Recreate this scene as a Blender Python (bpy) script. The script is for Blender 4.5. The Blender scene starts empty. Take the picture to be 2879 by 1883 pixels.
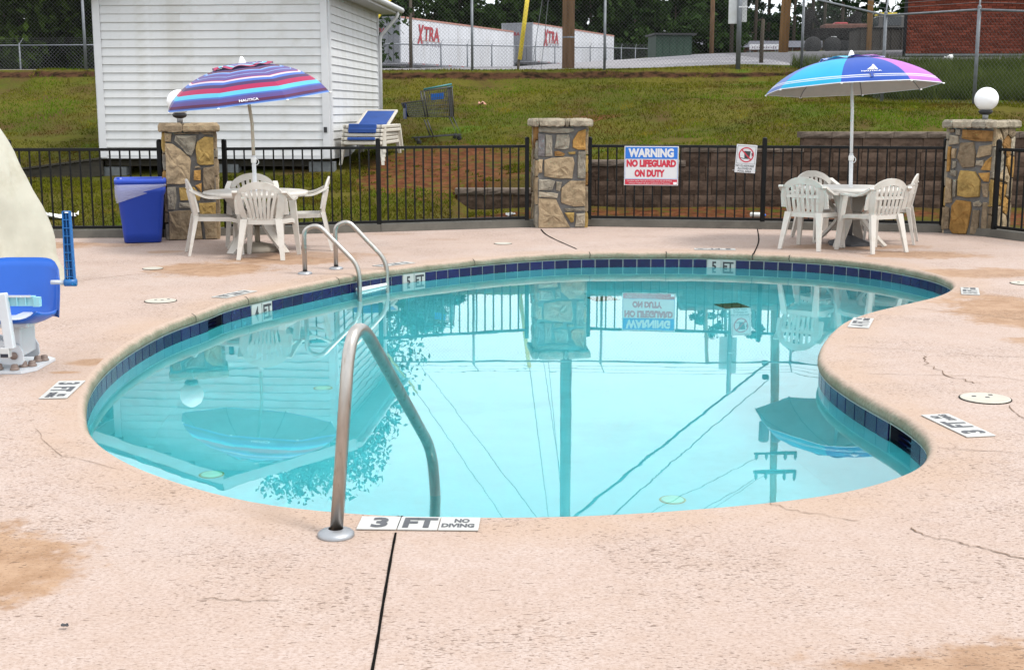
import bpy, bmesh, math, random
from mathutils import Vector, Matrix, noise as mnoise
import numpy as np

R = math.radians
scene = bpy.context.scene
COL = scene.collection

# ------------------------------------------------------------------ camera
cam_data = bpy.data.cameras.new("camera")
cam_data.sensor_width = 36.0
cam_data.lens = 45.38
cam_data.clip_start = 0.1
cam_data.clip_end = 2000.0
cam = bpy.data.objects.new("camera", cam_data)
COL.objects.link(cam)
cam.location = (0.0, 0.0, 1.55)
cam.rotation_euler = (R(90.0 - 9.898), 0.0, 0.0)
scene.camera = cam

# ------------------------------------------------------------------ sky (bright overcast) and sun
SUN_EL, SUN_AZ = 58.0, 112.0          # azimuth clockwise from +Y: light comes from the right, a little behind
world = bpy.data.worlds.new("World")
scene.world = world
world.use_nodes = True
wn, wl = world.node_tree.nodes, world.node_tree.links
wn.clear()
w_out = wn.new("ShaderNodeOutputWorld")
w_bg = wn.new("ShaderNodeBackground")
w_sky = wn.new("ShaderNodeTexSky")
w_sky.sky_type = 'NISHITA'
w_sky.sun_disc = False
w_sky.sun_elevation = R(SUN_EL)
w_sky.sun_rotation = R(SUN_AZ)
w_sky.air_density = 1.0
w_sky.dust_density = 2.5
w_co = wn.new("ShaderNodeTexCoord")
w_map = wn.new("ShaderNodeMapping")
w_map.inputs['Scale'].default_value = (1.0, 1.0, 2.6)
w_noise = wn.new("ShaderNodeTexNoise")
w_noise.inputs['Scale'].default_value = 2.2
w_noise.inputs['Detail'].default_value = 6.0
w_noise.inputs['Roughness'].default_value = 0.55
w_ramp = wn.new("ShaderNodeValToRGB")
w_ramp.color_ramp.elements[0].position = 0.36
w_ramp.color_ramp.elements[0].color = (0.80, 0.87, 0.93, 1)
w_ramp.color_ramp.elements[1].position = 0.62
w_ramp.color_ramp.elements[1].color = (1.0, 1.0, 1.0, 1)
w_gain = wn.new("ShaderNodeVectorMath"); w_gain.operation = 'SCALE'
w_gain.inputs['Scale'].default_value = 9.0
w_mix = wn.new("ShaderNodeMix"); w_mix.data_type = 'RGBA'
w_mix.inputs['Factor'].default_value = 0.86
wl.new(w_co.outputs['Generated'], w_map.inputs['Vector'])
wl.new(w_map.outputs['Vector'], w_noise.inputs['Vector'])
wl.new(w_noise.outputs['Fac'], w_ramp.inputs['Fac'])
wl.new(w_ramp.outputs['Color'], w_gain.inputs[0])
wl.new(w_sky.outputs['Color'], w_mix.inputs[6])
wl.new(w_gain.outputs['Vector'], w_mix.inputs[7])
wl.new(w_mix.outputs[2], w_bg.inputs['Color'])
w_bg.inputs['Strength'].default_value = 0.10
wl.new(w_bg.outputs[0], w_out.inputs['Surface'])

sun_data = bpy.data.lights.new("sun", 'SUN')
sun_data.energy = 1.3
sun_data.angle = R(14.0)
sun_data.color = (1.0, 0.965, 0.91)
sun = bpy.data.objects.new("sun", sun_data)
COL.objects.link(sun)
sun.location = (10, -5, 20)
_az, _el = R(SUN_AZ), R(SUN_EL)
_to = Vector((math.sin(_az) * math.cos(_el), math.cos(_az) * math.cos(_el), math.sin(_el)))
sun.rotation_euler = (-_to).to_track_quat('-Z', 'Y').to_euler()

scene.view_settings.view_transform = 'Standard'
scene.view_settings.look = 'None'
scene.view_settings.gamma = 1.0
scene.view_settings.exposure = 1.15
scene.view_settings.use_curve_mapping = False
scene.render.engine = 'CYCLES'
scene.cycles.max_bounces = 10
scene.cycles.transmission_bounces = 8
scene.cycles.transparent_max_bounces = 8
scene.cycles.use_denoising = True

# ------------------------------------------------------------------ helpers: materials
MATS = {}

def mat(name, base, rough=0.6, var=0.10, scale=6.0, bump=0.0, bscale=60.0, metal=0.0, spec=0.5, rnd=0.0,
        dirt=None, dirt_scale=2.0, dirt_lo=0.5, dirt_hi=0.7, transmission=0.0, sss=0.0, stretch=(1, 1, 1), coat=0.0):
    """procedural principled material: noise-varied base, optional dirt colour, bump and per-object value shift"""
    if name in MATS:
        return MATS[name]
    m = bpy.data.materials.new(name)
    m.use_nodes = True
    nt = m.node_tree; n, l = nt.nodes, nt.links
    b = n["Principled BSDF"]
    b.inputs['Roughness'].default_value = rough
    b.inputs['Metallic'].default_value = metal
    b.inputs['Specular IOR Level'].default_value = spec
    if transmission: b.inputs['Transmission Weight'].default_value = transmission
    if coat: b.inputs['Coat Weight'].default_value = coat
    if sss:
        b.inputs['Subsurface Weight'].default_value = sss
        b.inputs['Subsurface Radius'].default_value = (0.05, 0.05, 0.05)
    co = n.new("ShaderNodeTexCoord")
    mp = n.new("ShaderNodeMapping"); mp.inputs['Scale'].default_value = stretch
    l.new(co.outputs['Object'], mp.inputs['Vector'])
    no = n.new("ShaderNodeTexNoise")
    no.inputs['Scale'].default_value = scale; no.inputs['Detail'].default_value = 6; no.inputs['Roughness'].default_value = 0.6
    l.new(mp.outputs[0], no.inputs['Vector'])
    cr = n.new("ShaderNodeValToRGB")
    lo = [max(0, c * (1 - var)) for c in base[:3]] + [1]
    hi = [min(1, c * (1 + var)) for c in base[:3]] + [1]
    cr.color_ramp.elements[0].position = 0.3; cr.color_ramp.elements[0].color = lo
    cr.color_ramp.elements[1].position = 0.7; cr.color_ramp.elements[1].color = hi
    l.new(no.outputs['Fac'], cr.inputs['Fac'])
    last = cr.outputs['Color']
    if dirt is not None:
        dn = n.new("ShaderNodeTexNoise"); dn.inputs['Scale'].default_value = dirt_scale; dn.inputs['Detail'].default_value = 7
        dn.inputs['Roughness'].default_value = 0.65
        l.new(mp.outputs[0], dn.inputs['Vector'])
        mr = n.new("ShaderNodeMapRange"); mr.inputs[1].default_value = dirt_lo; mr.inputs[2].default_value = dirt_hi
        l.new(dn.outputs['Fac'], mr.inputs[0])
        mx = n.new("ShaderNodeMix"); mx.data_type = 'RGBA'
        l.new(mr.outputs[0], mx.inputs['Factor']); l.new(last, mx.inputs[6])
        mx.inputs[7].default_value = list(dirt[:3]) + [1]
        last = mx.outputs[2]
    if rnd:
        oi = n.new("ShaderNodeObjectInfo")
        mr2 = n.new("ShaderNodeMapRange"); mr2.inputs[3].default_value = 1 - rnd; mr2.inputs[4].default_value = 1 + rnd
        l.new(oi.outputs['Random'], mr2.inputs[0])
        hs = n.new("ShaderNodeHueSaturation")
        l.new(mr2.outputs[0], hs.inputs['Value']); l.new(last, hs.inputs['Color'])
        last = hs.outputs['Color']
    l.new(last, b.inputs['Base Color'])
    if bump:
        bn = n.new("ShaderNodeTexNoise"); bn.inputs['Scale'].default_value = bscale; bn.inputs['Detail'].default_value = 5
        l.new(mp.outputs[0], bn.inputs['Vector'])
        bp = n.new("ShaderNodeBump"); bp.inputs['Strength'].default_value = bump; bp.inputs['Distance'].default_value = 0.01
        l.new(bn.outputs['Fac'], bp.inputs['Height']); l.new(bp.outputs[0], b.inputs['Normal'])
    MATS[name] = m
    return m

# ------------------------------------------------------------------ helpers: geometry
class B:
    """collects vertices and faces, then builds ONE mesh object"""
    def __init__(s): s.v = []; s.f = []; s.smooth = []
    def add(s, vs, fs, M=None, smooth=False):
        o = len(s.v)
        for p in vs:
            p = Vector(p)
            if M is not None: p = M @ p
            s.v.append((p.x, p.y, p.z))
        for f in fs:
            s.f.append([i + o for i in f]); s.smooth.append(smooth)
        return s
    def box(s, c, d, M=None, taper=(1, 1)):
        x, y, z = d[0] / 2, d[1] / 2, d[2] / 2
        tx, ty = taper
        vs = [(c[0] + sx * x * (tx if sz > 0 else 1), c[1] + sy * y * (ty if sz > 0 else 1), c[2] + sz * z)
              for sz in (-1, 1) for sy in (-1, 1) for sx in (-1, 1)]
        return s.add(vs, [(0, 2, 3, 1), (4, 5, 7, 6), (0, 1, 5, 4), (2, 6, 7, 3), (0, 4, 6, 2), (1, 3, 7, 5)], M)
    def bbox(s, c, d, bev=0.005, M=None):
        """box with chamfered edges (all twelve)"""
        x, y, z = d[0] / 2, d[1] / 2, d[2] / 2
        b_ = min(bev, x * .9, y * .9, z * .9)
        bm = bmesh.new(); bmesh.ops.create_cube(bm, size=1)
        for v in bm.verts: v.co = Vector((v.co.x * d[0], v.co.y * d[1], v.co.z * d[2]))
        bmesh.ops.bevel(bm, geom=bm.edges[:], offset=b_, segments=1, affect='EDGES')
        vs = [(v.co.x + c[0], v.co.y + c[1], v.co.z + c[2]) for v in bm.verts]
        bm.verts.index_update()
        fs = [[v.index for v in f.verts] for f in bm.faces]
        bm.free()
        return s.add(vs, fs, M)
    def tube(s, pts, r, sides=10, cap=True, M=None, smooth=True):
        pts = [Vector(p) for p in pts]; n = len(pts)
        rr = r if isinstance(r, (list, tuple)) else [r] * n
        vs, fs = [], []
        up = Vector((0, 0, 1)); prev = None
        for i, p in enumerate(pts):
            t = (pts[min(i + 1, n - 1)] - pts[max(i - 1, 0)]).normalized()
            if prev is None:
                a = t.cross(up)
                if a.length < 1e-3: a = t.cross(Vector((1, 0, 0)))
                a.normalize()
            else:
                a = (prev - t * prev.dot(t)).normalized()
            prev = a
            b_ = t.cross(a)
            for k in range(sides):
                an = 2 * math.pi * k / sides
                vs.append(p + (a * math.cos(an) + b_ * math.sin(an)) * rr[i])
        for i in range(n - 1):
            for k in range(sides):
                k2 = (k + 1) % sides
                fs.append((i * sides + k, i * sides + k2, (i + 1) * sides + k2, (i + 1) * sides + k))
        s.add(vs, fs, M, smooth)
        if cap:
            o = len(s.v)
            s.f.append([o - n * sides + k for k in range(sides)][::-1]); s.smooth.append(False)
            s.f.append([o - sides + k for k in range(sides)]); s.smooth.append(False)
        return s
    def lathe(s, prof, seg=24, M=None, smooth=True):
        vs, fs = [], []
        for r, z in prof:
            for k in range(seg):
                a = 2 * math.pi * k / seg
                vs.append((r * math.cos(a), r * math.sin(a), z))
        for i in range(len(prof) - 1):
            for k in range(seg):
                k2 = (k + 1) % seg
                fs.append((i * seg + k, i * seg + k2, (i + 1) * seg + k2, (i + 1) * seg + k))
        s.add(vs, fs, M, smooth)
        return s
    def prism(s, poly, z0, z1, M=None):
        n = len(poly)
        vs = [(x, y, z0) for x, y in poly] + [(x, y, z1) for x, y in poly]
        fs = [list(range(n))[::-1], list(range(n, 2 * n))]
        fs += [(i, (i + 1) % n, n + (i + 1) % n, n + i) for i in range(n)]
        return s.add(vs, fs, M)
    def band(s, pts, normals, w, t, smooth=True, M=None):
        """flat strap of width w and thickness t along pts; normals = direction of the width at each point"""
        pts = [Vector(p) for p in pts]; n = len(pts); vs, fs = [], []
        for i, p in enumerate(pts):
            tg = (pts[min(i + 1, n - 1)] - pts[max(i - 1, 0)]).normalized()
            a = Vector(normals[i]).normalized(); c = tg.cross(a).normalized()
            ww = w[i] if isinstance(w, (list, tuple)) else w
            vs += [p + a * ww / 2 + c * t / 2, p - a * ww / 2 + c * t / 2, p - a * ww / 2 - c * t / 2, p + a * ww / 2 - c * t / 2]
        for i in range(n - 1):
            for k in range(4):
                k2 = (k + 1) % 4
                fs.append((4 * i + k, 4 * i + k2, 4 * i + 4 + k2, 4 * i + 4 + k))
        fs += [(3, 2, 1, 0), (4 * n - 4, 4 * n - 3, 4 * n - 2, 4 * n - 1)]
        return s.add(vs, fs, M, False)
    def mesh(s, name):
        me = bpy.data.meshes.new(name)
        me.from_pydata(s.v, [], s.f)
        me.polygons.foreach_set("use_smooth", s.smooth)
        me.update()
        return me
    def build(s, name, m, parent=None, loc=None, fix=False):
        me = s.mesh(name)
        if fix:
            bm = bmesh.new(); bm.from_mesh(me); bmesh.ops.recalc_face_normals(bm, faces=bm.faces); bm.to_mesh(me); bm.free()
        return put(name, me, m, parent, loc)

def put(name, me, m, parent=None, loc=None, rot=None):
    o = bpy.data.objects.new(name, me)
    COL.objects.link(o)
    if m is not None and not me.materials: me.materials.append(m)
    if parent is not None: o.parent = parent
    if loc is not None: o.location = loc
    if rot is not None: o.rotation_euler = rot
    return o

def thing(name, label, cat, loc=(0, 0, 0), rz=0.0, group=None, rot=None):
    o = bpy.data.objects.new(name, None)
    o.empty_display_size = 0.2
    COL.objects.link(o)
    o.location = loc
    o.rotation_euler = rot if rot is not None else (0, 0, rz)
    o['label'] = label; o['category'] = cat
    if group: o['group'] = group
    return o

def tag(o, label, cat, group=None):
    o['label'] = label; o['category'] = cat
    if group: o['group'] = group
    return o

def struct(o): o['kind'] = 'structure'; return o
def stuff(o): o['kind'] = 'stuff'; return o

def copy_tree(o, parent=None):
    c = o.copy(); COL.objects.link(c); c.parent = parent
    for ch in o.children: copy_tree(ch, c)
    return c

_TXT = {}
def text_mesh(txt, w, h, bold=0.0, shear=0.0):
    """flat lettering mesh, centred on the origin in XY and scaled to w by h"""
    key = (txt, round(w, 4), round(h, 4), bold, shear)
    if key in _TXT: return _TXT[key]
    cu = bpy.data.curves.new("lettering", 'FONT')
    cu.body = txt; cu.size = 1.0; cu.offset = bold; cu.shear = shear; cu.resolution_u = 3
    ob = bpy.data.objects.new("lettering", cu)
    me = bpy.data.meshes.new_from_object(ob)
    bpy.data.objects.remove(ob); bpy.data.curves.remove(cu)
    n = len(me.vertices); co = np.empty(n * 3); me.vertices.foreach_get("co", co); co = co.reshape(-1, 3)
    mn, mx = co.min(0), co.max(0)
    co[:, 0] = (co[:, 0] - (mn[0] + mx[0]) / 2) * w / (mx[0] - mn[0])
    co[:, 1] = (co[:, 1] - (mn[1] + mx[1]) / 2) * h / (mx[1] - mn[1])
    co[:, 2] = 0
    me.vertices.foreach_set("co", co.ravel()); me.update(); me.name = "lettering"
    _TXT[key] = me
    return me

def text_part(txt, w, h, m, parent, loc, rot=(0, 0, 0), bold=0.0, shear=0.0, name="lettering"):
    o = put(name, text_mesh(txt, w, h, bold, shear), m, parent, loc, rot)
    return o

def catmull(pts, per=8, closed=False):
    pts = [Vector(p) for p in pts]; n = len(pts); out = []
    rng = range(n) if closed else range(n - 1)
    for i in rng:
        p0 = pts[(i - 1) % n] if closed or i > 0 else pts[0]
        p1 = pts[i]; p2 = pts[(i + 1) % n]
        p3 = pts[(i + 2) % n] if closed or i + 2 < n else pts[-1]
        for k in range(per):
            t = k / per
            out.append(0.5 * ((2 * p1) + (p2 - p0) * t + (2 * p0 - 5 * p1 + 4 * p2 - p3) * t * t + (3 * p1 - p0 - 3 * p2 + p3) * t ** 3))
    if not closed: out.append(pts[-1])
    return out

def rounded(pts, rad, seg=6):
    """polyline with its corners replaced by arcs"""
    pts = [Vector(p) for p in pts]; out = [pts[0]]
    for i in range(1, len(pts) - 1):
        a, b_, c = pts[i - 1], pts[i], pts[i + 1]
        r_ = rad[i] if isinstance(rad, (list, tuple)) else rad
        u, w = (a - b_), (c - b_)
        r_ = min(r_, u.length * .48, w.length * .48)
        u.normalize(); w.normalize()
        p, q = b_ + u * r_, b_ + w * r_
        for k in range(seg + 1):
            t = k / seg
            out.append(p * (1 - t) ** 2 + b_ * 2 * t * (1 - t) + q * t * t)
    out.append(pts[-1])
    return out

# ------------------------------------------------------------------ the pool: outline in metres (camera stands at 0,0)
POOL = [(-1.609,12.059),(-2.264,10.661),(-2.40,10.032),(-2.535,9.396),(-2.577,8.735),(-2.563,8.173),(-2.505,7.65),(-2.40,7.12),(-2.23,6.55),
        (-2.075,6.15),(-1.894,5.833),(-1.669,5.538),(-1.379,5.256),(-1.136,5.07),(-0.924,4.955),(-0.657,4.870),(-0.418,4.827),(0.0,4.812),(0.336,4.838),
        (0.680,4.905),(1.041,5.005),(1.326,5.123),(1.552,5.275),(1.743,5.455),(1.870,5.64),(1.955,5.85),(2.015,6.12),(2.012,6.48),(1.972,6.80),
        (1.937,7.07),(1.916,7.362),(1.912,7.66),(1.950,8.03),(2.045,8.40),(2.175,8.78),(2.330,9.17),(2.515,9.55),(2.785,9.93),(3.080,10.25),(3.357,10.54),
        (3.585,10.80),(3.80,11.13),(3.98,11.52),(4.05,11.95),(4.02,12.402),(3.885,12.86),(3.680,13.28),(3.330,13.68),(2.815,13.97),(2.344,14.13),
        (1.888,14.225),(0.813,14.183),(0.172,13.925),(-0.287,13.60),(-0.723,13.220),(-1.035,12.901),(-1.255,12.630)]
_dense = catmull([(x, y, 0) for x, y in POOL], 10, True)
def resample_closed(pts, step):
    L = [0.0]
    for i in range(len(pts)): L.append(L[-1] + (pts[(i + 1) % len(pts)] - pts[i]).length)
    n = max(3, int(round(L[-1] / step))); out = []; j = 0
    for k in range(n):
        d = L[-1] * k / n
        while L[j + 1] < d: j += 1
        t = (d - L[j]) / (L[j + 1] - L[j] + 1e-9)
        out.append(pts[j].lerp(pts[(j + 1) % len(pts)], t))
    return out, L[-1]
RIM, RIM_LEN = resample_closed(_dense, 0.05)
for _ in range(6):                     # relax small wiggles
    RIM = [(RIM[i - 1] + RIM[i] * 2 + RIM[(i + 1) % len(RIM)]) / 4 for i in range(len(RIM))]
NR = len(RIM)
_area = sum(RIM[i].x * RIM[(i + 1) % NR].y - RIM[(i + 1) % NR].x * RIM[i].y for i in range(NR))
if _area < 0: RIM = RIM[::-1]
def rim_out(i):
    t = RIM[(i + 1) % NR] - RIM[i - 1]; t.normalize()
    return Vector((t.y, -t.x, 0))
RIM_N = [rim_out(i) for i in range(NR)]
WATER_Z = -0.163
COPE_Z = -0.075

def floor_z(x, y):
    t = min(1, max(0, (y - 6.0) / 6.5)); t = t * t * (3 - 2 * t)
    return -0.95 - 0.62 * t

# ---- deck material: pinkish knock-down concrete with pits, mottling and brown damp stains
def deck_material():
    m = bpy.data.materials.new("deck_concrete"); m.use_nodes = True
    nt = m.node_tree; n, l = nt.nodes, nt.links
    b = n["Principled BSDF"]; b.inputs['Roughness'].default_value = 0.86; b.inputs['Specular IOR Level'].default_value = 0.25
    g = n.new("ShaderNodeNewGeometry")
    def noise(scale, detail=6, rough=0.6, stretch=(1, 1, 1)):
        mp = n.new("ShaderNodeMapping"); mp.inputs['Scale'].default_value = stretch
        l.new(g.outputs['Position'], mp.inputs['Vector'])
        t = n.new("ShaderNodeTexNoise"); t.inputs['Scale'].default_value = scale
        t.inputs['Detail'].default_value = detail; t.inputs['Roughness'].default_value = rough
        l.new(mp.outputs[0], t.inputs['Vector']); return t.outputs['Fac']
    def rng(v, a, b_, c=0.0, d=1.0):
        r = n.new("ShaderNodeMapRange"); r.interpolation_type = 'SMOOTHSTEP'
        r.inputs[1].default_value = a; r.inputs[2].default_value = b_; r.inputs[3].default_value = c; r.inputs[4].default_value = d
        l.new(v, r.inputs[0]); return r.outputs[0]
    def mix(f, a, c):
        x = n.new("ShaderNodeMix"); x.data_type = 'RGBA'
        if isinstance(f, float): x.inputs['Factor'].default_value = f
        else: l.new(f, x.inputs['Factor'])
        for s, k in ((a, 6), (c, 7)):
            if isinstance(s, tuple): x.inputs[k].default_value = s + (1,)
            else: l.new(s, x.inputs[k])
        return x.outputs[2]
    def math_(op, a, c=None):
        x = n.new("ShaderNodeMath"); x.operation = op
        for s, k in ((a, 0), (c, 1)):
            if s is None: continue
            if isinstance(s, (int, float)): x.inputs[k].default_value = s
            else: l.new(s, x.inputs[k])
        return x.outputs[0]
    col = mix(rng(noise(0.55, 4), 0.35, 0.66), (0.408, 0.316, 0.270), (0.438, 0.355, 0.318))
    col = mix(rng(noise(2.1, 5), 0.40, 0.75, 0.0, 0.5), col, (0.450, 0.366, 0.322))
    col = mix(rng(noise(9.0, 8, 0.75), 0.38, 0.68, 0.0, 0.65), col, (0.375, 0.278, 0.224))
    col = mix(rng(noise(85.0, 4, 0.8, (.7, 1, 1)), 0.40, 0.66, 0.0, 0.75), col, (0.285, 0.205, 0.162))
    # worn greyish paths
    col = mix(rng(noise(0.9, 3, 0.5, (1.0, 0.6, 1)), 0.55, 0.72, 0.0, 0.35), col, (0.385, 0.318, 0.285))
    wa = n.new("ShaderNodeAttribute"); wa.attribute_name = "rim_wear"
    wv = math_('MULTIPLY', rng(wa.outputs['Fac'], 0.05, 0.85), rng(noise(1.7, 5), 0.30, 0.62, 0.15, 0.58))
    col = mix(wv, col, (0.375, 0.262, 0.185))
    # damp / rusty stains with shapes of their own: x, y, rx, ry, strength
    wob = noise(2.6, 5, 0.62)
    wob2 = noise(14.0, 4, 0.6)
    stains = [(-2.05,4.22,0.66,0.52,.9),(1.55,3.30,0.85,0.36,.8),(3.95,9.95,0.62,1.05,.85),(3.75,8.60,0.45,0.30,.8),(4.65,12.35,0.85,0.42,.75),
              (-2.95,12.65,0.70,0.62,.85),(-2.35,13.45,0.75,0.50,.8),(-2.2,13.9,0.8,0.35,.6),(-5.45,14.9,0.75,0.45,.85),(4.45,13.95,0.80,0.42,.8),(3.85,14.75,0.95,0.35,.65),
              (-4.6,14.95,0.4,0.25,.5),(-3.82,14.25,0.24,0.16,.6),(-2.68,7.58,0.11,0.05,.9),(-2.62,7.9,0.16,0.12,.8),(-1.55,16.3,.4,.16,.3),(-0.85,15.6,.3,.15,.25),(6.2,13.0,.7,1.3,.5)]
    tot = None
    for (sx, sy, rx, ry, st) in stains:
        v = n.new("ShaderNodeVectorMath"); v.operation = 'SUBTRACT'; l.new(g.outputs['Position'], v.inputs[0]); v.inputs[1].default_value = (sx, sy, 0)
        v2 = n.new("ShaderNodeVectorMath"); v2.operation = 'MULTIPLY'; l.new(v.outputs[0], v2.inputs[0]); v2.inputs[1].default_value = (1 / rx, 1 / ry, 0)
        ln = n.new("ShaderNodeVectorMath"); ln.operation = 'LENGTH'; l.new(v2.outputs[0], ln.inputs[0])
        d = math_('ADD', ln.outputs['Value'], math_('MULTIPLY', math_('SUBTRACT', wob, 0.5), 1.5))
        d = math_('ADD', d, math_('MULTIPLY', math_('SUBTRACT', wob2, 0.5), 0.75))
        s = rng(d, 0.66, 1.06, st, 0.0)
        tot = s if tot is None else math_('MAXIMUM', tot, s)
    stain_col = mix(rng(noise(5.0, 8, .75), 0.35, 0.65), (0.235, 0.128, 0.062), (0.345, 0.218, 0.132))
    col = mix(tot, col, stain_col)
    # pits: small elongated dark dashes, denser in patches
    pit = noise(64.0, 2, 0.5, (0.42, 1.0, 1))
    pit2 = noise(130.0, 2, 0.5, (0.5, 1.0, 1))
    dens = rng(noise(1.3, 4), 0.38, 0.66)
    thr = math_('ADD', math_('MULTIPLY', dens, 0.085), pit)
    pm = rng(thr, 0.685, 0.715)
    pm2 = rng(math_('ADD', math_('MULTIPLY', dens, 0.07), pit2), 0.640, 0.690, 0.0, 0.8)
    pits = math_('MAXIMUM', pm, pm2)
    col = mix(math_('MULTIPLY', pits, 0.66), col, (0.105, 0.065, 0.044))
    l.new(col, b.inputs['Base Color'])
    h = math_('ADD', math_('MULTIPLY', noise(38.0, 5, 0.65, (0.6, 1, 1)), 0.6), math_('MULTIPLY', pits, -0.9))
    h = math_('ADD', h, math_('MULTIPLY', noise(120.0, 3), 0.35))
    bp = n.new("ShaderNodeBump"); bp.inputs['Strength'].default_value = 0.45; bp.inputs['Distance'].default_value = 0.006
    l.new(h, bp.inputs['Height']); l.new(bp.outputs[0], b.inputs['Normal'])
    return m
M_DECK = deck_material()

def coping_material():
    m = bpy.data.materials.new("coping_concrete"); m.use_nodes = True
    n, l = m.node_tree.nodes, m.node_tree.links
    b = n["Principled BSDF"]; b.inputs['Roughness'].default_value = 0.85; b.inputs['Specular IOR Level'].default_value = 0.25
    g = n.new("ShaderNodeNewGeometry")
    n1 = n.new("ShaderNodeTexNoise"); n1.inputs['Scale'].default_value = 6; n1.inputs['Detail'].default_value = 7
    n2 = n.new("ShaderNodeTexNoise"); n2.inputs['Scale'].default_value = 45; n2.inputs['Detail'].default_value = 5
    l.new(g.outputs['Position'], n1.inputs['Vector']); l.new(g.outputs['Position'], n2.inputs['Vector'])
    r1 = n.new("ShaderNodeValToRGB")
    e = r1.color_ramp.elements
    e[0].position = 0.30; e[0].color = (0.150, 0.150, 0.100, 1)
    e[1].position = 0.72; e[1].color = (0.245, 0.235, 0.175, 1)
    l.new(n1.outputs['Fac'], r1.inputs['Fac'])
    mx = n.new("ShaderNodeMix"); mx.data_type = 'RGBA'; mx.blend_type = 'MULTIPLY'; mx.inputs['Factor'].default_value = 0.5
    r2 = n.new("ShaderNodeValToRGB"); r2.color_ramp.elements[0].position = .3; r2.color_ramp.elements[0].color = (.55, .55, .5, 1); r2.color_ramp.elements[1].position = .65
    l.new(n2.outputs['Fac'], r2.inputs['Fac']); l.new(r1.outputs[0], mx.inputs[6]); l.new(r2.outputs[0], mx.inputs[7])
    # the pink topping ends in a ragged line on the nose: below it the bare grey-green cast edge
    sx = n.new("ShaderNodeSeparateXYZ"); l.new(g.outputs['Position'], sx.inputs[0])
    ad = n.new("ShaderNodeMath"); ad.operation = 'MULTIPLY_ADD'; l.new(n1.outputs['Fac'], ad.inputs[0]); ad.inputs[1].default_value = 0.03; l.new(sx.outputs['Z'], ad.inputs[2])
    ad2 = n.new("ShaderNodeMath"); ad2.operation = 'MULTIPLY_ADD'; l.new(n2.outputs['Fac'], ad2.inputs[0]); ad2.inputs[1].default_value = 0.008; l.new(ad.outputs[0], ad2.inputs[2])
    mr = n.new("ShaderNodeMapRange"); mr.inputs[1].default_value = -0.010; mr.inputs[2].default_value = 0.013
    l.new(ad2.outputs[0], mr.inputs[0])
    mz = n.new("ShaderNodeMix"); mz.data_type = 'RGBA'
    l.new(mr.outputs[0], mz.inputs['Factor']); l.new(mx.outputs[2], mz.inputs[6]); mk = n.new("ShaderNodeMix"); mk.data_type = 'RGBA'; l.new(n2.outputs['Fac'], mk.inputs['Factor']); mk.inputs[6].default_value = (0.30, 0.218, 0.165, 1); mk.inputs[7].default_value = (0.455, 0.352, 0.288, 1); l.new(mk.outputs[2], mz.inputs[7])
    l.new(mz.outputs[2], b.inputs['Base Color'])
    bp = n.new("ShaderNodeBump"); bp.inputs['Strength'].default_value = 0.8; bp.inputs['Distance'].default_value = 0.008
    l.new(n2.outputs['Fac'], bp.inputs['Height']); l.new(bp.outputs[0], b.inputs['Normal'])
    return m

# ---- deck sheet with the pool cut out (constrained Delaunay), coping nose, pool shell, water
DECK_EDGE = [(-11.0, -4.0), (11.0, -4.0), (11.0, 3.3), (6.10, 15.72), (5.70, 16.72), (3.33, 17.22), (1.03, 17.62), (0.22, 17.50), (-1.70, 16.80), (-3.58, 16.30), (-4.31, 16.10), (-6.1, 15.98), (-11.0, 15.65)]
COPE_IN, COPE_TOP = 0.012, 0.032
from mathutils.geometry import delaunay_2d_cdt
inner = [RIM[i] + RIM_N[i] * COPE_TOP for i in range(NR)]
v2 = [Vector((p.x, p.y)) for p in inner] + [Vector(p) for p in DECK_EDGE]
worn = [RIM[i] + RIM_N[i] * 0.50 for i in range(0, NR, 3)]           # ring where the tan wear along the rim fades out
v2 += [Vector((p.x, p.y)) for p in worn]
worn_e = [(NR + len(DECK_EDGE) + i, NR + len(DECK_EDGE) + (i + 1) % len(worn)) for i in range(len(worn))]
fin = [list(range(NR))]; fout = [list(range(NR, NR + len(DECK_EDGE)))]
cv, ce, cf, _, _, ff = delaunay_2d_cdt(v2, worn_e, fout + fin, 0, 1e-5)
b_ = B()
b_.v = [(p.x, p.y, 0.0) for p in cv]
for f, org in zip(cf, ff):
    if 1 in org or 0 not in org: continue
    b_.f.append(list(f)); b_.smooth.append(False)
n0 = len(b_.v)
deck = struct(b_.build("pool_deck", M_DECK))
_in = {(round(p.x, 3), round(p.y, 3)) for p in inner}
_at = deck.data.attributes.new("rim_wear", 'FLOAT', 'POINT')
for _i, _v in enumerate(deck.data.vertices): _at.data[_i].value = 1.0 if (round(_v.co.x, 3), round(_v.co.y, 3)) in _in else 0.0
# deck outer skirt so that the slab has thickness at its outside
sk = B()
for i in range(len(DECK_EDGE)):
    a, c = DECK_EDGE[i], DECK_EDGE[(i + 1) % len(DECK_EDGE)]
    sk.add([(a[0], a[1], 0), (c[0], c[1], 0), (c[0], c[1], -.25), (a[0], a[1], -.25)], [(0, 1, 2, 3)])
sk.build("slab_edge", M_DECK, deck)

prof = [(COPE_TOP, 0.0), (0.024, -0.0007), (0.014, -0.004), (0.004, -0.011), (-0.006, -0.022), (-COPE_IN, -0.038), (-COPE_IN, -0.055), (-0.008, -0.070), (0.002, COPE_Z)]
cp = B()
for i in range(NR):
    for o, z in prof:
        p = RIM[i] + RIM_N[i] * o
        cp.v.append((p.x, p.y, z))
K = len(prof)
for i in range(NR):
    j = (i + 1) % NR
    for k in range(K - 1):
        cp.f.append((i * K + k, i * K + k + 1, j * K + k + 1, j * K + k)); cp.smooth.append(True)
coping = struct(cp.build("pool_coping", coping_material(), fix=True))

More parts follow.
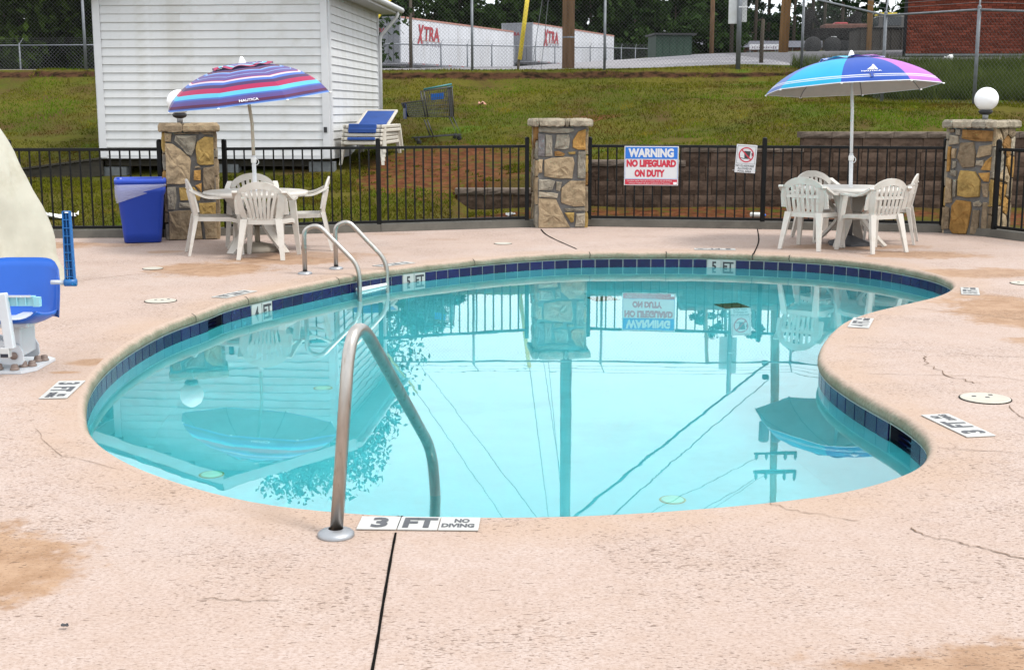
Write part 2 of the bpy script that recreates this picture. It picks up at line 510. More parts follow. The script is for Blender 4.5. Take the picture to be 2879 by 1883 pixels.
M_PLASTER = mat("pool_plaster", (0.36, 0.60, 0.62), rough=0.8, var=0.05, scale=3.0, dirt=(0.30, 0.50, 0.50), dirt_scale=1.6, dirt_lo=0.52, dirt_hi=0.75, bump=0.1, bscale=40)
WALL_TOP, TILE_H = COPE_Z, 0.152
sh = B()
levels = [(0.006, WALL_TOP), (0.006, -0.55)]
rows = [(0.012, WALL_TOP), (0.012, WALL_TOP - TILE_H - .004), (0.0, WALL_TOP - TILE_H - .006), (0.0, -0.60), (-0.10, -0.80)]
cen = Vector((0.5, 9.3, 0))
for i in range(NR):
    p0, nn = RIM[i], RIM_N[i]
    for o, z in rows:
        p = p0 + nn * o; sh.v.append((p.x, p.y, z))
    p = p0 - nn * 0.22; sh.v.append((p.x, p.y, floor_z(p.x, p.y) + 0.04))
    p = p0 - nn * 0.34; sh.v.append((p.x, p.y, floor_z(p.x, p.y)))
K = len(rows) + 2
SKIM_AT = ((-2.36, 10.28, 2), (2.01, 6.42, 2))
pts_t, Lt = resample_closed(RIM, 0.1555)
NT = len(pts_t); PITCH = Lt / NT
def tile_frame(i):
    a, c = pts_t[i], pts_t[(i + 1) % NT]
    t = (c - a).normalized(); nn = Vector((-t.y, t.x, 0))     # inwards, to the water
    return (a + c) / 2, t, nn
def nearest_tile(x, y):
    return min(range(NT), key=lambda i: (tile_frame(i)[0] - Vector((x, y, 0))).length)
skim = set()
for (x, y, cnt) in SKIM_AT:
    k = nearest_tile(x, y)
    for d in range(cnt): skim.add((k + d) % NT)
_sk = [tile_frame(k)[0] for k in skim]
for i in range(NR):
    j = (i + 1) % NR
    mouth = any(((RIM[i] + RIM[j]) / 2 - q).length < 0.078 for q in _sk)
    for k in range(K - 1):
        if mouth and k == 0: continue
        sh.f.append((i * K + k, j * K + k, j * K + k + 1, i * K + k + 1)); sh.smooth.append(k >= 2)
# floor: triangulate the inner ring with grid points
ring = [Vector((sh.v[i * K + K - 1][0], sh.v[i * K + K - 1][1])) for i in range(0, NR)]
def inside(pt, poly):
    c = False; n_ = len(poly); j = n_ - 1
    for i in range(n_):
        if (poly[i][1] > pt[1]) != (poly[j][1] > pt[1]) and pt[0] < (poly[j][0] - poly[i][0]) * (pt[1] - poly[i][1]) / (poly[j][1] - poly[i][1]) + poly[i][0]: c = not c
        j = i
    return c
grid = [Vector((x * .4, y * .4)) for x in range(-8, 12) for y in range(10, 38) if inside((x * .4, y * .4), ring)]
cv, ce, cf, _, _, ff = delaunay_2d_cdt(ring + grid, [], [list(range(len(ring)))], 0, 1e-5)
o = len(sh.v)
sh.v += [(p.x, p.y, floor_z(p.x, p.y)) for p in cv]
for f, org in zip(cf, ff):
    if org: sh.f.append([i + o for i in f]); sh.smooth.append(True)
shell = struct(sh.build("pool_shell", M_PLASTER, fix=True))

def water_material():
    m = bpy.data.materials.new("water"); m.use_nodes = True
    n, l = m.node_tree.nodes, m.node_tree.links
    n.remove(n["Principled BSDF"]); out = n["Material Output"]
    rf = n.new("ShaderNodeBsdfRefraction"); rf.inputs['Color'].default_value = (0.475, 0.945, 0.985, 1); rf.inputs['IOR'].default_value = 1.333; rf.inputs['Roughness'].default_value = 0
    gl = n.new("ShaderNodeBsdfGlossy"); gl.inputs['Color'].default_value = (0.93, 1, 1, 1); gl.inputs['Roughness'].default_value = 0.0
    fr = n.new("ShaderNodeFresnel"); fr.inputs['IOR'].default_value = 1.50
    mx = n.new("ShaderNodeMixShader")
    g = n.new("ShaderNodeNewGeometry")
    n1 = n.new("ShaderNodeTexNoise"); n1.inputs['Scale'].default_value = 1.6; n1.inputs['Detail'].default_value = 2
    n2 = n.new("ShaderNodeTexNoise"); n2.inputs['Scale'].default_value = 7.0; n2.inputs['Detail'].default_value = 2
    l.new(g.outputs['Position'], n1.inputs['Vector']); l.new(g.outputs['Position'], n2.inputs['Vector'])
    # a little breeze: ripples only in patches
    n3 = n.new("ShaderNodeTexNoise"); n3.inputs['Scale'].default_value = 0.45; l.new(g.outputs['Position'], n3.inputs['Vector'])
    mr = n.new("ShaderNodeMapRange"); mr.inputs[1].default_value = 0.50; mr.inputs[2].default_value = 0.66; l.new(n3.outputs['Fac'], mr.inputs[0])
    mu = n.new("ShaderNodeMath"); mu.operation = 'MULTIPLY'; l.new(n2.outputs['Fac'], mu.inputs[0]); l.new(mr.outputs[0], mu.inputs[1])
    ad = n.new("ShaderNodeMath"); ad.operation = 'MULTIPLY_ADD'; l.new(mu.outputs[0], ad.inputs[0]); ad.inputs[1].default_value = 0.25; l.new(n1.outputs['Fac'], ad.inputs[2])
    bp = n.new("ShaderNodeBump"); bp.inputs['Strength'].default_value = 0.022; bp.inputs['Distance'].default_value = 0.02
    l.new(ad.outputs[0], bp.inputs['Height'])
    for s in (rf, gl, fr): l.new(bp.outputs[0], s.inputs['Normal'])
    l.new(fr.outputs[0], mx.inputs[0]); l.new(rf.outputs[0], mx.inputs[1]); l.new(gl.outputs[0], mx.inputs[2])
    l.new(mx.outputs[0], out.inputs['Surface'])
    return m
wt = B()
wt.v = [tuple((RIM[i] + RIM_N[i] * 0.0135).to_2d()) + (WATER_Z,) for i in range(NR)]
cv, ce, cf, _, _, ff = delaunay_2d_cdt([Vector((x, y)) for x, y, z in wt.v], [], [list(range(NR))], 0, 1e-5)
wt.v = [(p.x, p.y, WATER_Z) for p in cv]
for f, org in zip(cf, ff):
    if org: wt.f.append(list(f)); wt.smooth.append(True)
water = struct(wt.build("pool_water", water_material()))
for p in water.data.polygons:
    if p.normal.z < 0: p.flip()

# ---- waterline tiles: every tile a piece of the shell; skimmer mouths and depth tiles replace some
M_TILE = mat("cobalt_glaze", (0.005, 0.006, 0.052), rough=0.22, var=0.35, scale=14, rnd=0.30, spec=0.35)
M_TILEW = mat("white_glaze", (0.37, 0.385, 0.365), rough=0.35, var=0.06, scale=12)
M_GROUT = mat("grout", (0.38, 0.40, 0.37), rough=0.85, var=0.12, scale=30)
M_PRINT = mat("black_print", (0.03, 0.032, 0.036), rough=0.5, var=0.1)
M_DARK = mat("dark_plastic", (0.012, 0.014, 0.025), rough=0.6, var=0.2)
tile_me = B().bbox((0, 0, 0), (PITCH - 0.0105, 0.010, TILE_H - 0.006), 0.0015).mesh("tile")
tile_me.materials.append(M_TILE)
tilew_me = tile_me.copy(); tilew_me.materials.clear(); tilew_me.materials.append(M_TILEW)
marks = {}
for (x, y, num) in ((-2.18, 10.85, "4"), (-1.02, 12.93, "5"), (2.22, 14.17, "5"), (1.955, 5.85, "3")):
    k = nearest_tile(x, y)
    marks[k] = num; marks[(k - 1) % NT] = "FT"        # seen from the water the number stands left of FT
for i in range(NT):
    mid, t, nn = tile_frame(i)
    if i in skim: continue
    white = i in marks
    o = put("tile", tilew_me if white else tile_me, None, shell, (mid + nn * -0.003).to_tuple()[:2] + (WALL_TOP - TILE_H / 2 - .001,), (0, 0, math.atan2(t.y, t.x)))
    if white:
        txt = marks[i]
        lt = text_part(txt, 0.052 if len(txt) == 1 else 0.118, 0.105, M_PRINT, o, (0, 0.0062, 0), (R(90), 0, R(180)), bold=0.03)
for (x, y, cnt) in SKIM_AT:
    ks = [(nearest_tile(x, y) + d) % NT for d in range(cnt)]
    p0, p1 = pts_t[ks[0]], pts_t[(ks[-1] + 1) % NT]
    t = (p1 - p0).normalized(); mid = (p0 + p1) / 2; Wd = (p1 - p0).length + .03
    s_ = B()
    s_.box((0, -.30, 0), (Wd, .004, TILE_H)).box((0, -.155, .0745), (Wd, .29, .006)).box((0, -.155, -.0745), (Wd, .29, .006))
    for sg in (-1, 1): s_.box((sg * (Wd / 2 + .003), -.155, 0), (.006, .29, TILE_H + .01))
    th = s_.build("skimmer_throat", M_DARK, shell, (mid.x, mid.y, WALL_TOP - TILE_H / 2))
    th.rotation_euler = (0, 0, math.atan2(t.y, t.x))
    for zz in (-.03, .0, .03): B().box((0, -.06, zz), (Wd - .01, .004, .010)).build("weir_slat", M_TILE, th)
gb = B()                                  # light grout line under the coping
for i in range(NR):
    p = RIM[i] - RIM_N[i] * 0.004; q = RIM[i] + RIM_N[i] * 0.012
    gb.v += [(p.x, p.y, COPE_Z - 0.001), (p.x, p.y, COPE_Z - 0.0065), (q.x, q.y, COPE_Z - 0.0065)]
for i in range(NR):
    j = (i + 1) % NR
    for k in range(2):
        gb.f.append((3 * i + k, 3 * j + k, 3 * j + k + 1, 3 * i + k + 1)); gb.smooth.append(True)
gb.build("grout_line", M_GROUT, shell)
gb = B()                                  # grout bed behind the tiles
for i in range(NR):
    p = RIM[i] + RIM_N[i] * 0.0055
    gb.v += [(p.x, p.y, COPE_Z), (p.x, p.y, COPE_Z - TILE_H)]
for i in range(NR):
    j = (i + 1) % NR
    if any(min((RIM[i] - q).length, (RIM[j] - q).length) < 0.088 for q in _sk): continue
    gb.f.append((2 * i, 2 * j, 2 * j + 1, 2 * i + 1)); gb.smooth.append(True)
gb.build("grout_bed", M_GROUT, shell)

# floor fittings: round covers ringed with rust, two dark square drain grates, a wall inlet
M_FIT = mat("fitting_plastic", (0.62, 0.72, 0.52), rough=.5)
M_RUSTR = mat("rust_ring", (0.42, 0.34, 0.13), rough=.8, var=.3, scale=20)
M_DRAIN = mat("drain_grate", (0.10, 0.08, 0.02), rough=.7, var=.3, scale=10)
for x, y in ((-1.63, 6.77), (-1.35, 9.02), (0.82, 6.35)):
    z = floor_z(x, y)
    f_ = B().lathe([(0.058, 0), (0.058, 0.008), (0.05, 0.012), (0.0001, 0.013)], 28).build("floor_cover", M_FIT, shell, (x, y, z + .004))
    B().lathe([(0.058, .0), (0.063, 0.003), (0.069, 0.0)], 28).build("rust_ring", M_RUSTR, f_, (0, 0, 0.001))
for x, y in ((0.95, 13.3), (2.21, 12.85)):
    B().bbox((0, 0, .01), (.27, .27, .03), .008).build("drain_grate", M_DRAIN, shell, (x, y, floor_z(x, y) + .002)).rotation_euler = (0, 0, .3)

# ---- expansion joints and cracks in the deck
M_JOINT = mat("joint_gap", (0.005, 0.0045, 0.004), rough=.95, spec=.05, var=.3, scale=40)
M_CRACK = mat("crack_dirt", (0.150, 0.095, 0.060), rough=.95, var=.4, scale=40)
random.seed(4)
def ribbon(name, pts, w, m, jit=0.0, z=0.0035, sub=6):
    pts = catmull([(x, y, 0) for x, y in pts], sub)
    b = B(); n = len(pts)
    for i, p in enumerate(pts):
        t = (pts[min(i + 1, n - 1)] - pts[max(i - 1, 0)]).normalized(); nn = Vector((-t.y, t.x, 0))
        q = p + nn * random.uniform(-jit, jit)
        ww = w * (random.uniform(.25, .85) if jit else random.uniform(.85, 1.15)) * (0.35 if jit and i in (0, n - 1) else 1)
        b.v += [(q.x + nn.x * ww / 2, q.y + nn.y * ww / 2, z), (q.x - nn.x * ww / 2, q.y - nn.y * ww / 2, z)]
    for i in range(n - 1): b.f.append((2 * i, 2 * i + 1, 2 * i + 3, 2 * i + 2)); b.smooth.append(False)
    return b.build(name, m, deck)
ribbon("expansion_joint", [(-0.432, 4.60), (-0.425, 4.35), (-0.41, 3.9), (-0.392, 3.41), (-.38, 2.6)], 0.0095, M_JOINT)
ribbon("expansion_joint", [(-0.425, 4.80), (-0.43, 4.66)], 0.008, M_JOINT)
ribbon("expansion_joint", [(0.38, 16.95), (0.42, 16.3), (0.52, 15.6), (0.73, 14.5)], 0.020, M_JOINT)
ribbon("expansion_joint", [(3.26, 17.15), (2.95, 15.4), (2.62, 13.95)], 0.015, M_JOINT)
ribbon("crack", [(-4.35, 11.3), (-3.6, 12.2), (-2.95, 12.9), (-2.35, 13.6), (-1.6, 14.2), (-1.0, 15.0), (-.5, 15.2)], 0.010, M_CRACK, .02)
ribbon("crack", [(-1.5, 14.9), (-.8, 15.15), (.3, 15.2), (1.4, 15.5), (3.0, 15.7)], 0.006, M_CRACK, .03)
ribbon("crack", [(1.50, 4.66), (1.53, 4.56), (1.62, 4.50), (1.68, 4.43), (1.78, 4.33), (1.9, 4.22), (2.1, 4.1)], 0.010, M_CRACK, .012)
ribbon("crack", [(1.02, 4.98), (1.1, 4.88), (1.2, 4.82), (1.33, 4.74)], 0.006, M_CRACK, .012)
ribbon("crack", [(2.62, 8.1), (2.56, 7.8), (2.60, 7.45), (2.68, 7.25)], 0.013, M_CRACK, .03)
ribbon("crack", [(2.2, 8.45), (2.7, 8.25), (3.2, 8.05), (3.9, 8.1), (4.6, 7.9)], 0.006, M_CRACK, .02)
ribbon("crack", [(2.0, 7.55), (2.4, 7.5), (2.8, 7.45), (3.0, 7.3)], 0.006, M_CRACK, .02)
ribbon("crack", [(2.66, 6.7), (2.60, 6.3), (2.57, 6.0), (2.50, 5.75), (2.46, 5.45)], 0.008, M_CRACK, .03)
ribbon("crack", [(1.98, 5.83), (2.3, 5.75), (2.8, 5.75), (3.4, 5.6)], 0.006, M_CRACK, .012)
ribbon("crack", [(3.05, 10.2), (3.5, 9.85), (4.2, 9.2), (5.0, 8.6)], 0.010, M_CRACK, .02)
ribbon("crack", [(-2.35, 6.2), (-2.1, 5.75), (-1.7, 5.45)], 0.005, M_CRACK, .012)
ribbon("crack", [(-1.0, 3.95), (-.86, 3.93), (-.74, 3.92)], 0.006, M_CRACK, .01)
# cracks that run over the coping nose
M_CUT = mat("coping_cut", (0.05, 0.045, 0.03), rough=.95, var=.3)
for x, y in ((-2.45, 9.85), (-1.62, 12.0), (-0.42, 13.5), (0.88, 14.2), (1.72, 14.25), (2.62, 14.05), (-2.2, 10.75), (3.0, 13.85), (-0.425, 4.82)):
    k = min(range(NR), key=lambda i: (RIM[i] - Vector((x, y, 0))).length)
    t = Vector((-RIM_N[k].y, RIM_N[k].x, 0)); b = B(); w = 0.006
    for j_, (o_, z_) in enumerate(prof[:-1]):
        p = RIM[k] + RIM_N[k] * (o_ - 0.0015) + t * random.uniform(-.006, .006)
        b.v += [(p.x + t.x * w, p.y + t.y * w, z_ + .0015), (p.x - t.x * w, p.y - t.y * w, z_ + .0015)]
    for j_ in range(len(prof) - 2): b.f.append((2 * j_, 2 * j_ + 1, 2 * j_ + 3, 2 * j_ + 2)); b.smooth.append(False)
    b.build("crack", M_CUT, coping)

# ------------------------------------------------------------------ terrain behind the pool
def lerp_knots(kn, t):
    if t <= kn[0][0]: return kn[0][1]
    for (a, va), (c, vc) in zip(kn, kn[1:]):
        if t <= c:
            u = (t - a) / (c - a)
            return va + (vc - va) * u
    return kn[-1][1]
PROFILES = [  # x, knots (y, z)
    (-30.0, [(15, -.05), (17.5, 0.05), (20.5, .45), (24, 1.0), (29.7, 2.14), (30.3, 2.45), (45, 2.9), (71, 3.2), (78, 3.0), (110, 4.0), (160, 6), (400, 16)]),
    (-9.0,  [(15, -.05), (17.0, 0.04), (20.4, .42), (24, 1.0), (29.7, 2.14), (30.3, 2.45), (45, 2.9), (71, 3.3), (80, 3.05), (110, 4.0), (160, 6), (400, 16)]),
    (-3.0,  [(15, -.05), (16.9, 0.04), (19.2, .40), (22.9, .97), (29.7, 2.12), (30.3, 2.43), (45, 2.95), (71, 3.6), (82, 3.3), (110, 4.1), (160, 6), (400, 16)]),
    (-0.84, [(15, -.05), (17.1, 0.05), (19.0, .40), (23.0, 1.0), (29.7, 2.10), (30.3, 2.43), (45, 3.0), (71, 3.75), (95, 3.7), (110, 4.2), (160, 6), (400, 16)]),
    (-0.78, [(15, -.05), (17.3, 0.05), (18.9, .14), (19.15, .15), (19.2, .48), (23.0, 1.0), (29.7, 2.10), (30.3, 2.43), (45, 3.0), (71, 3.75), (95, 3.7), (110, 4.2), (160, 6), (400, 16)]),
    (0.2,   [(15, -.05), (17.6, 0.05), (18.9, .15), (19.15, .16), (19.2, .50), (23.0, 1.0), (29.7, 2.10), (30.3, 2.43), (45, 3.0), (71, 3.80), (95, 3.75), (110, 4.2), (160, 6), (400, 16)]),
    (0.9,   [(15, -.05), (17.6, 0.06), (18.9, .16), (19.15, .18), (19.2, .70), (23.0, 1.10), (29.7, 2.10), (30.3, 2.43), (45, 3.05), (71, 3.84), (95, 3.8), (110, 4.3), (160, 6.2), (400, 16)]),
    (3.3,   [(15, -.05), (17.3, 0.06), (18.9, .16), (19.15, .18), (19.2, .93), (22.5, 1.28), (26, 1.75), (29.7, 2.14), (30.3, 2.45), (45, 3.2), (71, 3.95), (95, 4.1), (110, 4.5), (160, 6.5), (400, 16)]),
    (5.6,   [(15, -.05), (16.9, 0.06), (18.9, .16), (19.15, .18), (19.2, 1.10), (22.0, 1.50), (26, 1.80), (29.8, 2.2), (30.6, 2.55), (45, 3.35), (71, 4.05), (95, 4.4), (110, 4.8), (160, 6.8), (400, 16)]),
    (7.2,   [(15, -.05), (16.0, 0.0), (18.9, .16), (19.15, .18), (19.2, 1.12), (22.0, 1.55), (25.4, 1.68), (29.0, 2.30), (32.0, 2.58), (35, 2.85), (45, 3.45), (71, 4.15), (95, 4.8), (160, 7.0), (400, 16)]),
    (10.0,  [(12, -.05), (16.0, 0.0), (18.9, .16), (19.15, .18), (19.2, 1.14), (22.5, 1.66), (23.6, 1.70), (28.0, 2.20), (32.0, 2.60), (35, 2.93), (45, 3.5), (71, 4.28), (95, 5.1), (160, 7.4), (400, 16)]),
    (16.5,  [(8, -.05), (16.0, 0.1), (18.9, .2), (19.15, .22), (19.2, 1.2), (22.5, 1.70), (24.0, 1.75), (28.0, 2.25), (32.0, 2.65), (35, 2.97), (45, 3.6), (71, 4.54), (95, 5.6), (160, 8), (400, 17)]),
    (45.0,  [(8, -.05), (16.0, 0.1), (19.2, 1.2), (24.0, 1.75), (32.0, 2.7), (45, 3.8), (71, 5.0), (95, 6), (160, 9), (400, 18)]),
]
def ground_z(x, y):
    if x <= PROFILES[0][0]: return lerp_knots(PROFILES[0][1], y)
    for (xa, ka), (xc, kc) in zip(PROFILES, PROFILES[1:]):
        if x <= xc:
            u = (x - xa) / (xc - xa)
            return lerp_knots(ka, y) * (1 - u) + lerp_knots(kc, y) * u
    return lerp_knots(PROFILES[-1][1], y)
def rough_z(x, y):
    z = ground_z(x, y)
    if 19.3 < y < 30 or (17.2 < y <= 18.9) or (y <= 30 and x < -.7):
        z += 0.05 * mnoise.noise((x * .7, y * .7, 0)) + 0.02 * mnoise.noise((x * 2.3, y * 2.3, 5))
    return z
def axis(spec):
    out = []
    for a, c, st in spec:
        k = int(round((c - a) / st))
        out += [a + (c - a) * i / k for i in range(k)]
    return out + [spec[-1][1]]
gx = axis([(-300, -60, 30), (-60, -12, 4), (-12, 12, .3), (12, 60, 4), (60, 300, 30)])
gy = axis([(-60, -8, 13), (-8, 14.4, 2.8), (14.4, 18.6, .3), (18.6, 19.3, .05), (19.3, 31.2, .3), (31.2, 60, 1.6), (60, 120, 5), (120, 420, 30)])
def ground_material():
    m = bpy.data.materials.new("hillside_ground"); m.use_nodes = True
    n, l = m.node_tree.nodes, m.node_tree.links
    b = n["Principled BSDF"]; b.inputs['Roughness'].default_value = 1.0; b.inputs['Specular IOR Level'].default_value = 0.02
    g = n.new("ShaderNodeNewGeometry")
    def noise(scale, detail=6, rough=.6, st=(1, 1, 1)):
        mp = n.new("ShaderNodeMapping"); mp.inputs['Scale'].default_value = st; l.new(g.outputs['Position'], mp.inputs['Vector'])
        t = n.new("ShaderNodeTexNoise"); t.inputs['Scale'].default_value = scale; t.inputs['Detail'].default_value = detail; t.inputs['Roughness'].default_value = rough
        l.new(mp.outputs[0], t.inputs['Vector']); return t.outputs['Fac']
    def rng(v, a, c, lo=0., hi=1.):
        r = n.new("ShaderNodeMapRange"); r.interpolation_type = 'SMOOTHSTEP'; l.new(v, r.inputs[0])
        for k, x in ((1, a), (2, c), (3, lo), (4, hi)): r.inputs[k].default_value = x
        return r.outputs[0]
    def mix(f, a, c):
        x = n.new("ShaderNodeMix"); x.data_type = 'RGBA'; l.new(f, x.inputs['Factor'])
        for s, k in ((a, 6), (c, 7)):
            if isinstance(s, tuple): x.inputs[k].default_value = s + (1,)
            else: l.new(s, x.inputs[k])
        return x.outputs[2]
    def op(o, a, c):
        x = n.new("ShaderNodeMath"); x.operation = o
        for s, k in ((a, 0), (c, 1)):
            if isinstance(s, (int, float)): x.inputs[k].default_value = s
            else: l.new(s, x.inputs[k])
        return x.outputs[0]
    sp = n.new("ShaderNodeSeparateXYZ"); l.new(g.outputs['Position'], sp.inputs[0])
    X, Y = sp.outputs['X'], sp.outputs['Y']
    col = mix(rng(noise(.35, 5), .35, .65), (0.060, 0.072, 0.011), (0.105, 0.092, 0.016))
    col = mix(rng(noise(1.2, 6, .65, (1, .5, 1)), .45, .68), col, (0.080, 0.052, 0.020))
    col = mix(rng(noise(.8, 4, .6, (.6, 1, 1)), .60, .72), col, (0.065, 0.115, 0.013))
    col = mix(rng(noise(26, 5, .7), .35, .7, 0., .6), col, (0.050, 0.045, 0.016))
    # red clay / pine straw: bank lip under the chain-link fence, round the cart and loungers, foot of the block wall
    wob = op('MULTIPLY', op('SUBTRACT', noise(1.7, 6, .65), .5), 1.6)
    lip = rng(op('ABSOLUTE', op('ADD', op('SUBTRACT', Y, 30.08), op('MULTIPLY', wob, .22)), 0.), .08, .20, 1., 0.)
    def blob(cx, cy, rx, ry):
        v = n.new("ShaderNodeVectorMath"); v.operation = 'SUBTRACT'; l.new(g.outputs['Position'], v.inputs[0]); v.inputs[1].default_value = (cx, cy, 0)
        v2 = n.new("ShaderNodeVectorMath"); v2.operation = 'MULTIPLY'; l.new(v.outputs[0], v2.inputs[0]); v2.inputs[1].default_value = (1 / rx, 1 / ry, 0)
        ln = n.new("ShaderNodeVectorMath"); ln.operation = 'LENGTH'; l.new(v2.outputs[0], ln.inputs[0])
        return rng(op('ADD', ln.outputs['Value'], wob), .55, 1.15, 1., 0.)
    red = None
    for a in ((-1.1, 20.7, 1.45, 2.3), (-1.6, 19.8, .9, 1.1), (-4.5, 21.9, 2.0, 1.0), (3.5, 18.2, 3.6, .85), (0.2, 17.9, .9, .7), (1.5, 24.5, .7, .5), (7.5, 17.5, 2.4, 1.1)):
        s = blob(*a); red = s if red is None else op('MAXIMUM', red, s)
    redc = mix(rng(noise(7, 6, .7), .35, .68), (0.062, 0.022, 0.011), (0.150, 0.058, 0.028))
    redc = mix(rng(noise(40, 4, .7), .5, .8, 0., .5), redc, (0.185, 0.10, 0.055))
    col = mix(op('MULTIPLY', red, rng(noise(5, 5), .32, .52)), col, redc)
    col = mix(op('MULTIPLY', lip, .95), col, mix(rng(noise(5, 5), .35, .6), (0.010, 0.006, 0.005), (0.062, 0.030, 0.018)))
    # paved lot beyond the bank: pale asphalt
    lot_n = mix(rng(noise(3, 6), .3, .7), (0.23, 0.222, 0.23), (0.29, 0.28, 0.29))
    lot_n = mix(rng(noise(.25, 4), .45, .62, 0., .7), lot_n, (0.15, 0.15, 0.165))
    lim = op('ADD', op('MULTIPLY', wob, .25), 0.)
    lotm = rng(op('ADD', Y, lim), 32.2, 32.6)
    col = mix(op('MULTIPLY', lotm, rng(op('ADD', X, op('MULTIPLY', Y, -.02)), 6.6, 7.2, 1., 0.)), col, lot_n)
    asph = op('MULTIPLY', rng(op('ADD', Y, lim), 31.8, 32.2), rng(X, 6.9, 7.1))
    col = mix(asph, col, mix(rng(noise(8, 6), .3, .7), (0.10, 0.098, 0.105), (0.16, 0.155, 0.165)))
    far = op('MULTIPLY', rng(Y, 118, 125), 1.0)
    col = mix(far, col, (0.06, 0.075, 0.02))
    l.new(col, b.inputs['Base Color'])
    bp = n.new("ShaderNodeBump"); bp.inputs['Strength'].default_value = .6; bp.inputs['Distance'].default_value = .04
    l.new(noise(14, 6, .7), bp.inputs['Height']); l.new(bp.outputs[0], b.inputs['Normal'])
    return m
tb = B()
NX, NY = len(gx), len(gy)
for y in gy:
    for x in gx:
        if y < 14.4: z = -0.06 - 0.0 * y
        else: z = rough_z(x, y)
        if inside((x, y), DECK_EDGE): z = min(z, -0.10)
        tb.v.append((x, y, z))
for j in range(NY - 1):
    for i in range(NX - 1):
        cx_, cy_ = (gx[i] + gx[i + 1]) / 2, (gy[j] + gy[j + 1]) / 2
        cs = [(gx[i], gy[j]), (gx[i + 1], gy[j]), (gx[i + 1], gy[j + 1]), (gx[i], gy[j + 1])]
        if all(inside(c, DECK_EDGE) for c in cs): continue
        if gx[i] <= -11 + 1 and gy[j] < 14 and gx[i + 1] > -12 and False: continue
        tb.f.append((j * NX + i, j * NX + i + 1, (j + 1) * NX + i + 1, (j + 1) * NX + i)); tb.smooth.append(True)
ground = struct(tb.build("ground", ground_material()))

# ---- concrete kerb that carries the pool fence
M_KERB = mat("kerb_concrete", (0.125, 0.117, 0.10), rough=.9, var=.25, scale=5, bump=.3, bscale=30, dirt=(.075, .072, .06), dirt_scale=2.5)
KERB = [(-10.9, 15.50), (-6.1, 15.80), (-4.31, 15.95), (-3.6, 16.15), (-1.71, 16.66), (0.22, 17.34), (1.03, 17.47), (3.3, 17.07), (5.60, 16.55), (5.97, 15.95), (7.5, 12.1), (10.9, 3.4)]
kb = B()
for a, c in zip(KERB, KERB[1:]):
    a, c = Vector(a + (0,)), Vector(c + (0,)); t = (c - a).normalized(); nn = Vector((-t.y, t.x, 0))
    for z0, z1, hw in ((-.12, .085, .09), (.085, .095, .083)):
        q = [a - nn * hw, c - nn * hw, c + nn * hw, a + nn * hw]
        kb.add([(p.x, p.y, z0) for p in q] + [(p.x, p.y, z1) for p in q], [(3, 2, 1, 0), (4, 5, 6, 7), (0, 1, 5, 4), (1, 2, 6, 5), (2, 3, 7, 6), (3, 0, 4, 7)])
struct(kb.build("kerb", M_KERB))

# ------------------------------------------------------------------ black pool fence
M_BLACK = mat("black_powder_coat", (0.004, 0.0045, 0.005), rough=.45, var=.2, scale=20, spec=.22)
picket_cache = {}
def fence_run(label, stops, group="black metal fence runs round the pool"):
    """stops: list of (x, y) of the posts; pickets between them"""
    a0 = Vector(stops[0] + (0,))
    t = thing("pool_fence", label, "fence", a0, 0, group)
    H_POST, Z_TOP, Z_BOT = 1.17, 1.07, 0.125
    for (x, y) in stops:
        pz = 0.0
        p = B().bbox((0, 0, H_POST / 2), (.056, .056, H_POST), .004).build("post", M_BLACK, t, (x - a0.x, y - a0.y, pz))
        B().lathe([(.03, 0), (.034, .006), (.022, .018), (.0001, .024)], 8).build("post_cap", M_BLACK, p, (0, 0, H_POST))
        B().bbox((0, 0, .004), (.10, .10, .008), .002).build("base_plate", M_BLACK, p, (0, 0, .0)) 
    for (p, q) in zip(stops, stops[1:]):
        p, q = Vector(p + (0,)), Vector(q + (0,)); d = q - p; L = d.length; rz = math.atan2(d.y, d.x); mid = (p + q) / 2 - a0
        for nm, z in (("top_rail", Z_TOP), ("bottom_rail", Z_BOT)):
            B().bbox((0, 0, 0), (L - .054, .036, .036), .003).build(nm, M_BLACK, t, (mid.x, mid.y, z)).rotation_euler = (0, 0, rz)
        n = max(1, int(round(L / .1185)))
        key = "p"
        if key not in picket_cache:
            me = B().bbox((0, 0, 0), (.019, .019, Z_TOP - Z_BOT + .004), .002).mesh("picket"); me.materials.append(M_BLACK); picket_cache[key] = me
        for k in range(1, n):
            c = p + d * k / n - a0
            put("picket", picket_cache[key], None, t, (c.x, c.y, (Z_TOP + Z_BOT) / 2), (0, 0, rz))
    return t
fence_run("black picket fence at the far left, behind the blue bin and beige cover", [(-9.7, 15.57), (-8.0, 15.68), (-6.10, 15.80), (-4.31, 15.93)])
fence_run("black picket fence between the left and middle stone pillars, below the white shed", [(-3.56, 16.12), (-1.71, 16.63), (0.20, 17.30)])
fence_run("black picket fence with two hanging signs, between the middle and right stone pillars", [(1.04, 17.42), (3.30, 17.03), (5.50, 16.52)])
fence_run("black picket fence turning towards the viewer beyond the right stone pillar", [(5.95, 15.93), (6.72, 14.0), (7.5, 12.07)])

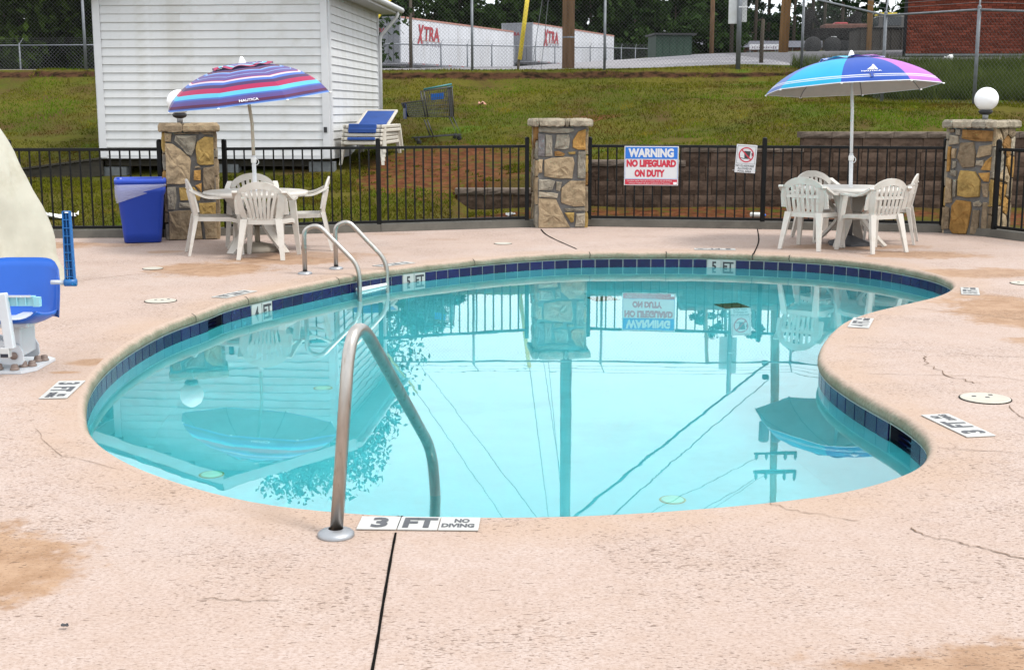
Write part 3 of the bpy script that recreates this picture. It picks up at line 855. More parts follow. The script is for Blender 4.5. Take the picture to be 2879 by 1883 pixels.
# ------------------------------------------------------------------ stone pillars
STONE = {}
def stone_mat(k):
    cols = {'t': (0.300, 0.228, 0.145), 'g': (0.240, 0.215, 0.172), 'o': (0.320, 0.180, 0.058), 'y': (0.310, 0.210, 0.075), 'b': (0.215, 0.165, 0.110), 'p': (0.290, 0.250, 0.190), 'r': (0.200, 0.110, 0.042), 'v': (0.155, 0.142, 0.142)}
    return mat("fieldstone_" + {'t': 'tan', 'g': 'grey', 'o': 'ochre', 'y': 'yellow', 'b': 'brown', 'p': 'pale', 'r': 'rust', 'v': 'slate'}[k], cols[k], rough=.9, var=.32, scale=9, bump=1.0, bscale=34, rnd=.14,
               dirt=tuple(c * .45 for c in cols[k]), dirt_scale=7, dirt_lo=.54, dirt_hi=.74, spec=.06)
M_MORTAR = mat("mortar", (0.140, 0.136, 0.132), rough=.95, var=.2, scale=14, bump=.5, bscale=60)
rs = random.Random(11)
def stone_piece(poly, m, parent, M, depth=0.034):
    """one irregular stone: polygon in face coordinates (u, v) metres; M maps (u, v, out) to the pillar"""
    pts = [Vector((p[0], p[1])) for p in poly]
    ar = sum(pts[i].x * pts[(i + 1) % len(pts)].y - pts[(i + 1) % len(pts)].x * pts[i].y for i in range(len(pts)))
    if ar < 0: pts = pts[::-1]
    # break long edges so the outline is uneven
    fine = []
    for i in range(len(pts)):
        a, c = pts[i], pts[(i + 1) % len(pts)]
        L = (c - a).length; k = max(1, int(L / .085))
        nrm = Vector(((c - a).y, -(c - a).x)).normalized() if L > 0 else Vector((0, 0))
        for q in range(k):
            fine.append(a.lerp(c, q / k) + nrm * (rs.uniform(-.006, .004) if q else -.002))
    n = len(fine); c = sum(fine, Vector((0, 0))) / n
    size = min(1, max(.35, math.sqrt(abs(ar) / 2) / .2))
    b = B()
    dtop = depth * rs.uniform(.8, 1.25)
    rings = [(1.0, -.01), (1.0, dtop * .70), (.972, dtop * .98), (.70, dtop * 1.06), (.36, dtop * 1.12)]
    for s_, z in rings:
        for p in fine:
            q = c + (p - c) * s_
            b.v.append(tuple(M @ Vector((q.x, q.y, z + (rs.uniform(-.012, .009) * size if s_ < .96 else rs.uniform(-.006, .003) if s_ < 1 else 0)))))
    b.v.append(tuple(M @ Vector((c.x, c.y, dtop * 1.2))))
    for k in range(len(rings) - 1):
        for i in range(n):
            j = (i + 1) % n
            b.f.append((k * n + i, k * n + j, (k + 1) * n + j, (k + 1) * n + i)); b.smooth.append(False)
    o = (len(rings) - 1) * n
    for i in range(n): b.f.append((o + i, o + (i + 1) % n, len(rings) * n)); b.smooth.append(False)
    return b.build("stone", m, parent)
def clip_half(poly, p, nn):
    out = []
    for i in range(len(poly)):
        a, c = poly[i], poly[(i + 1) % len(poly)]
        da, dc = (a - p).dot(nn), (c - p).dot(nn)
        if da <= 0: out.append(a)
        if da * dc < 0: out.append(a.lerp(c, da / (da - dc)))
    return out
def voronoi_face(w, h, nseed, seed, gap=.016):
    r = random.Random(seed); pts = []
    tries = 0
    while len(pts) < nseed and tries < 4000:
        tries += 1
        p = Vector((r.uniform(0, w), r.uniform(0, h)))
        if all((p - q).length > .62 * math.sqrt(w * h / nseed) for q in pts): pts.append(p)
    cells = []
    for p in pts:
        poly = [Vector((.0, 0)), Vector((w, 0)), Vector((w, h)), Vector((.0, h))]
        for q in pts:
            if q is p: continue
            d = (q - p); poly = clip_half(poly, (p + q) / 2 - d.normalized() * gap / 2, d)
            if len(poly) < 3: break
        if len(poly) >= 3: cells.append(poly)
    return cells
def face_matrix(w, d, k, h):
    """maps (u to the right as seen from outside, v up, out) for side k of a pillar centred on its origin"""
    base = [((-w / 2, -d / 2), (1, 0), (0, -1)), ((w / 2, -d / 2), (0, 1), (1, 0)), ((w / 2, d / 2), (-1, 0), (0, 1)), ((-w / 2, d / 2), (0, -1), (-1, 0))][k]
    (ox, oy), (ux, uy), (nx, ny) = base
    return Matrix(((ux, 0, nx, ox), (uy, 0, ny, oy), (0, 1, 0, 0), (0, 0, 0, 1)))
def pillar(label, loc, rz, w, h, front, cap_h=.10, cap_over=.075, seed=1, cap_split=(.13, .52, .61), cap_cols="pppp"):
    t = thing("stone_pillar", label, "pillar", loc, rz, "stone pillars along the pool fence")
    hb = h - cap_h
    B().box((0, 0, hb / 2), (w - .03, w - .03, hb)).build("mortar_core", M_MORTAR, t)
    for k in range(4):
        M = face_matrix(w - .028, w - .028, k, hb)
        if k == 0:
            for key, poly in front:
                pp = [(max(.0, min(1, u)) * (w - .028), max(0.004, min(.995, v)) * hb) for u, v in poly]
                stone_piece(pp, stone_mat(key), t, M)
        else:
            for cell in voronoi_face(w - .028, hb - .004, 17, seed * 10 + k):
                stone_piece([(p.x, p.y + .002) for p in cell], stone_mat(rs.choice("ttggobbpyr")), t, M)
    # cap: rough slabs side by side, proud of the shaft
    W = w + 2 * cap_over; cuts = [0] + list(cap_split) + [1]
    for i, (a, c) in enumerate(zip(cuts, cuts[1:])):
        for yy, (y0, y1) in enumerate(((-.5, 0.02), (0.02, .5))):
            x0, x1 = (a - .5) * W + .004, (c - .5) * W - .004
            if yy: x0, x1 = (-.5 + i / (len(cuts) - 1)) * W + .004, (-.5 + (i + 1) / (len(cuts) - 1)) * W - .004
            ya, yb = y0 * W + .004, y1 * W - .004
            b = B(); n = 7; top = rs.uniform(-.006, .008)
            for (zz, ins) in ((hb + .002, .012), (hb + .02, .0), (hb + cap_h * .75, .002), (hb + cap_h + top, .022)):
                for k in range(4 * n):
                    sd, u = k // n, (k % n) / n
                    px, py = [(u, 0), (1, u), (1 - u, 1), (0, 1 - u)][sd]
                    X = x0 + ins + (x1 - x0 - 2 * ins) * px; Y = ya + ins + (yb - ya - 2 * ins) * py
                    j = .007
                    b.v.append((X + rs.uniform(-j, j) * .6, Y + rs.uniform(-j, j), zz + rs.uniform(-j, j) * .6))
            N = 4 * n
            for q in range(3):
                for k in range(N):
                    b.f.append((q * N + k, q * N + (k + 1) % N, (q + 1) * N + (k + 1) % N, (q + 1) * N + k)); b.smooth.append(False)
            b.f.append(list(range(3 * N, 4 * N))); b.smooth.append(False)
            b.build("cap_stone", stone_mat(cap_cols[i % len(cap_cols)]), t)
    return t
def norm_polys(rows, x0, x1, ytop, ybot, lean=0.0):
    out = []
    for key, poly in rows:
        q = []
        for x, y in poly:
            sh_ = lean * (y - ytop) / (ybot - ytop)
            q.append(((x - x0 - sh_) / (x1 - x0), (ybot - y) / (ybot - ytop)))
        out.append((key, q))
    return out
mid_front = norm_polys([
 ('g',[(245,185),(280,172),(720,195),(740,230),(650,258),(420,258),(245,240)]),('v',[(240,265),(330,270),(330,555),(240,550)]),('g',[(338,272),(430,282),(440,548),(338,555)]),
 ('g',[(490,275),(660,270),(680,330),(665,450),(600,465),(465,455)]),('o',[(790,235),(897,200),(897,470),(790,470),(715,440),(715,350)]),('r',[(465,490),(520,480),(610,515),(600,545),(470,550)]),
 ('y',[(650,500),(755,490),(755,525),(665,530)]),('g',[(795,490),(897,485),(897,840),(790,830),(785,700)]),('t',[(320,600),(430,570),(720,560),(745,640),(715,840),(530,840),(325,810)]),
 ('t',[(245,590),(305,590),(300,760),(250,765)]),('g',[(250,850),(400,845),(480,870),(440,980),(250,990)]),('p',[(490,875),(570,880),(545,1000),(490,990)]),
 ('t',[(680,865),(897,865),(897,1195),(740,1205),(620,1170),(560,1150),(565,960)]),('p',[(250,1005),(520,1030),(510,1090),(250,1075)]),
 ('t',[(250,1090),(490,1100),(560,1240),(690,1470),(250,1478)]),('y',[(610,1280),(745,1275),(740,1400),(700,1410)]),('p',[(770,1295),(897,1285),(897,1465),(760,1465)]),('g',[(600,1225),(897,1215),(897,1255),(640,1260)])], 240, 900, 172, 1480)
left_front = norm_polys([
 ('t',[(110,190),(205,200),(195,305),(110,300)]),('g',[(250,220),(530,220),(505,380),(460,475),(400,455),(340,380),(235,290)]),('t',[(110,315),(215,325),(330,400),(440,490),(455,540),(435,800),(330,820),(120,815)]),
 ('y',[(630,240),(745,245),(750,580),(560,585),(530,560),(510,380),(530,300)]),('o',[(490,650),(580,640),(580,770),(485,770)]),('b',[(500,600),(560,590),(580,615),(500,625)]),
 ('b',[(610,620),(755,600),(770,1000),(615,1005)]),('g',[(140,850),(250,845),(265,1000),(240,1120),(150,1125)]),('y',[(290,860),(440,850),(490,850),(590,960),(560,1020),(310,1015)]),
 ('o',[(505,835),(590,800),(590,920)]),('g',[(290,1040),(480,1045),(470,1110),(290,1100)]),('b',[(160,1150),(440,1130),(500,1290),(480,1495),(165,1495),(160,1250)]),
 ('y',[(550,1050),(775,1040),(780,1210),(590,1220),(560,1180)]),('t',[(600,1240),(785,1230),(795,1490),(640,1495)]),('b',[(580,190),(745,180),(745,215),(620,215)]),
 ('t',[(520,1190),(570,1230),(600,1490),(500,1495)]),('b',[(230,190),(560,192),(560,206),(230,210)])], 110, 750, 185, 1500, 50)
right_front = norm_polys([
 ('b',[(170,460),(210,460),(210,490),(170,495)]),('g',[(225,460),(265,460),(260,520),(225,515)]),('r',[(280,460),(550,470),(545,570),(400,575),(275,550)]),('p',[(170,515),(245,525),(255,600),(165,615)]),
 ('b',[(265,590),(380,580),(400,700),(395,820),(290,835),(240,740)]),('t',[(430,620),(535,600),(530,700),(430,735),(410,730)]),('o',[(160,630),(185,630),(180,870),(155,880)]),('t',[(195,650),(230,645),(225,745),(195,745)]),
 ('g',[(200,770),(235,770),(230,830),(205,850)]),('p',[(410,760),(475,750),(475,810),(405,805)]),('o',[(490,760),(535,720),(530,850),(450,850)]),('g',[(190,860),(240,860),(240,920),(190,915)]),
 ('y',[(275,860),(400,865),(450,950),(445,1110),(340,1125),(255,1110),(255,950)]),('o',[(430,880),(525,870),(520,960),(480,960),(450,920)]),('t',[(150,930),(200,950),(205,1180),(145,1190)]),('g',[(215,950),(245,950),(240,1120),(215,1125)]),
 ('b',[(460,980),(520,975),(515,1110),(480,1110)]),('o',[(245,1150),(370,1160),(380,1230),(340,1480),(220,1488),(190,1440),(205,1210)]),('p',[(390,1170),(440,1145),(470,1180),(460,1205),(400,1205)]),
 ('b',[(395,1240),(450,1240),(440,1480),(375,1480)]),('b',[(150,1220),(185,1230),(185,1440),(140,1450)]),('b',[(480,1160),(515,1160),(510,1480),(470,1480)])], 160, 540, 450, 1490, -25)
pillar("middle stone pillar with flat slab cap and no lamp", (0.635, 17.47, 0), R(4), .66, 1.43, mid_front, seed=1, cap_split=(.12, .54, .61))
pillar("left stone pillar beside the blue bin, lamp half hidden by the striped umbrella", (-3.92, 15.86, 0), R(13.7), .60, 1.385, left_front, seed=2, cap_split=(.40,), cap_cols="bt", cap_over=.06)
pillar("right stone pillar with a white globe lamp, set cornerwise", (5.90, 16.42, 0), R(-45), .60, 1.42, right_front, seed=3, cap_split=(.2, .55, .8), cap_cols="gp", cap_over=.06)

# globe lamps
M_GLOBE = mat("opal_globe", (0.82, 0.82, 0.83), rough=.28, var=.02, spec=.5, sss=.15)
M_LAMPB = mat("lamp_black", (0.015, 0.015, 0.017), rough=.5, var=.2)
M_GALV = mat("galvanised", (0.36, 0.37, 0.39), rough=.5, var=.15, scale=12, metal=.55)
def globe_lamp(label, loc):
    t = thing("globe_lamp", label, "lamp", loc, 0, "white globe lamps on stone pillars")
    B().tube([(0, 0, 0), (0, 0, .10)], .035, 14).build("stem", M_GALV, t)
    B().lathe([(.045, .06), (.075, .075), (.088, .10), (.078, .118), (.0001, .122)], 24).build("collar", M_LAMPB, t)
    prof_ = [(  .146 * math.sin(math.pi * k / 18) + .0001, .112 + .141 - .146 * math.cos(math.pi * k / 18)) for k in range(19)]
    B().lathe(prof_, 32).build("globe", M_GLOBE, t)
globe_lamp("white globe lamp mostly hidden behind the striped umbrella", (-4.01, 15.80, 1.387))
globe_lamp("white globe lamp in full view on the right stone pillar", (5.93, 16.40, 1.425))

# ------------------------------------------------------------------ retaining wall of split-face blocks (stepped top)
M_BLOCK = mat("split_face_block", (0.094, 0.065, 0.049), rough=.95, var=.30, scale=9, bump=.9, bscale=22, rnd=.22, dirt=(.030, .022, .018), dirt_scale=4, dirt_lo=.5, dirt_hi=.72, spec=.03)
M_BCAP = mat("block_cap", (0.135, 0.108, 0.088), rough=.95, var=.25, scale=9, bump=.7, bscale=30, rnd=.12, spec=.03)
wall = thing("retaining_wall", "stepped retaining wall of brown split-face blocks behind the pool fence", "wall", (0, 18.9, 0))
wall["kind"] = "thing"
rb = random.Random(5)
BH, BW = .203, .445
def wall_y(x): return -0.02 * (x - 3.5) ** 2 * .06
def rough_block(w, h, d, m, nm, x, z, set_back):
    b = B(); nx, nz = 5, 3
    for j in range(nz + 1):
        for i in range(nx + 1):
            e = (i in (0, nx)) or (j in (0, nz))
            b.v.append((-w / 2 + w * i / nx, -d / 2 - (0 if e else rb.uniform(.000, .012)) + (.006 if e else 0), -h / 2 + h * j / nz))
    for j in range(nz):
        for i in range(nx):
            a = j * (nx + 1) + i; b.f.append((a, a + 1, a + nx + 2, a + nx + 1)); b.smooth.append(False)
    o = len(b.v); x0, x1, y1, z0, z1 = -w / 2, w / 2, d / 2, -h / 2, h / 2; y0 = -d / 2 + .006
    b.add([(x0, y0, z0), (x1, y0, z0), (x1, y1, z0), (x0, y1, z0), (x0, y0, z1), (x1, y0, z1), (x1, y1, z1), (x0, y1, z1)], [(0, 3, 2, 1), (4, 5, 6, 7), (1, 2, 6, 5), (3, 0, 4, 7), (2, 3, 7, 6)])
    b.build(nm, m, wall, (x, wall_y(x) + set_back, z))
z_base = 0.13
tops = [(-0.80, 0.62, 2), (0.62, 2.50, 3), (2.50, 4.20, 4), (4.20, 9.4, 5)]    # x0, x1, courses above base
for row in range(-1, 5):
    x = -0.80 + (BW / 2 if row % 2 else 0) - (BW if row % 2 else 0)
    while x < 9.4:
        w_ = BW * rb.uniform(.88, 1.1); xc = x + w_ / 2
        n_c = next((c for a, e, c in tops if a <= xc < e), 0)
        if row < n_c - (1 if n_c < 3 else 0) and n_c:
            rough_block(w_ - .008, BH - .006, .26, M_BLOCK, "block", xc, z_base + row * BH + BH / 2 + (0), .012 * row)
        x += w_
for (a, e, c) in tops:
    c2 = c - (1 if c < 3 else 0); x = a - .03
    while x < e - .05:
        w_ = min(rb.uniform(.40, .52), e - x + .01)
        rough_block(w_ - .006, .085, .33, M_BCAP, "cap_block", x + w_ / 2, z_base + c2 * BH + .045, .012 * c2 - .0)
        x += w_

# ------------------------------------------------------------------ white clapboard shed on piers
M_SIDING = mat("white_vinyl_siding", (0.575, 0.58, 0.585), rough=.45, var=.05, scale=2.2, rnd=.025, dirt=(.41, .395, .35), dirt_scale=1.3, dirt_lo=.50, dirt_hi=.78, spec=.35)
M_TRIM = mat("white_trim", (0.58, 0.585, 0.60), rough=.42, var=.04, scale=4)
M_SHINGLE = mat("dark_shingle", (0.055, 0.055, 0.062), rough=.95, var=.35, scale=30, bump=.5)
M_DWOOD = mat("weathered_wood", (0.030, 0.026, 0.018), rough=.95, var=.35, scale=6, bump=.5, bscale=30, stretch=(1, 4, 4))
M_CMU = mat("concrete_block", (0.13, 0.14, 0.145), rough=.95, var=.2, scale=14, bump=.4)
M_SOFFIT = mat("soffit_vinyl", (0.46, 0.45, 0.43), rough=.6, var=.06)
SW, SD, ZB, ZT = 3.66, 4.45, 0.82, 3.40
shed = thing("shed", "white clapboard shed standing on low piers behind the fence", "shed", (-2.83, 20.3, 0), R(-4.0))
def clap(L):                                        # lapped board: thick at its lower edge
    return [(0, 0), (-.023, 0), (-.020, .014), (0.0, .150), (.012, .150), (.012, 0)]
def siding_board(L, name, along, at, z, trim_l=0, trim_r=0):
    b = B(); pr = clap(L); n = len(pr)
    for x in (0, L):
        for (o, h) in pr: b.v.append((x, o, h) if along == 'x' else (-o, x, h))
    b.f += [[i for i in range(n)][::-1 if along == 'x' else 1], [n + i for i in range(n)][::1 if along == 'x' else -1]]
    for i in range(n):
        j = (i + 1) % n
        b.f.append((i, j, n + j, n + i) if along == 'x' else (j, i, n + i, n + j))
    b.smooth += [False] * (n + 2)
    b.build("siding_board", M_SIDING, shed, at, fix=True)
EXP = .1275
nb = int((ZT - ZB) / EXP)
for k in range(nb):
    z = ZB + .02 + k * EXP
    cut = (.36, .71, .52, .22)[k % 4] * (SW - .20)
    if k % 5 in (1, 3):                             # two lengths lapped at a seam
        siding_board(cut + .02, "b", 'x', (-SW + .10, -.0022, z), z); siding_board(SW - .20 - cut, "b", 'x', (-SW + .10 + cut, 0, z + .0012), z)
    else: siding_board(SW - .20, "b", 'x', (-SW + .10, 0, z), z)
    siding_board(SD - .17, "b", 'y', (0, .085, z), z)
PITCH_R = math.tan(R(18.0))
k = 0
while True:                                         # gable boards get shorter towards the ridge
    z = ZB + .02 + (nb + k) * EXP
    half = SW / 2 - max(0, (z + .05 - ZT)) / PITCH_R
    if half < .18: break
    siding_board(2 * min(half, SW / 2 - .1), "b", 'x', (-SW / 2 - min(half, SW / 2 - .1), 0, z), z)
    k += 1
core = B().box((-SW / 2, SD / 2, (ZB + ZT) / 2), (SW - .05, SD - .05, ZT - ZB))
core.build("wall_core", M_TRIM, shed)
for (cx_, cy_) in ((0, 0), (-SW, 0), (0, SD)):
    sx_ = -1 if cx_ == 0 else 1; sy_ = 1 if cy_ == 0 else -1
    t_ = B()
    t_.box((cx_ + sx_ * .05 , cy_ - sy_ * .012, (ZB + ZT) / 2 + .0), (.105, .044, ZT - ZB + .03))
    t_.box((cx_ - sx_ * .012, cy_ + sy_ * .060, (ZB + ZT) / 2 + .0), (.044, .096, ZT - ZB + .03))
    t_.build("corner_trim", M_TRIM, shed)
for nm, c_, d_ in (("starter_strip", (-SW / 2, -.004, ZB - .005), (SW, .03, .05)), ("starter_strip", (.004, SD / 2 + .02, ZB - .005), (.03, SD - .08, .05))):
    B().box(c_, d_).build(nm, M_TRIM, shed)
EV, RK = .36, .30
z_e = ZT + .02 - EV * PITCH_R
z_r = ZT + .02 + SW / 2 * PITCH_R
for sgn in (-1, 1):
    xe = -SW / 2 + sgn * (SW / 2 + EV); xr = -SW / 2
    r_ = B(); th = .10
    q = [(xr, -RK, z_r + .06), (xe, -RK, z_e + .06), (xe, SD + RK, z_e + .06), (xr, SD + RK, z_r + .06)]
    vs = q + [(x, y, z + th) for x, y, z in q]
    r_.add(vs, [(0, 1, 2, 3), (7, 6, 5, 4), (0, 4, 5, 1), (1, 5, 6, 2), (2, 6, 7, 3), (3, 7, 4, 0)])
    rf = r_.build("roof", M_SHINGLE, shed, fix=True)
    # fascia + gutter along the eave, rake board on the gable
    B().box((xe + sgn * .004, SD / 2, z_e + .075), (.03, SD + 2 * RK, .15)).build("fascia", M_TRIM, rf)
    B().tube([(xe + sgn * .06, -RK, z_e + .08), (xe + sgn * .06, SD + RK, z_e + .08)], .055, 8).build("gutter", M_TRIM, rf)
    L = math.hypot(xe - xr, z_e - z_r); an = math.atan2(z_e - z_r, xe - xr)
    rk = B().box((L / 2, -RK - .012, .045), (L, .03, .17), Matrix.Translation((xr, 0, z_r + .02)) @ Matrix.Rotation(-an, 4, 'Y'))
    rk.build("rake_board", M_TRIM, rf)
    so = B(); xs = -SW / 2 + sgn * SW / 2
    so.add([(xs, -RK, z_e + .01), (xe, -RK, z_e + .01), (xe, SD + RK, z_e + .01), (xs, SD + RK, z_e + .01)], [(0, 1, 2, 3)])
    so.build("soffit", M_SOFFIT, rf)
    sr = B(); sr.add([(xr, -RK, z_r + .03), (xe, -RK, z_e + .03), (xe, 0, z_e + .03), (xr, 0, z_r + .03)], [(0, 1, 2, 3)]); sr.build("rake_soffit", M_SOFFIT, rf)
# downspout elbow from gutter to the rear corner
B().tube(rounded([(EV + .04, SD - .1, z_e + .03), (EV + .04, SD - .1, z_e - .05), (.06, SD - .06, z_e - .42), (.06, SD - .06, ZB + .1)], .08), .032, 8).build("downspout", M_TRIM, shed)
B().box((-.06, -.035, ZB + .42), (.05, .025, .085)).build("hasp", M_LAMPB, shed)
# floor beams and piers
for y_ in (.15, SD / 2, SD - .15):
    B().box((-SW / 2, y_, ZB - .085), (SW - .02, .09, .13)).build("floor_beam", M_DWOOD, shed)
for (px, py) in ((-.16, .16), (-SW * .46, .16), (-SW + .17, .16), (-.16, SD - .2), (-SW + .17, SD - .2), (-.16, SD / 2), (-SW + .17, SD / 2)):
    wx, wy = -2.83 + px, 20.3 + py
    zg = ground_z(wx, wy) - .05
    p_ = B()
    hgt = ZB - .15 - zg
    p_.bbox((px, py, zg + .10), (.40, .20, .20), .006)
    if hgt > .22: p_.bbox((px, py, zg + .20 + (hgt - .20) / 2), (.20, .20, hgt - .204), .006)
    p_.build("pier", M_CMU, shed)

# stack of paving bricks pushed under the shed
M_BRICKR = mat("paver_red", (0.22, 0.085, 0.060), rough=.9, var=.2, rnd=.25, bump=.3)
bs = thing("brick_pile", "small pile of red pavers pushed under the shed behind the left pillar", "bricks", (-5.05, 20.75, ground_z(-5.05, 20.75)))
for i, (x, y, z, a) in enumerate(((-.3, 0, .05, .1), (.15, .02, .05, -.1), (-.1, .0, .13, .05), (.2, .05, .13, .2), (-.35, .1, .13, 0), (0, 0, .21, -.06))):
    B().bbox((0, 0, 0), (.40, .20, .075), .006).build("paver", M_BRICKR, bs, (x, y, z)).rotation_euler = (0, 0, a)

# dark timber ramp on the shed's left
rp = thing("ramp", "dark weathered timber ramp leading up to the left side of the shed", "ramp", (-6.47, 20.55, 0), R(-4))
z1, z0, L = .77, .33, 3.4
for k, yy in enumerate((0, 1.15)):
    b = B(); b.add([(0, yy, z1 - .25), (0, yy, z1), (-L, yy, z0), (-L, yy, z0 - .24), (0, yy + .05, z1 - .25), (0, yy + .05, z1), (-L, yy + .05, z0), (-L, yy + .05, z0 - .24)],
                   [(0, 1, 2, 3), (7, 6, 5, 4), (1, 0, 4, 5), (2, 1, 5, 6), (3, 2, 6, 7), (0, 3, 7, 4)]); b.build("stringer", M_DWOOD, rp)
for k in range(23):
    x = -.07 - k * .147; z = z1 + (x / L) * (z1 - z0) + .022
    B().bbox((0, 0, 0), (.135, 1.26, .035), .004, Matrix.Rotation(-math.atan2(z1 - z0, L), 4, 'Y')).build("plank", M_DWOOD, rp, (x, .6, z))
for k, (x, yy) in enumerate(((-1.1, .1), (-1.1, 1.1), (-2.3, .1), (-2.3, 1.1))):
    zt = z1 + (x / L) * (z1 - z0) - .1; zg = ground_z(-6.47 + x, 20.55 + yy)
    if zt > zg: B().box((x, yy, (zt + zg - .1) / 2), (.09, .09, zt - zg + .1)).build("leg", M_DWOOD, rp)

# ------------------------------------------------------------------ chain-link fences
M_STEEL = mat("galvanised_steel", (0.15, 0.162, 0.178), rough=.55, var=.2, scale=10, metal=.35)
M_WIRE = mat("chain_wire", (0.12, 0.124, 0.128), rough=.6, var=.2, metal=.3)
def chain_fence(label, stops, height, mesh_pitch=.06, wire=.0017, arm=True, post_r=.032, group="chain-link fences", rail_r=.021, mesh_from=0, arms_back=True, wires=3):
    t = thing("chain_link_fence", label, "fence", (0, 0, 0), 0, group)
    P = [Vector(s) for s in stops]
    for i, p in enumerate(P):
        po = B().tube([p - Vector((0, 0, .1)), p + Vector((0, 0, height + .02))], post_r if i not in () else post_r, 10).build("post", M_STEEL, t)
        B().lathe([(post_r * 1.1, 0), (post_r * 1.1, .03), (post_r * .6, .05), (.0001, .055)], 8, Matrix.Translation(p + Vector((0, 0, height + .01)))).build("post_cap", M_STEEL, po)
        if arm: B().tube([p + Vector((0, 0, height + .03)), p + Vector((.10, .26 if arms_back else -.26, height + .30))], .016, 6).build("barb_arm", M_STEEL, po)
    for a, c in zip(P, P[1:]):
        up = Vector((0, 0, height - .02))
        B().tube([a + up, c + up], rail_r, 8).build("top_rail", M_STEEL, t)
    wb = B(); d6 = []
    for a, c in zip(P[mesh_from:], P[mesh_from + 1:]):
        L = (c - a).length; nn = Vector(((c - a).y, -(c - a).x, 0)).normalized()
        def strand(q0, q1):
            dd = (q1 - q0); s_ = dd.cross(nn).normalized() * wire
            wb.v.extend([tuple(q0 + s_), tuple(q0 - s_), tuple(q1 - s_), tuple(q1 + s_)]); o = len(wb.v) - 4
            wb.f.append((o, o + 1, o + 2, o + 3)); wb.smooth.append(False)
            k_ = nn * wire
            wb.v.extend([tuple(q0 + k_), tuple(q0 - k_), tuple(q1 - k_), tuple(q1 + k_)]); o = len(wb.v) - 4
            wb.f.append((o, o + 1, o + 2, o + 3)); wb.smooth.append(False)
        Hm = height - .05; n = int((L + Hm) / (mesh_pitch * 1.414))
        def pt(s, z): return a + (c - a) * (s / L) + Vector((0, 0, z))
        for k in range(n + 1):
            s0 = k * mesh_pitch * 1.414 - Hm
            for sg in (1, -1):
                # line from (s0, 0) rising to the right, or its mirror image
                za, sa = max(0, -s0), max(0, s0); zb_ = min(Hm, L - s0); sb_ = s0 + zb_
                if zb_ <= za: continue
                if sg == 1: strand(pt(sa, za + .03), pt(sb_, zb_ + .03))
                else: strand(pt(L - sa, za + .03), pt(L - sb_, zb_ + .03))
        if arm:
            for w_ in range(wires):
                off = Vector((.10, .26 if arms_back else -.26, .28)) * ((w_ + 1) / wires) + Vector((0, 0, height + .02))
                B().tube([a + off, c + off], .004, 4, cap=False).build("barbed_wire", M_WIRE, t)
    wb.build("wire_mesh", M_WIRE, t)
    return t
def gp(x, y, dz=0): return (x, y, ground_z(x, y) + dz)
# rail height 1.64 m above the bank lip
CH = [(-16.0, 30.5), (-12.9, 30.5), (-9.86, 30.5), (-6.9, 30.5), (-3.95, 30.5), (-0.92, 30.5), (2.14, 30.5), (5.22, 30.5), (6.70, 30.5), (7.16, 25.4), (8.17, 23.2), (10.6, 19.9)]
chain_fence("tall near chain-link fence along the top of the grass bank, bending down at the right", [gp(x, y) for x, y in CH], 1.66, arms_back=True)
chain_fence("lower chain-link fence with leaning arms running past the white trailers", [(-6.65 + (11.03 + 6.65) * k / 13, 67 + 39.5 * k / 13, 2.95 + 1.55 * k / 13) for k in range(14)], 1.9, mesh_pitch=.16, wire=.004, post_r=.045, rail_r=.035)
chain_fence("chain-link fence before the dark trees at the far left", [(-30 + 3.05 * k * 1.25, 60, 2.45 + .02 * k) for k in range(5)], 1.95, mesh_pitch=.12, wire=.004, post_r=.04, rail_r=.03)

# two pale metal boxes on a fence post
M_BOXW = mat("sign_back_metal", (0.52, 0.53, 0.54), rough=.5, var=.12, scale=8, dirt=(.38, .37, .35))
bx = thing("sign_back", "two pale panels seen from behind, strapped to a fence post above the bank", "sign", (5.22, 30.5, 2.56))
B().tube([(0, -.06, -.1), (0, -.06, 2.3)], .055, 10).build("pole", M_STEEL, bx)
B().bbox((-.12, .01, 1.33), (.24, .05, .80), .006).build("panel", M_BOXW, bx)
B().bbox((.10, .05, 1.40), (.17, .05, .86), .006).build("panel", M_BOXW, bx)
B().box((.07, -.12, 1.30), (.20, .01, .025)).build("strap", M_TRIM, bx)

# ------------------------------------------------------------------ utility poles, guys and cables
M_POLE = mat("pole_wood", (0.190, 0.115, 0.066), rough=.9, var=.35, scale=4, bump=.5, bscale=20, stretch=(4, 4, .4), spec=.1)
M_POLE2 = mat("pole_wood_orange", (0.25, 0.140, 0.058), rough=.9, var=.25, scale=4, bump=.4, bscale=20, stretch=(4, 4, .4), spec=.1)
M_POLE3 = mat("pole_wood_grey", (0.065, 0.054, 0.042), rough=.9, var=.3, scale=4, stretch=(4, 4, .4), spec=.1)
M_CABLE = mat("cable_black", (0.012, 0.012, 0.013), rough=.6, var=.1)
M_YEL = mat("guy_guard_yellow", (0.62, 0.47, 0.03), rough=.5, var=.15, scale=5)
M_INS = mat("insulator", (0.10, 0.10, 0.11), rough=.4, var=.1)
def uplabel(o): return o
p1 = thing("utility_pole", "thick brown wooden utility pole rising behind the chain-link fence", "utility pole", (1.43, 33.5, ground_z(1.43, 33.5)), 0, "utility poles")
B().tube([(0, 0, -.3), (0, 0, 5), (.0, 0, 10.5)], [.160, .145, .115], 16).build("shaft", M_POLE, p1)
B().lathe([(.158, 0), (.162, .02), (.158, .04)], 16, Matrix.Translation((0, 0, .75))).build("band", M_STEEL, p1)
B().bbox((0, 0, 0), (2.4, .11, .13), .01).build("crossarm", M_POLE3, p1, (0, -.16, 9.8))
for k in (-1.05, -.5, .5, 1.05): B().lathe([(.02, 0), (.05, .03), (.05, .07), (.02, .12), (.0001, .13)], 8).build("insulator", M_INS, p1, (k, -.16, 9.87))
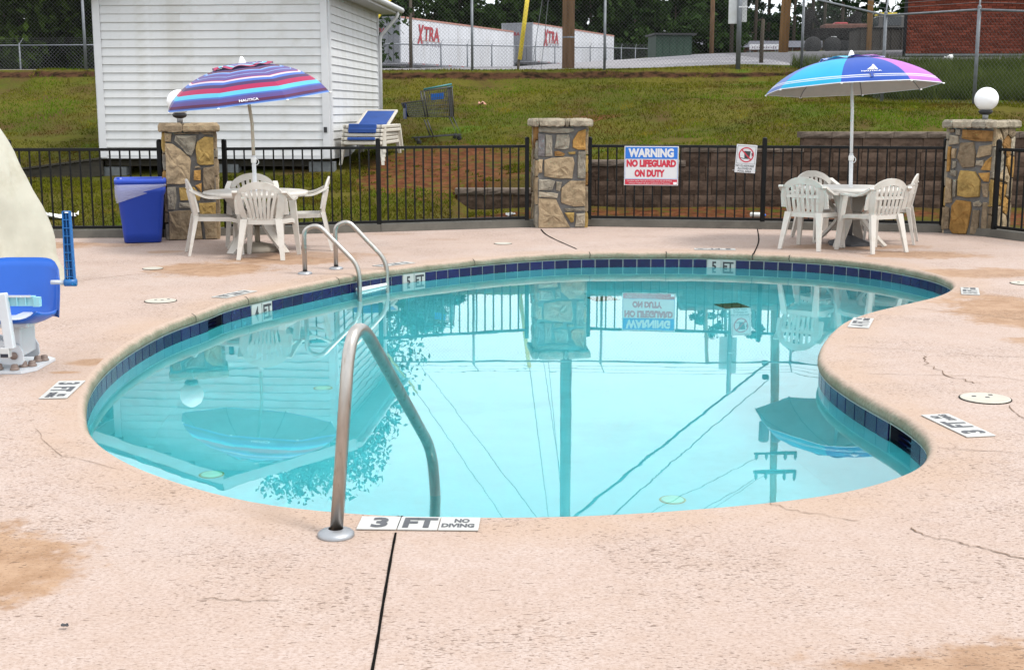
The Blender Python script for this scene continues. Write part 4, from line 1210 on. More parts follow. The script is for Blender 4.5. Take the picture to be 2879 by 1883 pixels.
p2_ = thing("utility_pole", "orange-brown utility pole with transformers beside the low grey-roofed building", "utility pole", (9.03, 44.0, ground_z(9.03, 44.0)), 0, "utility poles")
B().tube([(0, 0, -.3), (.12, 0, 4.0), (.22, 0, 8.9)], [.165, .15, .11], 16).build("shaft", M_POLE2, p2_)
for z_ in (6.55, 7.25):
    B().bbox((0, 0, 0), (1.5, .09, .10), .01).build("crossarm", M_POLE3, p2_, (.2, -.15, z_))
    for k in (-.65, -.3, .35, .7): B().lathe([(.03, -.14), (.06, -.1), (.06, .1), (.02, .2), (.0001, .22)], 8).build("insulator", M_INS, p2_, (.2 + k, -.15, z_ + .08))
for dx in (-.42, .0):
    B().lathe([(.0001, 0), (.17, .02), (.18, .08), (.18, .68), (.15, .74), (.0001, .76)], 14).build("transformer", M_STEEL, p2_, (.15 + dx, -.33, 5.35))
for x_, z_ in ((-.25, 3.35), (-.22, 3.85)): B().bbox((0, 0, 0), (.22, .14, .14), .02).build("cable_clamp", M_CABLE, p2_, (x_, -.05, z_))
for lab, (x, y, h, r), mm in (("thin dark wooden post in front of the left trailer's side", (-4.6, 60.0, 3.2, .085), M_POLE3), ("slim wooden pole right of the green metal shed", (13.9, 92.0, 11.0, .16), M_POLE), ("slender grey pole between the green shed and the low building", (18.6, 112, 12.0, .17), M_POLE3),
                              ("stubby wooden post at the top of the bank beyond the fence panels", (6.35, 33.6, 1.05, .055), M_POLE3), ("tan leaning pole beside the brick building's corner", (16.2, 60, 9.0, .13), M_POLE2), ("thin pole seen through the pines above the grey roof", (29.5, 125, 12.0, .14), M_POLE3)):
    t_ = thing("utility_pole", lab, "pole", (x, y, ground_z(x, y)), 0, "utility poles")
    B().tube([(0, 0, -.3), (0, 0, h * .5), (.02 if h < 8 else .25, 0, h)], [r, r * .92, r * .8], 10).build("shaft", mm, t_)
    B().lathe([(r * .82, 0), (r * .6, .03), (.0001, .04)], 10).build("pole_top", M_POLE3, t_, (.02 if h < 8 else .25, 0, h))
def cable(name, label, a, c, sag, r, m=M_CABLE, cat="cable", group="overhead cables", n=18):
    a, c = Vector(a), Vector(c)
    pts = [a.lerp(c, k / n) - Vector((0, 0, sag * 4 * (k / n) * (1 - k / n))) for k in range(n + 1)]
    return tag(B().tube(pts, r, 5, cap=False).build(name, m), label, cat, group)
guy0 = (0.16, 33.5, ground_z(.16, 33.5))
gw = thing("guy_wire", "steel guy wire with yellow plastic guard left of the brown utility pole", "guy wire", guy0)
B().tube([(0, 0, -.1), (1.22, 0, 9.5)], .010, 5).build("wire", M_STEEL, gw)
B().tube([(.035, -.01, .24), (.30, -.01, 2.3)], .055, 8).build("guard", M_YEL, gw)
B().tube([(-.02, 0, -.15), (.015, 0, .25)], .035, 8).build("anchor", M_POLE3, gw)
cable("guy_wire", "bare upper guy wire of the brown utility pole", (0.5, 34.3, 2.5), (1.42, 33.5, 8.6), 0, .008, M_STEEL, "guy wire", None)
cable("guy_wire", "second bare guy wire of the brown utility pole, steeper one", (0.75, 34.3, 2.5), (1.43, 33.5, 9.4), 0, .008, M_STEEL, "guy wire", None)
cable("overhead_cable", "thick black overhead cable crossing the sky in the water's reflection", (8.9, 43.9, 6.75), (-14, -11, 6.4), .25, .034)
cable("overhead_cable", "second overhead cable, parallel below the thick one in the reflection", (8.9, 43.9, 7.35), (-13.8, -11, 7.1), .25, .016)
cable("overhead_cable", "upper thin overhead cable of the transformer pole", (8.6, 43.9, 10.2), (-28, -11, 9.6), .3, .011)
cable("overhead_cable", "uppermost thin overhead cable of the transformer pole", (8.6, 43.9, 10.9), (-25, -11, 10.2), .3, .011)
cable("overhead_cable", "thin overhead line leaving the brown pole to the left, nearer one", (-5.9, 64, 9.2), (10, -11, 9.0), .3, .010)
cable("overhead_cable", "thin overhead line leaving the brown pole to the left, farther one", (-6.9, 64, 9.2), (9.2, -11, 9.0), .3, .010)
cable("overhead_cable", "level overhead line strung between the two wooden utility poles", (1.43, 33.4, 12.2), (9.2, 43.9, 10.6), .3, .009)
cable("overhead_cable", "short yellow line above the shed roof's corner", (-3.05, 29.0, 3.36), (-2.2, 29.3, 4.6), .0, .028, M_YEL)

# ------------------------------------------------------------------ semi-trailers
M_TRW = mat("trailer_white", (0.50, 0.51, 0.54), rough=.42, var=.07, scale=.8, spec=.4, dirt=(.37, .36, .36), dirt_scale=.9, dirt_lo=.52, dirt_hi=.78, stretch=(1.2, 1, .25))
M_TRD = mat("trailer_door", (0.21, 0.216, 0.235), rough=.5, var=.15, scale=1.5)  # darker grey paints in the shade on the trailers' rear ends
M_TRR = mat("trailer_red", (0.30, 0.020, 0.030), rough=.5, var=.1)
M_TRT = mat("trailer_rail", (0.34, 0.16, 0.12), rough=.5, var=.15)
M_TYRE = mat("tyre", (0.015, 0.015, 0.016), rough=.9)
M_GREYP = mat("grey_print", (0.24, 0.20, 0.24), rough=.6)
def trailer(label, a, c, zg, L=None, h=2.85, w=2.5, deck=1.1, marks=True, group="white box trailers in the lot"):
    """a: near rear corner (visible side), c: far front corner; x axis along the side"""
    a, c = Vector(a + (0,)), Vector(c + (0,)); d = c - a; L = d.length; rz = math.atan2(d.y, d.x)
    t = thing("semi_trailer", label, "trailer", (a.x, a.y, zg), rz, group)
    B().bbox((L / 2, w / 2, deck + h / 2), (L, w, h), .02).build("box_body", M_TRW, t)
    for zz in (deck + h - .05, deck + .06): B().box((L / 2, -.012, zz), (L - .02, .03, .10)).build("side_rail", M_TRT if zz > deck + 1 else M_TRD, t)
    n = int(L / 1.22)
    for k in range(1, n): B().box((L * k / n, -.004, deck + h / 2), (.03, .012, h - .2)).build("panel_rib", M_TRW, t)
    dr = None
    for k in (0, 1):
        dr = B().bbox((-.02, w * (.26 + .48 * k), deck + h / 2), (.05, w * .46, h - .14), .01).build("rear_door", M_TRD, t)
        for q in (.2, .33): B().tube([(-.06, w * (.26 + .48 * k) + (q - .26) * w, deck + .1), (-.06, w * (.26 + .48 * k) + (q - .26) * w, deck + h - .1)], .018, 6).build("lock_rod", M_STEEL, dr)
    B().box((-.03, w / 2, deck + h - .06), (.08, w, .10)).build("door_header", M_TRD, t)
    for xx in (1.6, 2.9):
        B().lathe([(.0001, -.28), (.30, -.28), (.50, -.22), (.50, .05), (.30, .10), (.0001, .10)], 20, Matrix.Translation((xx, .32, .5)) @ Matrix.Rotation(R(90), 4, 'X')).build("wheel", M_TYRE, t)
        B().lathe([(.0001, -.28), (.30, -.28), (.50, -.22), (.50, .05), (.30, .10), (.0001, .10)], 20, Matrix.Translation((xx, w - .32, .5)) @ Matrix.Rotation(R(90), 4, 'X')).build("wheel", M_TYRE, t)
    B().box((L - 2.6, .5, .55), (.12, .12, 1.1)).build("landing_gear", M_STEEL, t)
    B().box((L - 2.6, w - .5, .55), (.12, .12, 1.1)).build("landing_gear", M_STEEL, t)
    if marks:
        text_part("TRA", 2.05, .88, M_TRR, t, (3.95, -.03, deck + h * .69), (R(90), 0, 0), bold=.03, shear=.12)
        text_part("X", .95, 1.25, M_TRR, t, (2.45, -.03, deck + h * .655), (R(90), 0, 0), bold=.05, shear=.30)
        text_part("L E A S E", 2.3, .20, M_GREYP, t, (3.9, -.03, deck + h * .47), (R(90), 0, 0), bold=.03)
        B().box((3.7, -.032, deck + h * .535), (2.8, .006, .03)).build("underline", M_TRT, t)
        text_part("XTRA", 1.0, .26, M_TRR, t, (-.055, w * .62, deck + h * .72), (R(90), 0, R(-90)), bold=.03, shear=.15)
        for k in range(9): B().box((1.0 + k * (L - 2) / 8, -.03, deck + .075), (.34, .006, .05)).build("reflector_strip", M_TRR, t)
    return t
trailer("long white trailer with red lettering, left of the yellow guy guard", (-6.72, 80.0), (0.12, 95.0), 3.17, h=2.82)
trailer("white trailer with red lettering, right of the yellow guy guard behind the brown pole", (1.53, 96.0), (8.68, 112.5), 3.85, h=2.80)
t3 = trailer("short plain white trailer farthest right, next to the green shed", (10.3, 131.0), (13.6, 132.5), 5.5, h=1.85, marks=False)

# ------------------------------------------------------------------ green metal shed, long low building, banner, parked machines
M_GREEN = mat("green_metal", (0.010, 0.036, 0.020), rough=.55, var=.2, scale=2)
M_ROOFG = mat("grey_roof", (0.095, 0.098, 0.12), rough=.8, var=.15, scale=2)
M_BRKFAR = mat("far_brick", (0.13, 0.060, 0.045), rough=.9, var=.3, scale=4)
M_PANE = mat("dark_pane", (0.02, 0.025, 0.03), rough=.1, var=.1)
gs = thing("metal_shed", "dark green metal shed with flat roof at the edge of the lot", "shed", (9.8, 90.0, 4.45), R(6))
B().box((1.25, 1.3, 1.05), (2.5, 2.6, 2.1)).build("wall", M_GREEN, gs)
for k in range(6): B().box((.02 + k * .49, -.015, 1.05), (.04, .03, 2.08)).build("wall_rib", M_GREEN, gs)
B().box((1.3, 1.25, 2.15), (2.95, 3.0, .12)).build("roof", M_LAMPB, gs)
wnd = B().box((2.52, 1.0, 1.35), (.05, .7, .8)).build("window", M_TRIM, gs); B().box((2.55, 1.0, 1.35), (.03, .58, .68)).build("pane", M_PANE, wnd)
lb = thing("long_building", "long low brick building with a grey pitched roof below the pines", "building", (19.8, 140.0, 6.55), R(-1))
B().box((9, 4, .7), (18, 8, 1.7)).build("wall", M_BRKFAR, lb)
rf = B(); rf.add([(-.5, -.6, 1.45), (18.5, -.6, 1.45), (18.5, 4, 2.35), (-.5, 4, 2.35), (-.5, 8.6, 1.45), (18.5, 8.6, 1.45)], [(0, 1, 2, 3), (3, 2, 5, 4), (0, 3, 4), (1, 5, 2)]); rf.build("roof", M_ROOFG, lb)
for k in range(10): B().box((.9 + k * 1.8, -.03, .75), (.10, .06, 1.4)).build("pilaster", M_TRD, lb)
for k in range(9): B().box((1.8 + k * 1.8, -.02, .8), (.7, .05, .6)).build("window", M_PANE, lb)
bn = thing("banner", "low white banner with dark lettering at the lot's edge", "banner", (9.0, 50.0, ground_z(9.5, 50) - .02))
B().bbox((.55, 0, .26), (1.12, .03, .20), .005).build("panel", M_TRIM, bn)
rr = random.Random(9)
for k in range(11): B().box((.10 + k * .088, -.018, .24), (rr.uniform(.03, .06), .004, rr.uniform(.05, .10))).build("print_mark", M_GREYP, bn)
for k in (.02, 1.08): B().tube([(k, .02, -.2), (k, .02, .38)], .02, 6).build("stake", M_STEEL, bn)

M_RUSTD = mat("dark_machine", (0.010, 0.009, 0.009), rough=.9, spec=.1, var=.4, scale=3)
M_DUMP = mat("dumpster_grey", (0.048, 0.043, 0.038), rough=.9, spec=.1, var=.25, scale=3)
lt_ = thing("loader", "dark scrap loader with upright grab arms beyond the lot", "machine", (15.3, 70.0, ground_z(15.3, 70) - .05), R(-3))
B().bbox((2.0, 0, 1.05), (2.9, 1.6, .55), .05).build("chassis", M_RUSTD, lt_)
B().bbox((2.2, 0, 1.42), (2.2, 1.5, .25), .04).build("bed", M_BRKFAR, lt_)
B().tube([(.35, 0, .9), (.30, 0, 1.9), (.5, 0, 2.3)], [.16, .30, .22], 8).build("bucket", M_RUSTD, lt_)
B().tube([(.9, 0, 1.5), (.4, 0, 2.2)], .12, 6).build("boom", M_RUSTD, lt_)
B().tube([(3.6, 0, .4), (3.0, 0, 1.4), (2.6, .1, 2.0)], [.18, .24, .30], 8).build("grab_arm", M_RUSTD, lt_)
B().tube([(3.2, -.3, .4), (2.75, -.2, 1.5), (2.9, -.1, 2.15)], [.14, .2, .25], 8).build("grab_arm", M_RUSTD, lt_)
for x_ in (.5, 1.5, 2.9): B().lathe([(.0001, -.2), (.4, -.2), (.45, -.1), (.45, .1), (.4, .2), (.0001, .2)], 16, Matrix.Translation((x_, -.75, .45)) @ Matrix.Rotation(R(90), 4, 'X')).build("wheel", M_TYRE, lt_)
B().bbox((1.55, -.85, .75), (.28, .04, .30), .01).build("number_plate", M_BOXW, lt_)
dp = thing("skip", "dull grey steel skip left of the brick building", "skip", (15.7, 60.0, ground_z(15.7, 60) - .05))
B().bbox((1.3, .8, .55), (2.6, 1.6, 1.05), .02).build("body", M_DUMP, dp)
for k in range(6): B().box((.15 + k * .46, -.03, .55), (.06, .06, 1.0)).build("rib", M_DUMP, dp)
B().box((1.3, .8, 1.1), (2.7, 1.7, .08)).build("rim", M_RUSTD, dp)
M_CAB = mat("truck_paint", (0.08, 0.075, 0.07), rough=.5, var=.1)
tk = thing("flatbed_truck", "flatbed truck with yellow roof marker parked beyond the skip", "truck", (18.7, 75.0, ground_z(19, 75)), R(-4))
B().bbox((2.6, 0, 1.35), (1.5, 2.0, 1.3), .12).build("cab", M_CAB, tk)
B().bbox((2.55, -1.01, 1.65), (1.0, .03, .5), .01).build("side_window", M_PANE, tk)
B().bbox((1.83, 0, 1.65), (.03, 1.6, .5), .01).build("windscreen", M_PANE, tk)
B().bbox((2.4, 0, 2.06), (1.0, 1.2, .12), .02).build("roof_marker", M_YEL, tk)
B().bbox((.55, 0, 1.02), (2.3, 2.1, .18), .02).build("flatbed", M_BOXW, tk)
B().bbox((-.2, -.4, 1.35), (.7, .9, .5), .04).build("load", M_TRR, tk)
for x_ in (.2, 2.6):
    for y_ in (-.95, .95): B().lathe([(.0001, -.15), (.4, -.15), (.45, -.08), (.45, .08), (.4, .15), (.0001, .15)], 16, Matrix.Translation((x_, y_, .45)) @ Matrix.Rotation(R(90), 4, 'X')).build("wheel", M_TYRE, tk)

# ------------------------------------------------------------------ brick building at the right
M_BRICK = mat("red_brick", (0.112, 0.030, 0.019), rough=.9, var=.22, scale=30, rnd=.35, spec=.04)
M_BMORT = mat("brick_mortar", (0.150, 0.090, 0.070), rough=.95, var=.15, scale=20)
M_FOUND = mat("foundation_concrete", (0.115, 0.112, 0.11), rough=.9, var=.25, scale=6)
bb_ = thing("brick_building", "red brick building wall at the top right behind the chain-link fence", "building", (10.42, 35.0, 2.93), R(0))
bb_["kind"] = "thing"
B().prism([(.006, .012), (7.99, .012), (9.9, 6.0), (2.3, 6.0)], 0.1, 4.3).build("wall_core", M_BMORT, bb_)
B().box((4.0, -.03, .045), (8.06, .12, .05)).build("ledge", M_CMU, bb_)
B().prism([(.0, -.03), (8.0, -.03), (9.9, 6.0), (2.3, 6.0)], -.42, .02).build("foundation", M_FOUND, bb_)
br_me = B().bbox((0, 0, 0), (.203, .030, .0575), .003).mesh("brick"); br_me.materials.append(M_BRICK)
half_me = B().bbox((0, 0, 0), (.0965, .030, .0575), .003).mesh("brick"); half_me.materials.append(M_BRICK)
rest = B()
for row in range(60):
    z = .11 + row * .0677; off = .1065 if row % 2 else 0
    if off and row < 20: put("brick", half_me, None, bb_, (.0485, 0, z))
    for k in range(37):
        x = .1015 + off + k * .213
        if x > 7.9: continue
        if row < 20 and k < 14: put("brick", br_me, None, bb_, (x, 0, z))
        else: rest.box((x, 0, z), (.203, .030, .0575))
stuff(rest.build("brickwork", M_BRICK, bb_))
B().tube([(-.04, -.05, 0), (-.04, -.05, 4.4)], .045, 8).build("shade_strip", M_LAMPB, bb_)  # black strip standing in for the thin shaded side wall at this corner
# pale scrap on the asphalt before the building
M_PAPER = mat("litter_white", (0.70, 0.70, 0.68), rough=.8, var=.08)

# ------------------------------------------------------------------ trees
M_BARK = mat("bark", (0.075, 0.055, 0.04), rough=.95, var=.3, scale=10, bump=.5)
def leaf_mat(name, a, c, trans=.25, third=None):
    m = bpy.data.materials.new(name); m.use_nodes = True
    n, l = m.node_tree.nodes, m.node_tree.links
    b = n["Principled BSDF"]; b.inputs['Roughness'].default_value = .9; b.inputs['Specular IOR Level'].default_value = .04
    at = n.new("ShaderNodeAttribute"); at.attribute_name = "tint"
    g = n.new("ShaderNodeNewGeometry"); no = n.new("ShaderNodeTexNoise"); no.inputs['Scale'].default_value = .35; no.inputs['Detail'].default_value = 4
    l.new(g.outputs['Position'], no.inputs['Vector'])
    ad = n.new("ShaderNodeMath"); ad.operation = 'ADD'; l.new(at.outputs['Fac'], ad.inputs[0]); l.new(no.outputs['Fac'], ad.inputs[1])
    mr = n.new("ShaderNodeMapRange"); mr.inputs[1].default_value = .45; mr.inputs[2].default_value = 1.55; l.new(ad.outputs[0], mr.inputs[0])
    mx = n.new("ShaderNodeMix"); mx.data_type = 'RGBA'; l.new(mr.outputs[0], mx.inputs['Factor']); mx.inputs[6].default_value = a + (1,); mx.inputs[7].default_value = c + (1,)
    if third:                                           # drier or lusher patches
        for col3, sc3, lo3, hi3 in third:
            n3 = n.new("ShaderNodeTexNoise"); n3.inputs['Scale'].default_value = sc3; n3.inputs['Detail'].default_value = 5; n3.inputs['Roughness'].default_value = .65
            mp3 = n.new("ShaderNodeMapping"); mp3.inputs['Scale'].default_value = (1, .6, 1); mp3.inputs['Location'].default_value = (sc3 * 7, 3, 0); l.new(g.outputs['Position'], mp3.inputs['Vector']); l.new(mp3.outputs[0], n3.inputs['Vector'])
            r3 = n.new("ShaderNodeMapRange"); r3.inputs[1].default_value = lo3; r3.inputs[2].default_value = hi3; r3.inputs[4].default_value = .85; l.new(n3.outputs['Fac'], r3.inputs[0])
            m3 = n.new("ShaderNodeMix"); m3.data_type = 'RGBA'; l.new(r3.outputs[0], m3.inputs['Factor']); l.new(mx.outputs[2], m3.inputs[6]); m3.inputs[7].default_value = col3 + (1,)
            mx = m3
    l.new(mx.outputs[2], b.inputs['Base Color'])
    tr = n.new("ShaderNodeBsdfTranslucent"); l.new(mx.outputs[2], tr.inputs['Color'])
    ms = n.new("ShaderNodeMixShader"); ms.inputs[0].default_value = trans
    l.new(b.outputs[0], ms.inputs[1]); l.new(tr.outputs[0], ms.inputs[2]); l.new(ms.outputs[0], n["Material Output"].inputs['Surface'])
    return m
M_LEAFD = leaf_mat("leaf_dark", (0.007, 0.015, 0.005), (0.030, 0.054, 0.013))
M_LEAFM = leaf_mat("leaf_mid", (0.010, 0.023, 0.007), (0.042, 0.076, 0.019))
M_LEAFB = leaf_mat("leaf_bright", (0.006, 0.013, 0.003), (0.042, 0.070, 0.009))
M_PINE = leaf_mat("pine_needles", (0.010, 0.024, 0.012), (0.034, 0.060, 0.027))
rt = np.random.default_rng(3)
def leaf_cloud(name, centres, radii, counts, size, m, parent, flat=.0):
    """one mesh of leaf-sized diamonds scattered in clumps"""
    V, T = [], []
    for c, r, k in zip(centres, radii, counts):
        d = rt.normal(size=(k, 3)); d /= np.linalg.norm(d, axis=1)[:, None]
        rad = r * (rt.random(k) ** .45)[:, None]
        p = np.array(c) + d * rad * np.array([1, 1, .8])
        a = rt.normal(size=(k, 3)); a[:, 2] *= (1 - flat); a /= np.linalg.norm(a, axis=1)[:, None]
        b2 = rt.normal(size=(k, 3)); b2 -= (b2 * a).sum(1)[:, None] * a; b2 /= np.linalg.norm(b2, axis=1)[:, None]
        s_ = size * (.6 + .8 * rt.random(k))[:, None]
        q = np.stack([p - a * s_, p + b2 * s_ * .5, p + a * s_, p - b2 * s_ * .5], 1)
        V.append(q.reshape(-1, 3)); tn = rt.random() * .5 + rt.random(k) * .5
        T.append(np.repeat(tn, 4))
    V = np.concatenate(V); T = np.concatenate(T); nf = len(V) // 4
    me = bpy.data.meshes.new(name)
    me.vertices.add(len(V)); me.vertices.foreach_set("co", V.ravel().astype(np.float32))
    me.loops.add(nf * 4); me.loops.foreach_set("vertex_index", np.arange(nf * 4, dtype=np.int32))
    me.polygons.add(nf); me.polygons.foreach_set("loop_start", np.arange(0, nf * 4, 4, dtype=np.int32))
    me.update(calc_edges=True)
    at = me.attributes.new("tint", 'FLOAT', 'POINT'); at.data.foreach_set("value", T.astype(np.float32))
    return put(name, me, m, parent)
def broadleaf(label, x, y, h, rx, m=M_LEAFD, leaves=3000, size=.26, seed=0, base=.12, z=None, clumps=26):
    r = random.Random(seed); zg = ground_z(x, y) - .2 if z is None else z
    t = thing("broadleaf_tree", label, "tree", (x, y, zg), 0, "trees behind the lot")
    tk_ = B(); tk_.tube([(0, 0, 0), (.1, 0, h * .35), (.0, .1, h * .7)], [h * .022, h * .016, h * .007], 7)
    cs, rs_ = [], []
    for k in range(clumps):
        u = r.random(); zz = h * (base + (1 - base) * (k + .5) / clumps)
        prof_r = rx * math.sin(math.pi * min(1, .12 + .80 * ((zz / h - base) / (1 - base)))) ** .7
        an = r.uniform(0, 6.283); rr_ = prof_r * math.sqrt(r.uniform(.05, 1)) * .85
        c = (rr_ * math.cos(an), rr_ * math.sin(an), zz); cs.append(c); rs_.append(rx * r.uniform(.26, .46))
        if k % 3 == 0: tk_.tube([(.05, 0, max(.2, zz - h * .18)), c], [h * .007, h * .002], 5)
    tk_.build("trunk", M_BARK, t)
    tot = sum(q ** 2 for q in rs_)
    leaf_cloud("crown", cs, rs_, [max(20, int(leaves * q * q / tot)) for q in rs_], size, m, t)
    return t
def pine(label, x, y, h, seed=0, leaves=1500, bare=.45, size=.26, z=None, spread=.17):
    r = random.Random(seed); zg = ground_z(x, y) - .2 if z is None else z
    t = thing("pine_tree", label, "tree", (x, y, zg), 0, "tall pines behind the low building")
    tk_ = B(); tk_.tube([(0, 0, 0), (.1, 0, h * .5), (.0, .1, h * .98)], [h * .014, h * .010, h * .003], 7)
    cs, rs_ = [], []
    n = 22
    for k in range(n):
        zz = h * (bare + (1 - bare) * (k + r.random()) / n); an = r.uniform(0, 6.283)
        ln = h * spread * (1.15 - .85 * (zz / h - bare) / (1 - bare)) * r.uniform(.5, 1.1)
        tip = (ln * math.cos(an), ln * math.sin(an), zz + ln * .15)
        tk_.tube([(0, 0, zz), tip], [h * .003, h * .001], 4)
        for q in (.55, 1.0):
            cs.append((tip[0] * q, tip[1] * q, zz + ln * .15 * q)); rs_.append(h * .033 * r.uniform(.7, 1.3))
    tk_.build("trunk", M_BARK, t)
    tot = sum(q ** 2 for q in rs_)
    leaf_cloud("crown", cs, rs_, [max(10, int(leaves * q * q / tot)) for q in rs_], size, M_PINE, t, .3)
    return t
# dark wood at the far left
for i, (x, y, h, rx, m_) in enumerate(((-27, 64, 10, 3.6, M_LEAFD), (-23.6, 63, 9.0, 3.2, M_LEAFB), (-20.6, 65, 10.5, 3.4, M_LEAFB), (-17.4, 64, 9.5, 3.2, M_LEAFD), (-30, 68, 12, 4, M_LEAFD), (-25, 69, 13, 4, M_LEAFD), (-20, 70, 13, 4, M_LEAFD), (-15.5, 69, 12.5, 3.6, M_LEAFD))):
    broadleaf(("dark leafy tree at the left edge behind the far-left fence", "yellow-green tree nearest the left edge behind the far-left fence", "yellow-green tree in the middle behind the far-left fence post", "dark leafy tree right beside the shed's left corner",
               "leftmost tall dark tree of the back row beyond the far-left fence", "second tall dark tree of the back row beyond the far-left fence", "third tall dark tree of the back row beyond the far-left fence", "back-row dark tree half hidden by the shed's left corner")[i], x, y, h, rx, m_, 5600, .26, 100 + i, base=.0, clumps=44)
# tree rising behind the shed, whose outline is mirrored in the pool
broadleaf("tall feathery tree right behind the shed roof, mirrored dark in the pool", -6.2, 41, 7.3, 3.3, M_LEAFM, 22000, .095, 7, base=.04, clumps=80)
# row behind the trailers
row = [(-13, 108, 12, 4.5), (-8.5, 112, 13, 4.6), (-4.6, 116, 11, 3.2), (-0.9, 120, 6.4, 2.6), (2.9, 124, 9.6, 3.2), (7.4, 126, 9.6, 3.6), (12.0, 130, 7.9, 4.0), (16.5, 134, 7.6, 4.2), (20.8, 136, 6.2, 4.0), (14.2, 152, 6.4, 5), (6.5, 150, 9.5, 4.4), (-2.4, 142, 5.4, 4), (2.2, 150, 8, 3.6), (-9, 140, 15, 5.0), (23.5, 150, 5.6, 4.6)]
names = ["dark round tree left of the sky gap above the trailers", "broad dark tree above the first trailer's left end", "dark tree above the middle of the first trailer", "dark tree above the first trailer's right end, beside the sky gap", "lower tree in the sky gap above the trailer doors",
         "dark tree behind the brown utility pole", "dark domed tree above the second trailer", "rounded green tree above the short trailer", "rounded tree sloping down to the green shed", "tall back-row tree behind the domed tree", "back-row tree behind the brown pole", "back-row tree above the first trailer", "back-row tree near the sky gap", "tallest back-row tree at the left", "back-row tree behind the green shed"]
for i, ((x, y, h, rx), nm) in enumerate(zip(row, names)):
    broadleaf(nm, x, y, h, rx, M_LEAFM if i in (7, 8, 6) else M_LEAFD, 3200, .40, 200 + i, base=.0, clumps=34)
# pines to the right, with sky between them, and low undergrowth
px = [(21.5, 146, 15), (24.2, 150, 17), (27.0, 147, 16), (29.4, 152, 17), (31.5, 148, 15), (34.2, 151, 18), (36.6, 147, 16), (39.5, 152, 18), (42.0, 149, 17), (44.8, 151, 16), (47.5, 147, 17)]
pn = ["pine above the green shed", "pine left of the pale panels", "pine behind the pale panels", "pine right of the pale panels", "pine left of the orange-brown pole", "pine right of the orange-brown pole", "pine above the dark loader", "tall pine above the loader's grab", "pine above the grey skip", "pine above the flatbed truck", "pine beside the brick building"]
for i, ((x, y, h), nm) in enumerate(zip(px, pn)):
    pine("tall thin " + nm, x, y, h, 300 + i, 1500, bare=.10, size=.30)
for i, (x, y, h, rx, nm) in enumerate(((22.5, 158, 5.4, 4.2, "leftmost"), (28, 160, 4.6, 4.4, "second"), (33, 160, 3.4, 4.0, "third"), (38, 158, 5.8, 3.6, "tallest"), (43.5, 160, 3.8, 4.4, "fifth"), (49, 158, 6.0, 4.2, "rightmost"))):
    broadleaf(nm + " bushy tree of the undergrowth below the pines", x, y, h, rx, M_LEAFM, 1800, .36, 400 + i, base=.0, clumps=28)

# ------------------------------------------------------------------ stainless rails
M_INOX = mat("stainless_steel", (0.42, 0.395, 0.365), rough=.33, var=.18, scale=5, metal=1.0, stretch=(6, 6, .6), dirt=(.26, .20, .14), dirt_scale=6, dirt_lo=.60, dirt_hi=.75)
M_FLNG = mat("flange_steel", (0.34, 0.35, 0.365), rough=.45, var=.1, metal=.9)
FLANGE = [(.028, .028), (.036, .026), (.060, .018), (.068, .010), (.068, .0)]
def flange(parent, x, y): return B().lathe(FLANGE, 28).build("flange", M_FLNG, parent, (x, y, 0.001))
hr = thing("handrail", "bent stainless grab rail in the foreground dipping into the pool", "handrail", (-0.650, 4.57, 0))
d = Vector((.305, 1.06, 0)); dl = d.length; u_ = d / dl
path = [Vector((0, 0, .0)), u_ * .19 + Vector((.0, 0, .835)), u_ * (dl - .04) + Vector((0, 0, .05)), u_ * dl + Vector((0, 0, -.20)), u_ * dl + Vector((-.01, 0, -.82))]
pts_ = rounded(path, [0, .26, .13, .1, 0], 12)
B().tube(pts_, .0242, 20).build("rail", M_INOX, hr)
flange(hr, 0, 0)
B().lathe([(.026, 0), (.040, .02), (.045, .0)], 16).build("foot_cup", M_FLNG, hr, (u_ * dl + Vector((-.01, 0, -.82))))

ld = thing("pool_ladder", "two-rail stainless pool ladder on the far left rim", "ladder", (0, 0, 0))
for (fx, fy, wx, wy) in ((-1.98, 12.27, -1.455, 12.22), (-1.735, 12.66, -1.235, 12.66)):
    f = Vector((fx, fy, 0)); w_ = Vector((wx, wy, 0)); dv = w_ - f
    path = [f, f + Vector((0, 0, .46)), f + dv * .10 + Vector((0, 0, .585)), f + dv * .45 + Vector((0, 0, .44)), w_ + Vector((0, 0, .06)), w_ + Vector((0, 0, -.20)), w_ + Vector((0.0, 0, -.95))]
    path = [f, f + Vector((0, 0, .43)), f + dv * .26 + Vector((0, 0, .475)), w_ + Vector((0, 0, .08)), w_ + Vector((0, 0, -.2)), w_ + Vector((0, 0, -1.05))]
    B().tube(rounded(path, [0, .14, .12, .12, .1, 0], 8), .0225, 14).build("rail", M_INOX, ld)
    flange(ld, fx, fy)
M_STEP = mat("step_plastic", (0.74, 0.76, 0.74), rough=.4, var=.05)
for z_ in (-.150, -.42, -.70):
    a, c = Vector((-1.455, 12.22, z_)), Vector((-1.235, 12.66, z_)); m_ = (a + c) / 2; L = (c - a).length
    B().bbox((0, 0, 0), (L - .03, .09, .03), .008).build("step", M_STEP, ld, m_ + Vector((-.03, .015, 0))).rotation_euler = (0, 0, math.atan2(c.y - a.y, c.x - a.x))

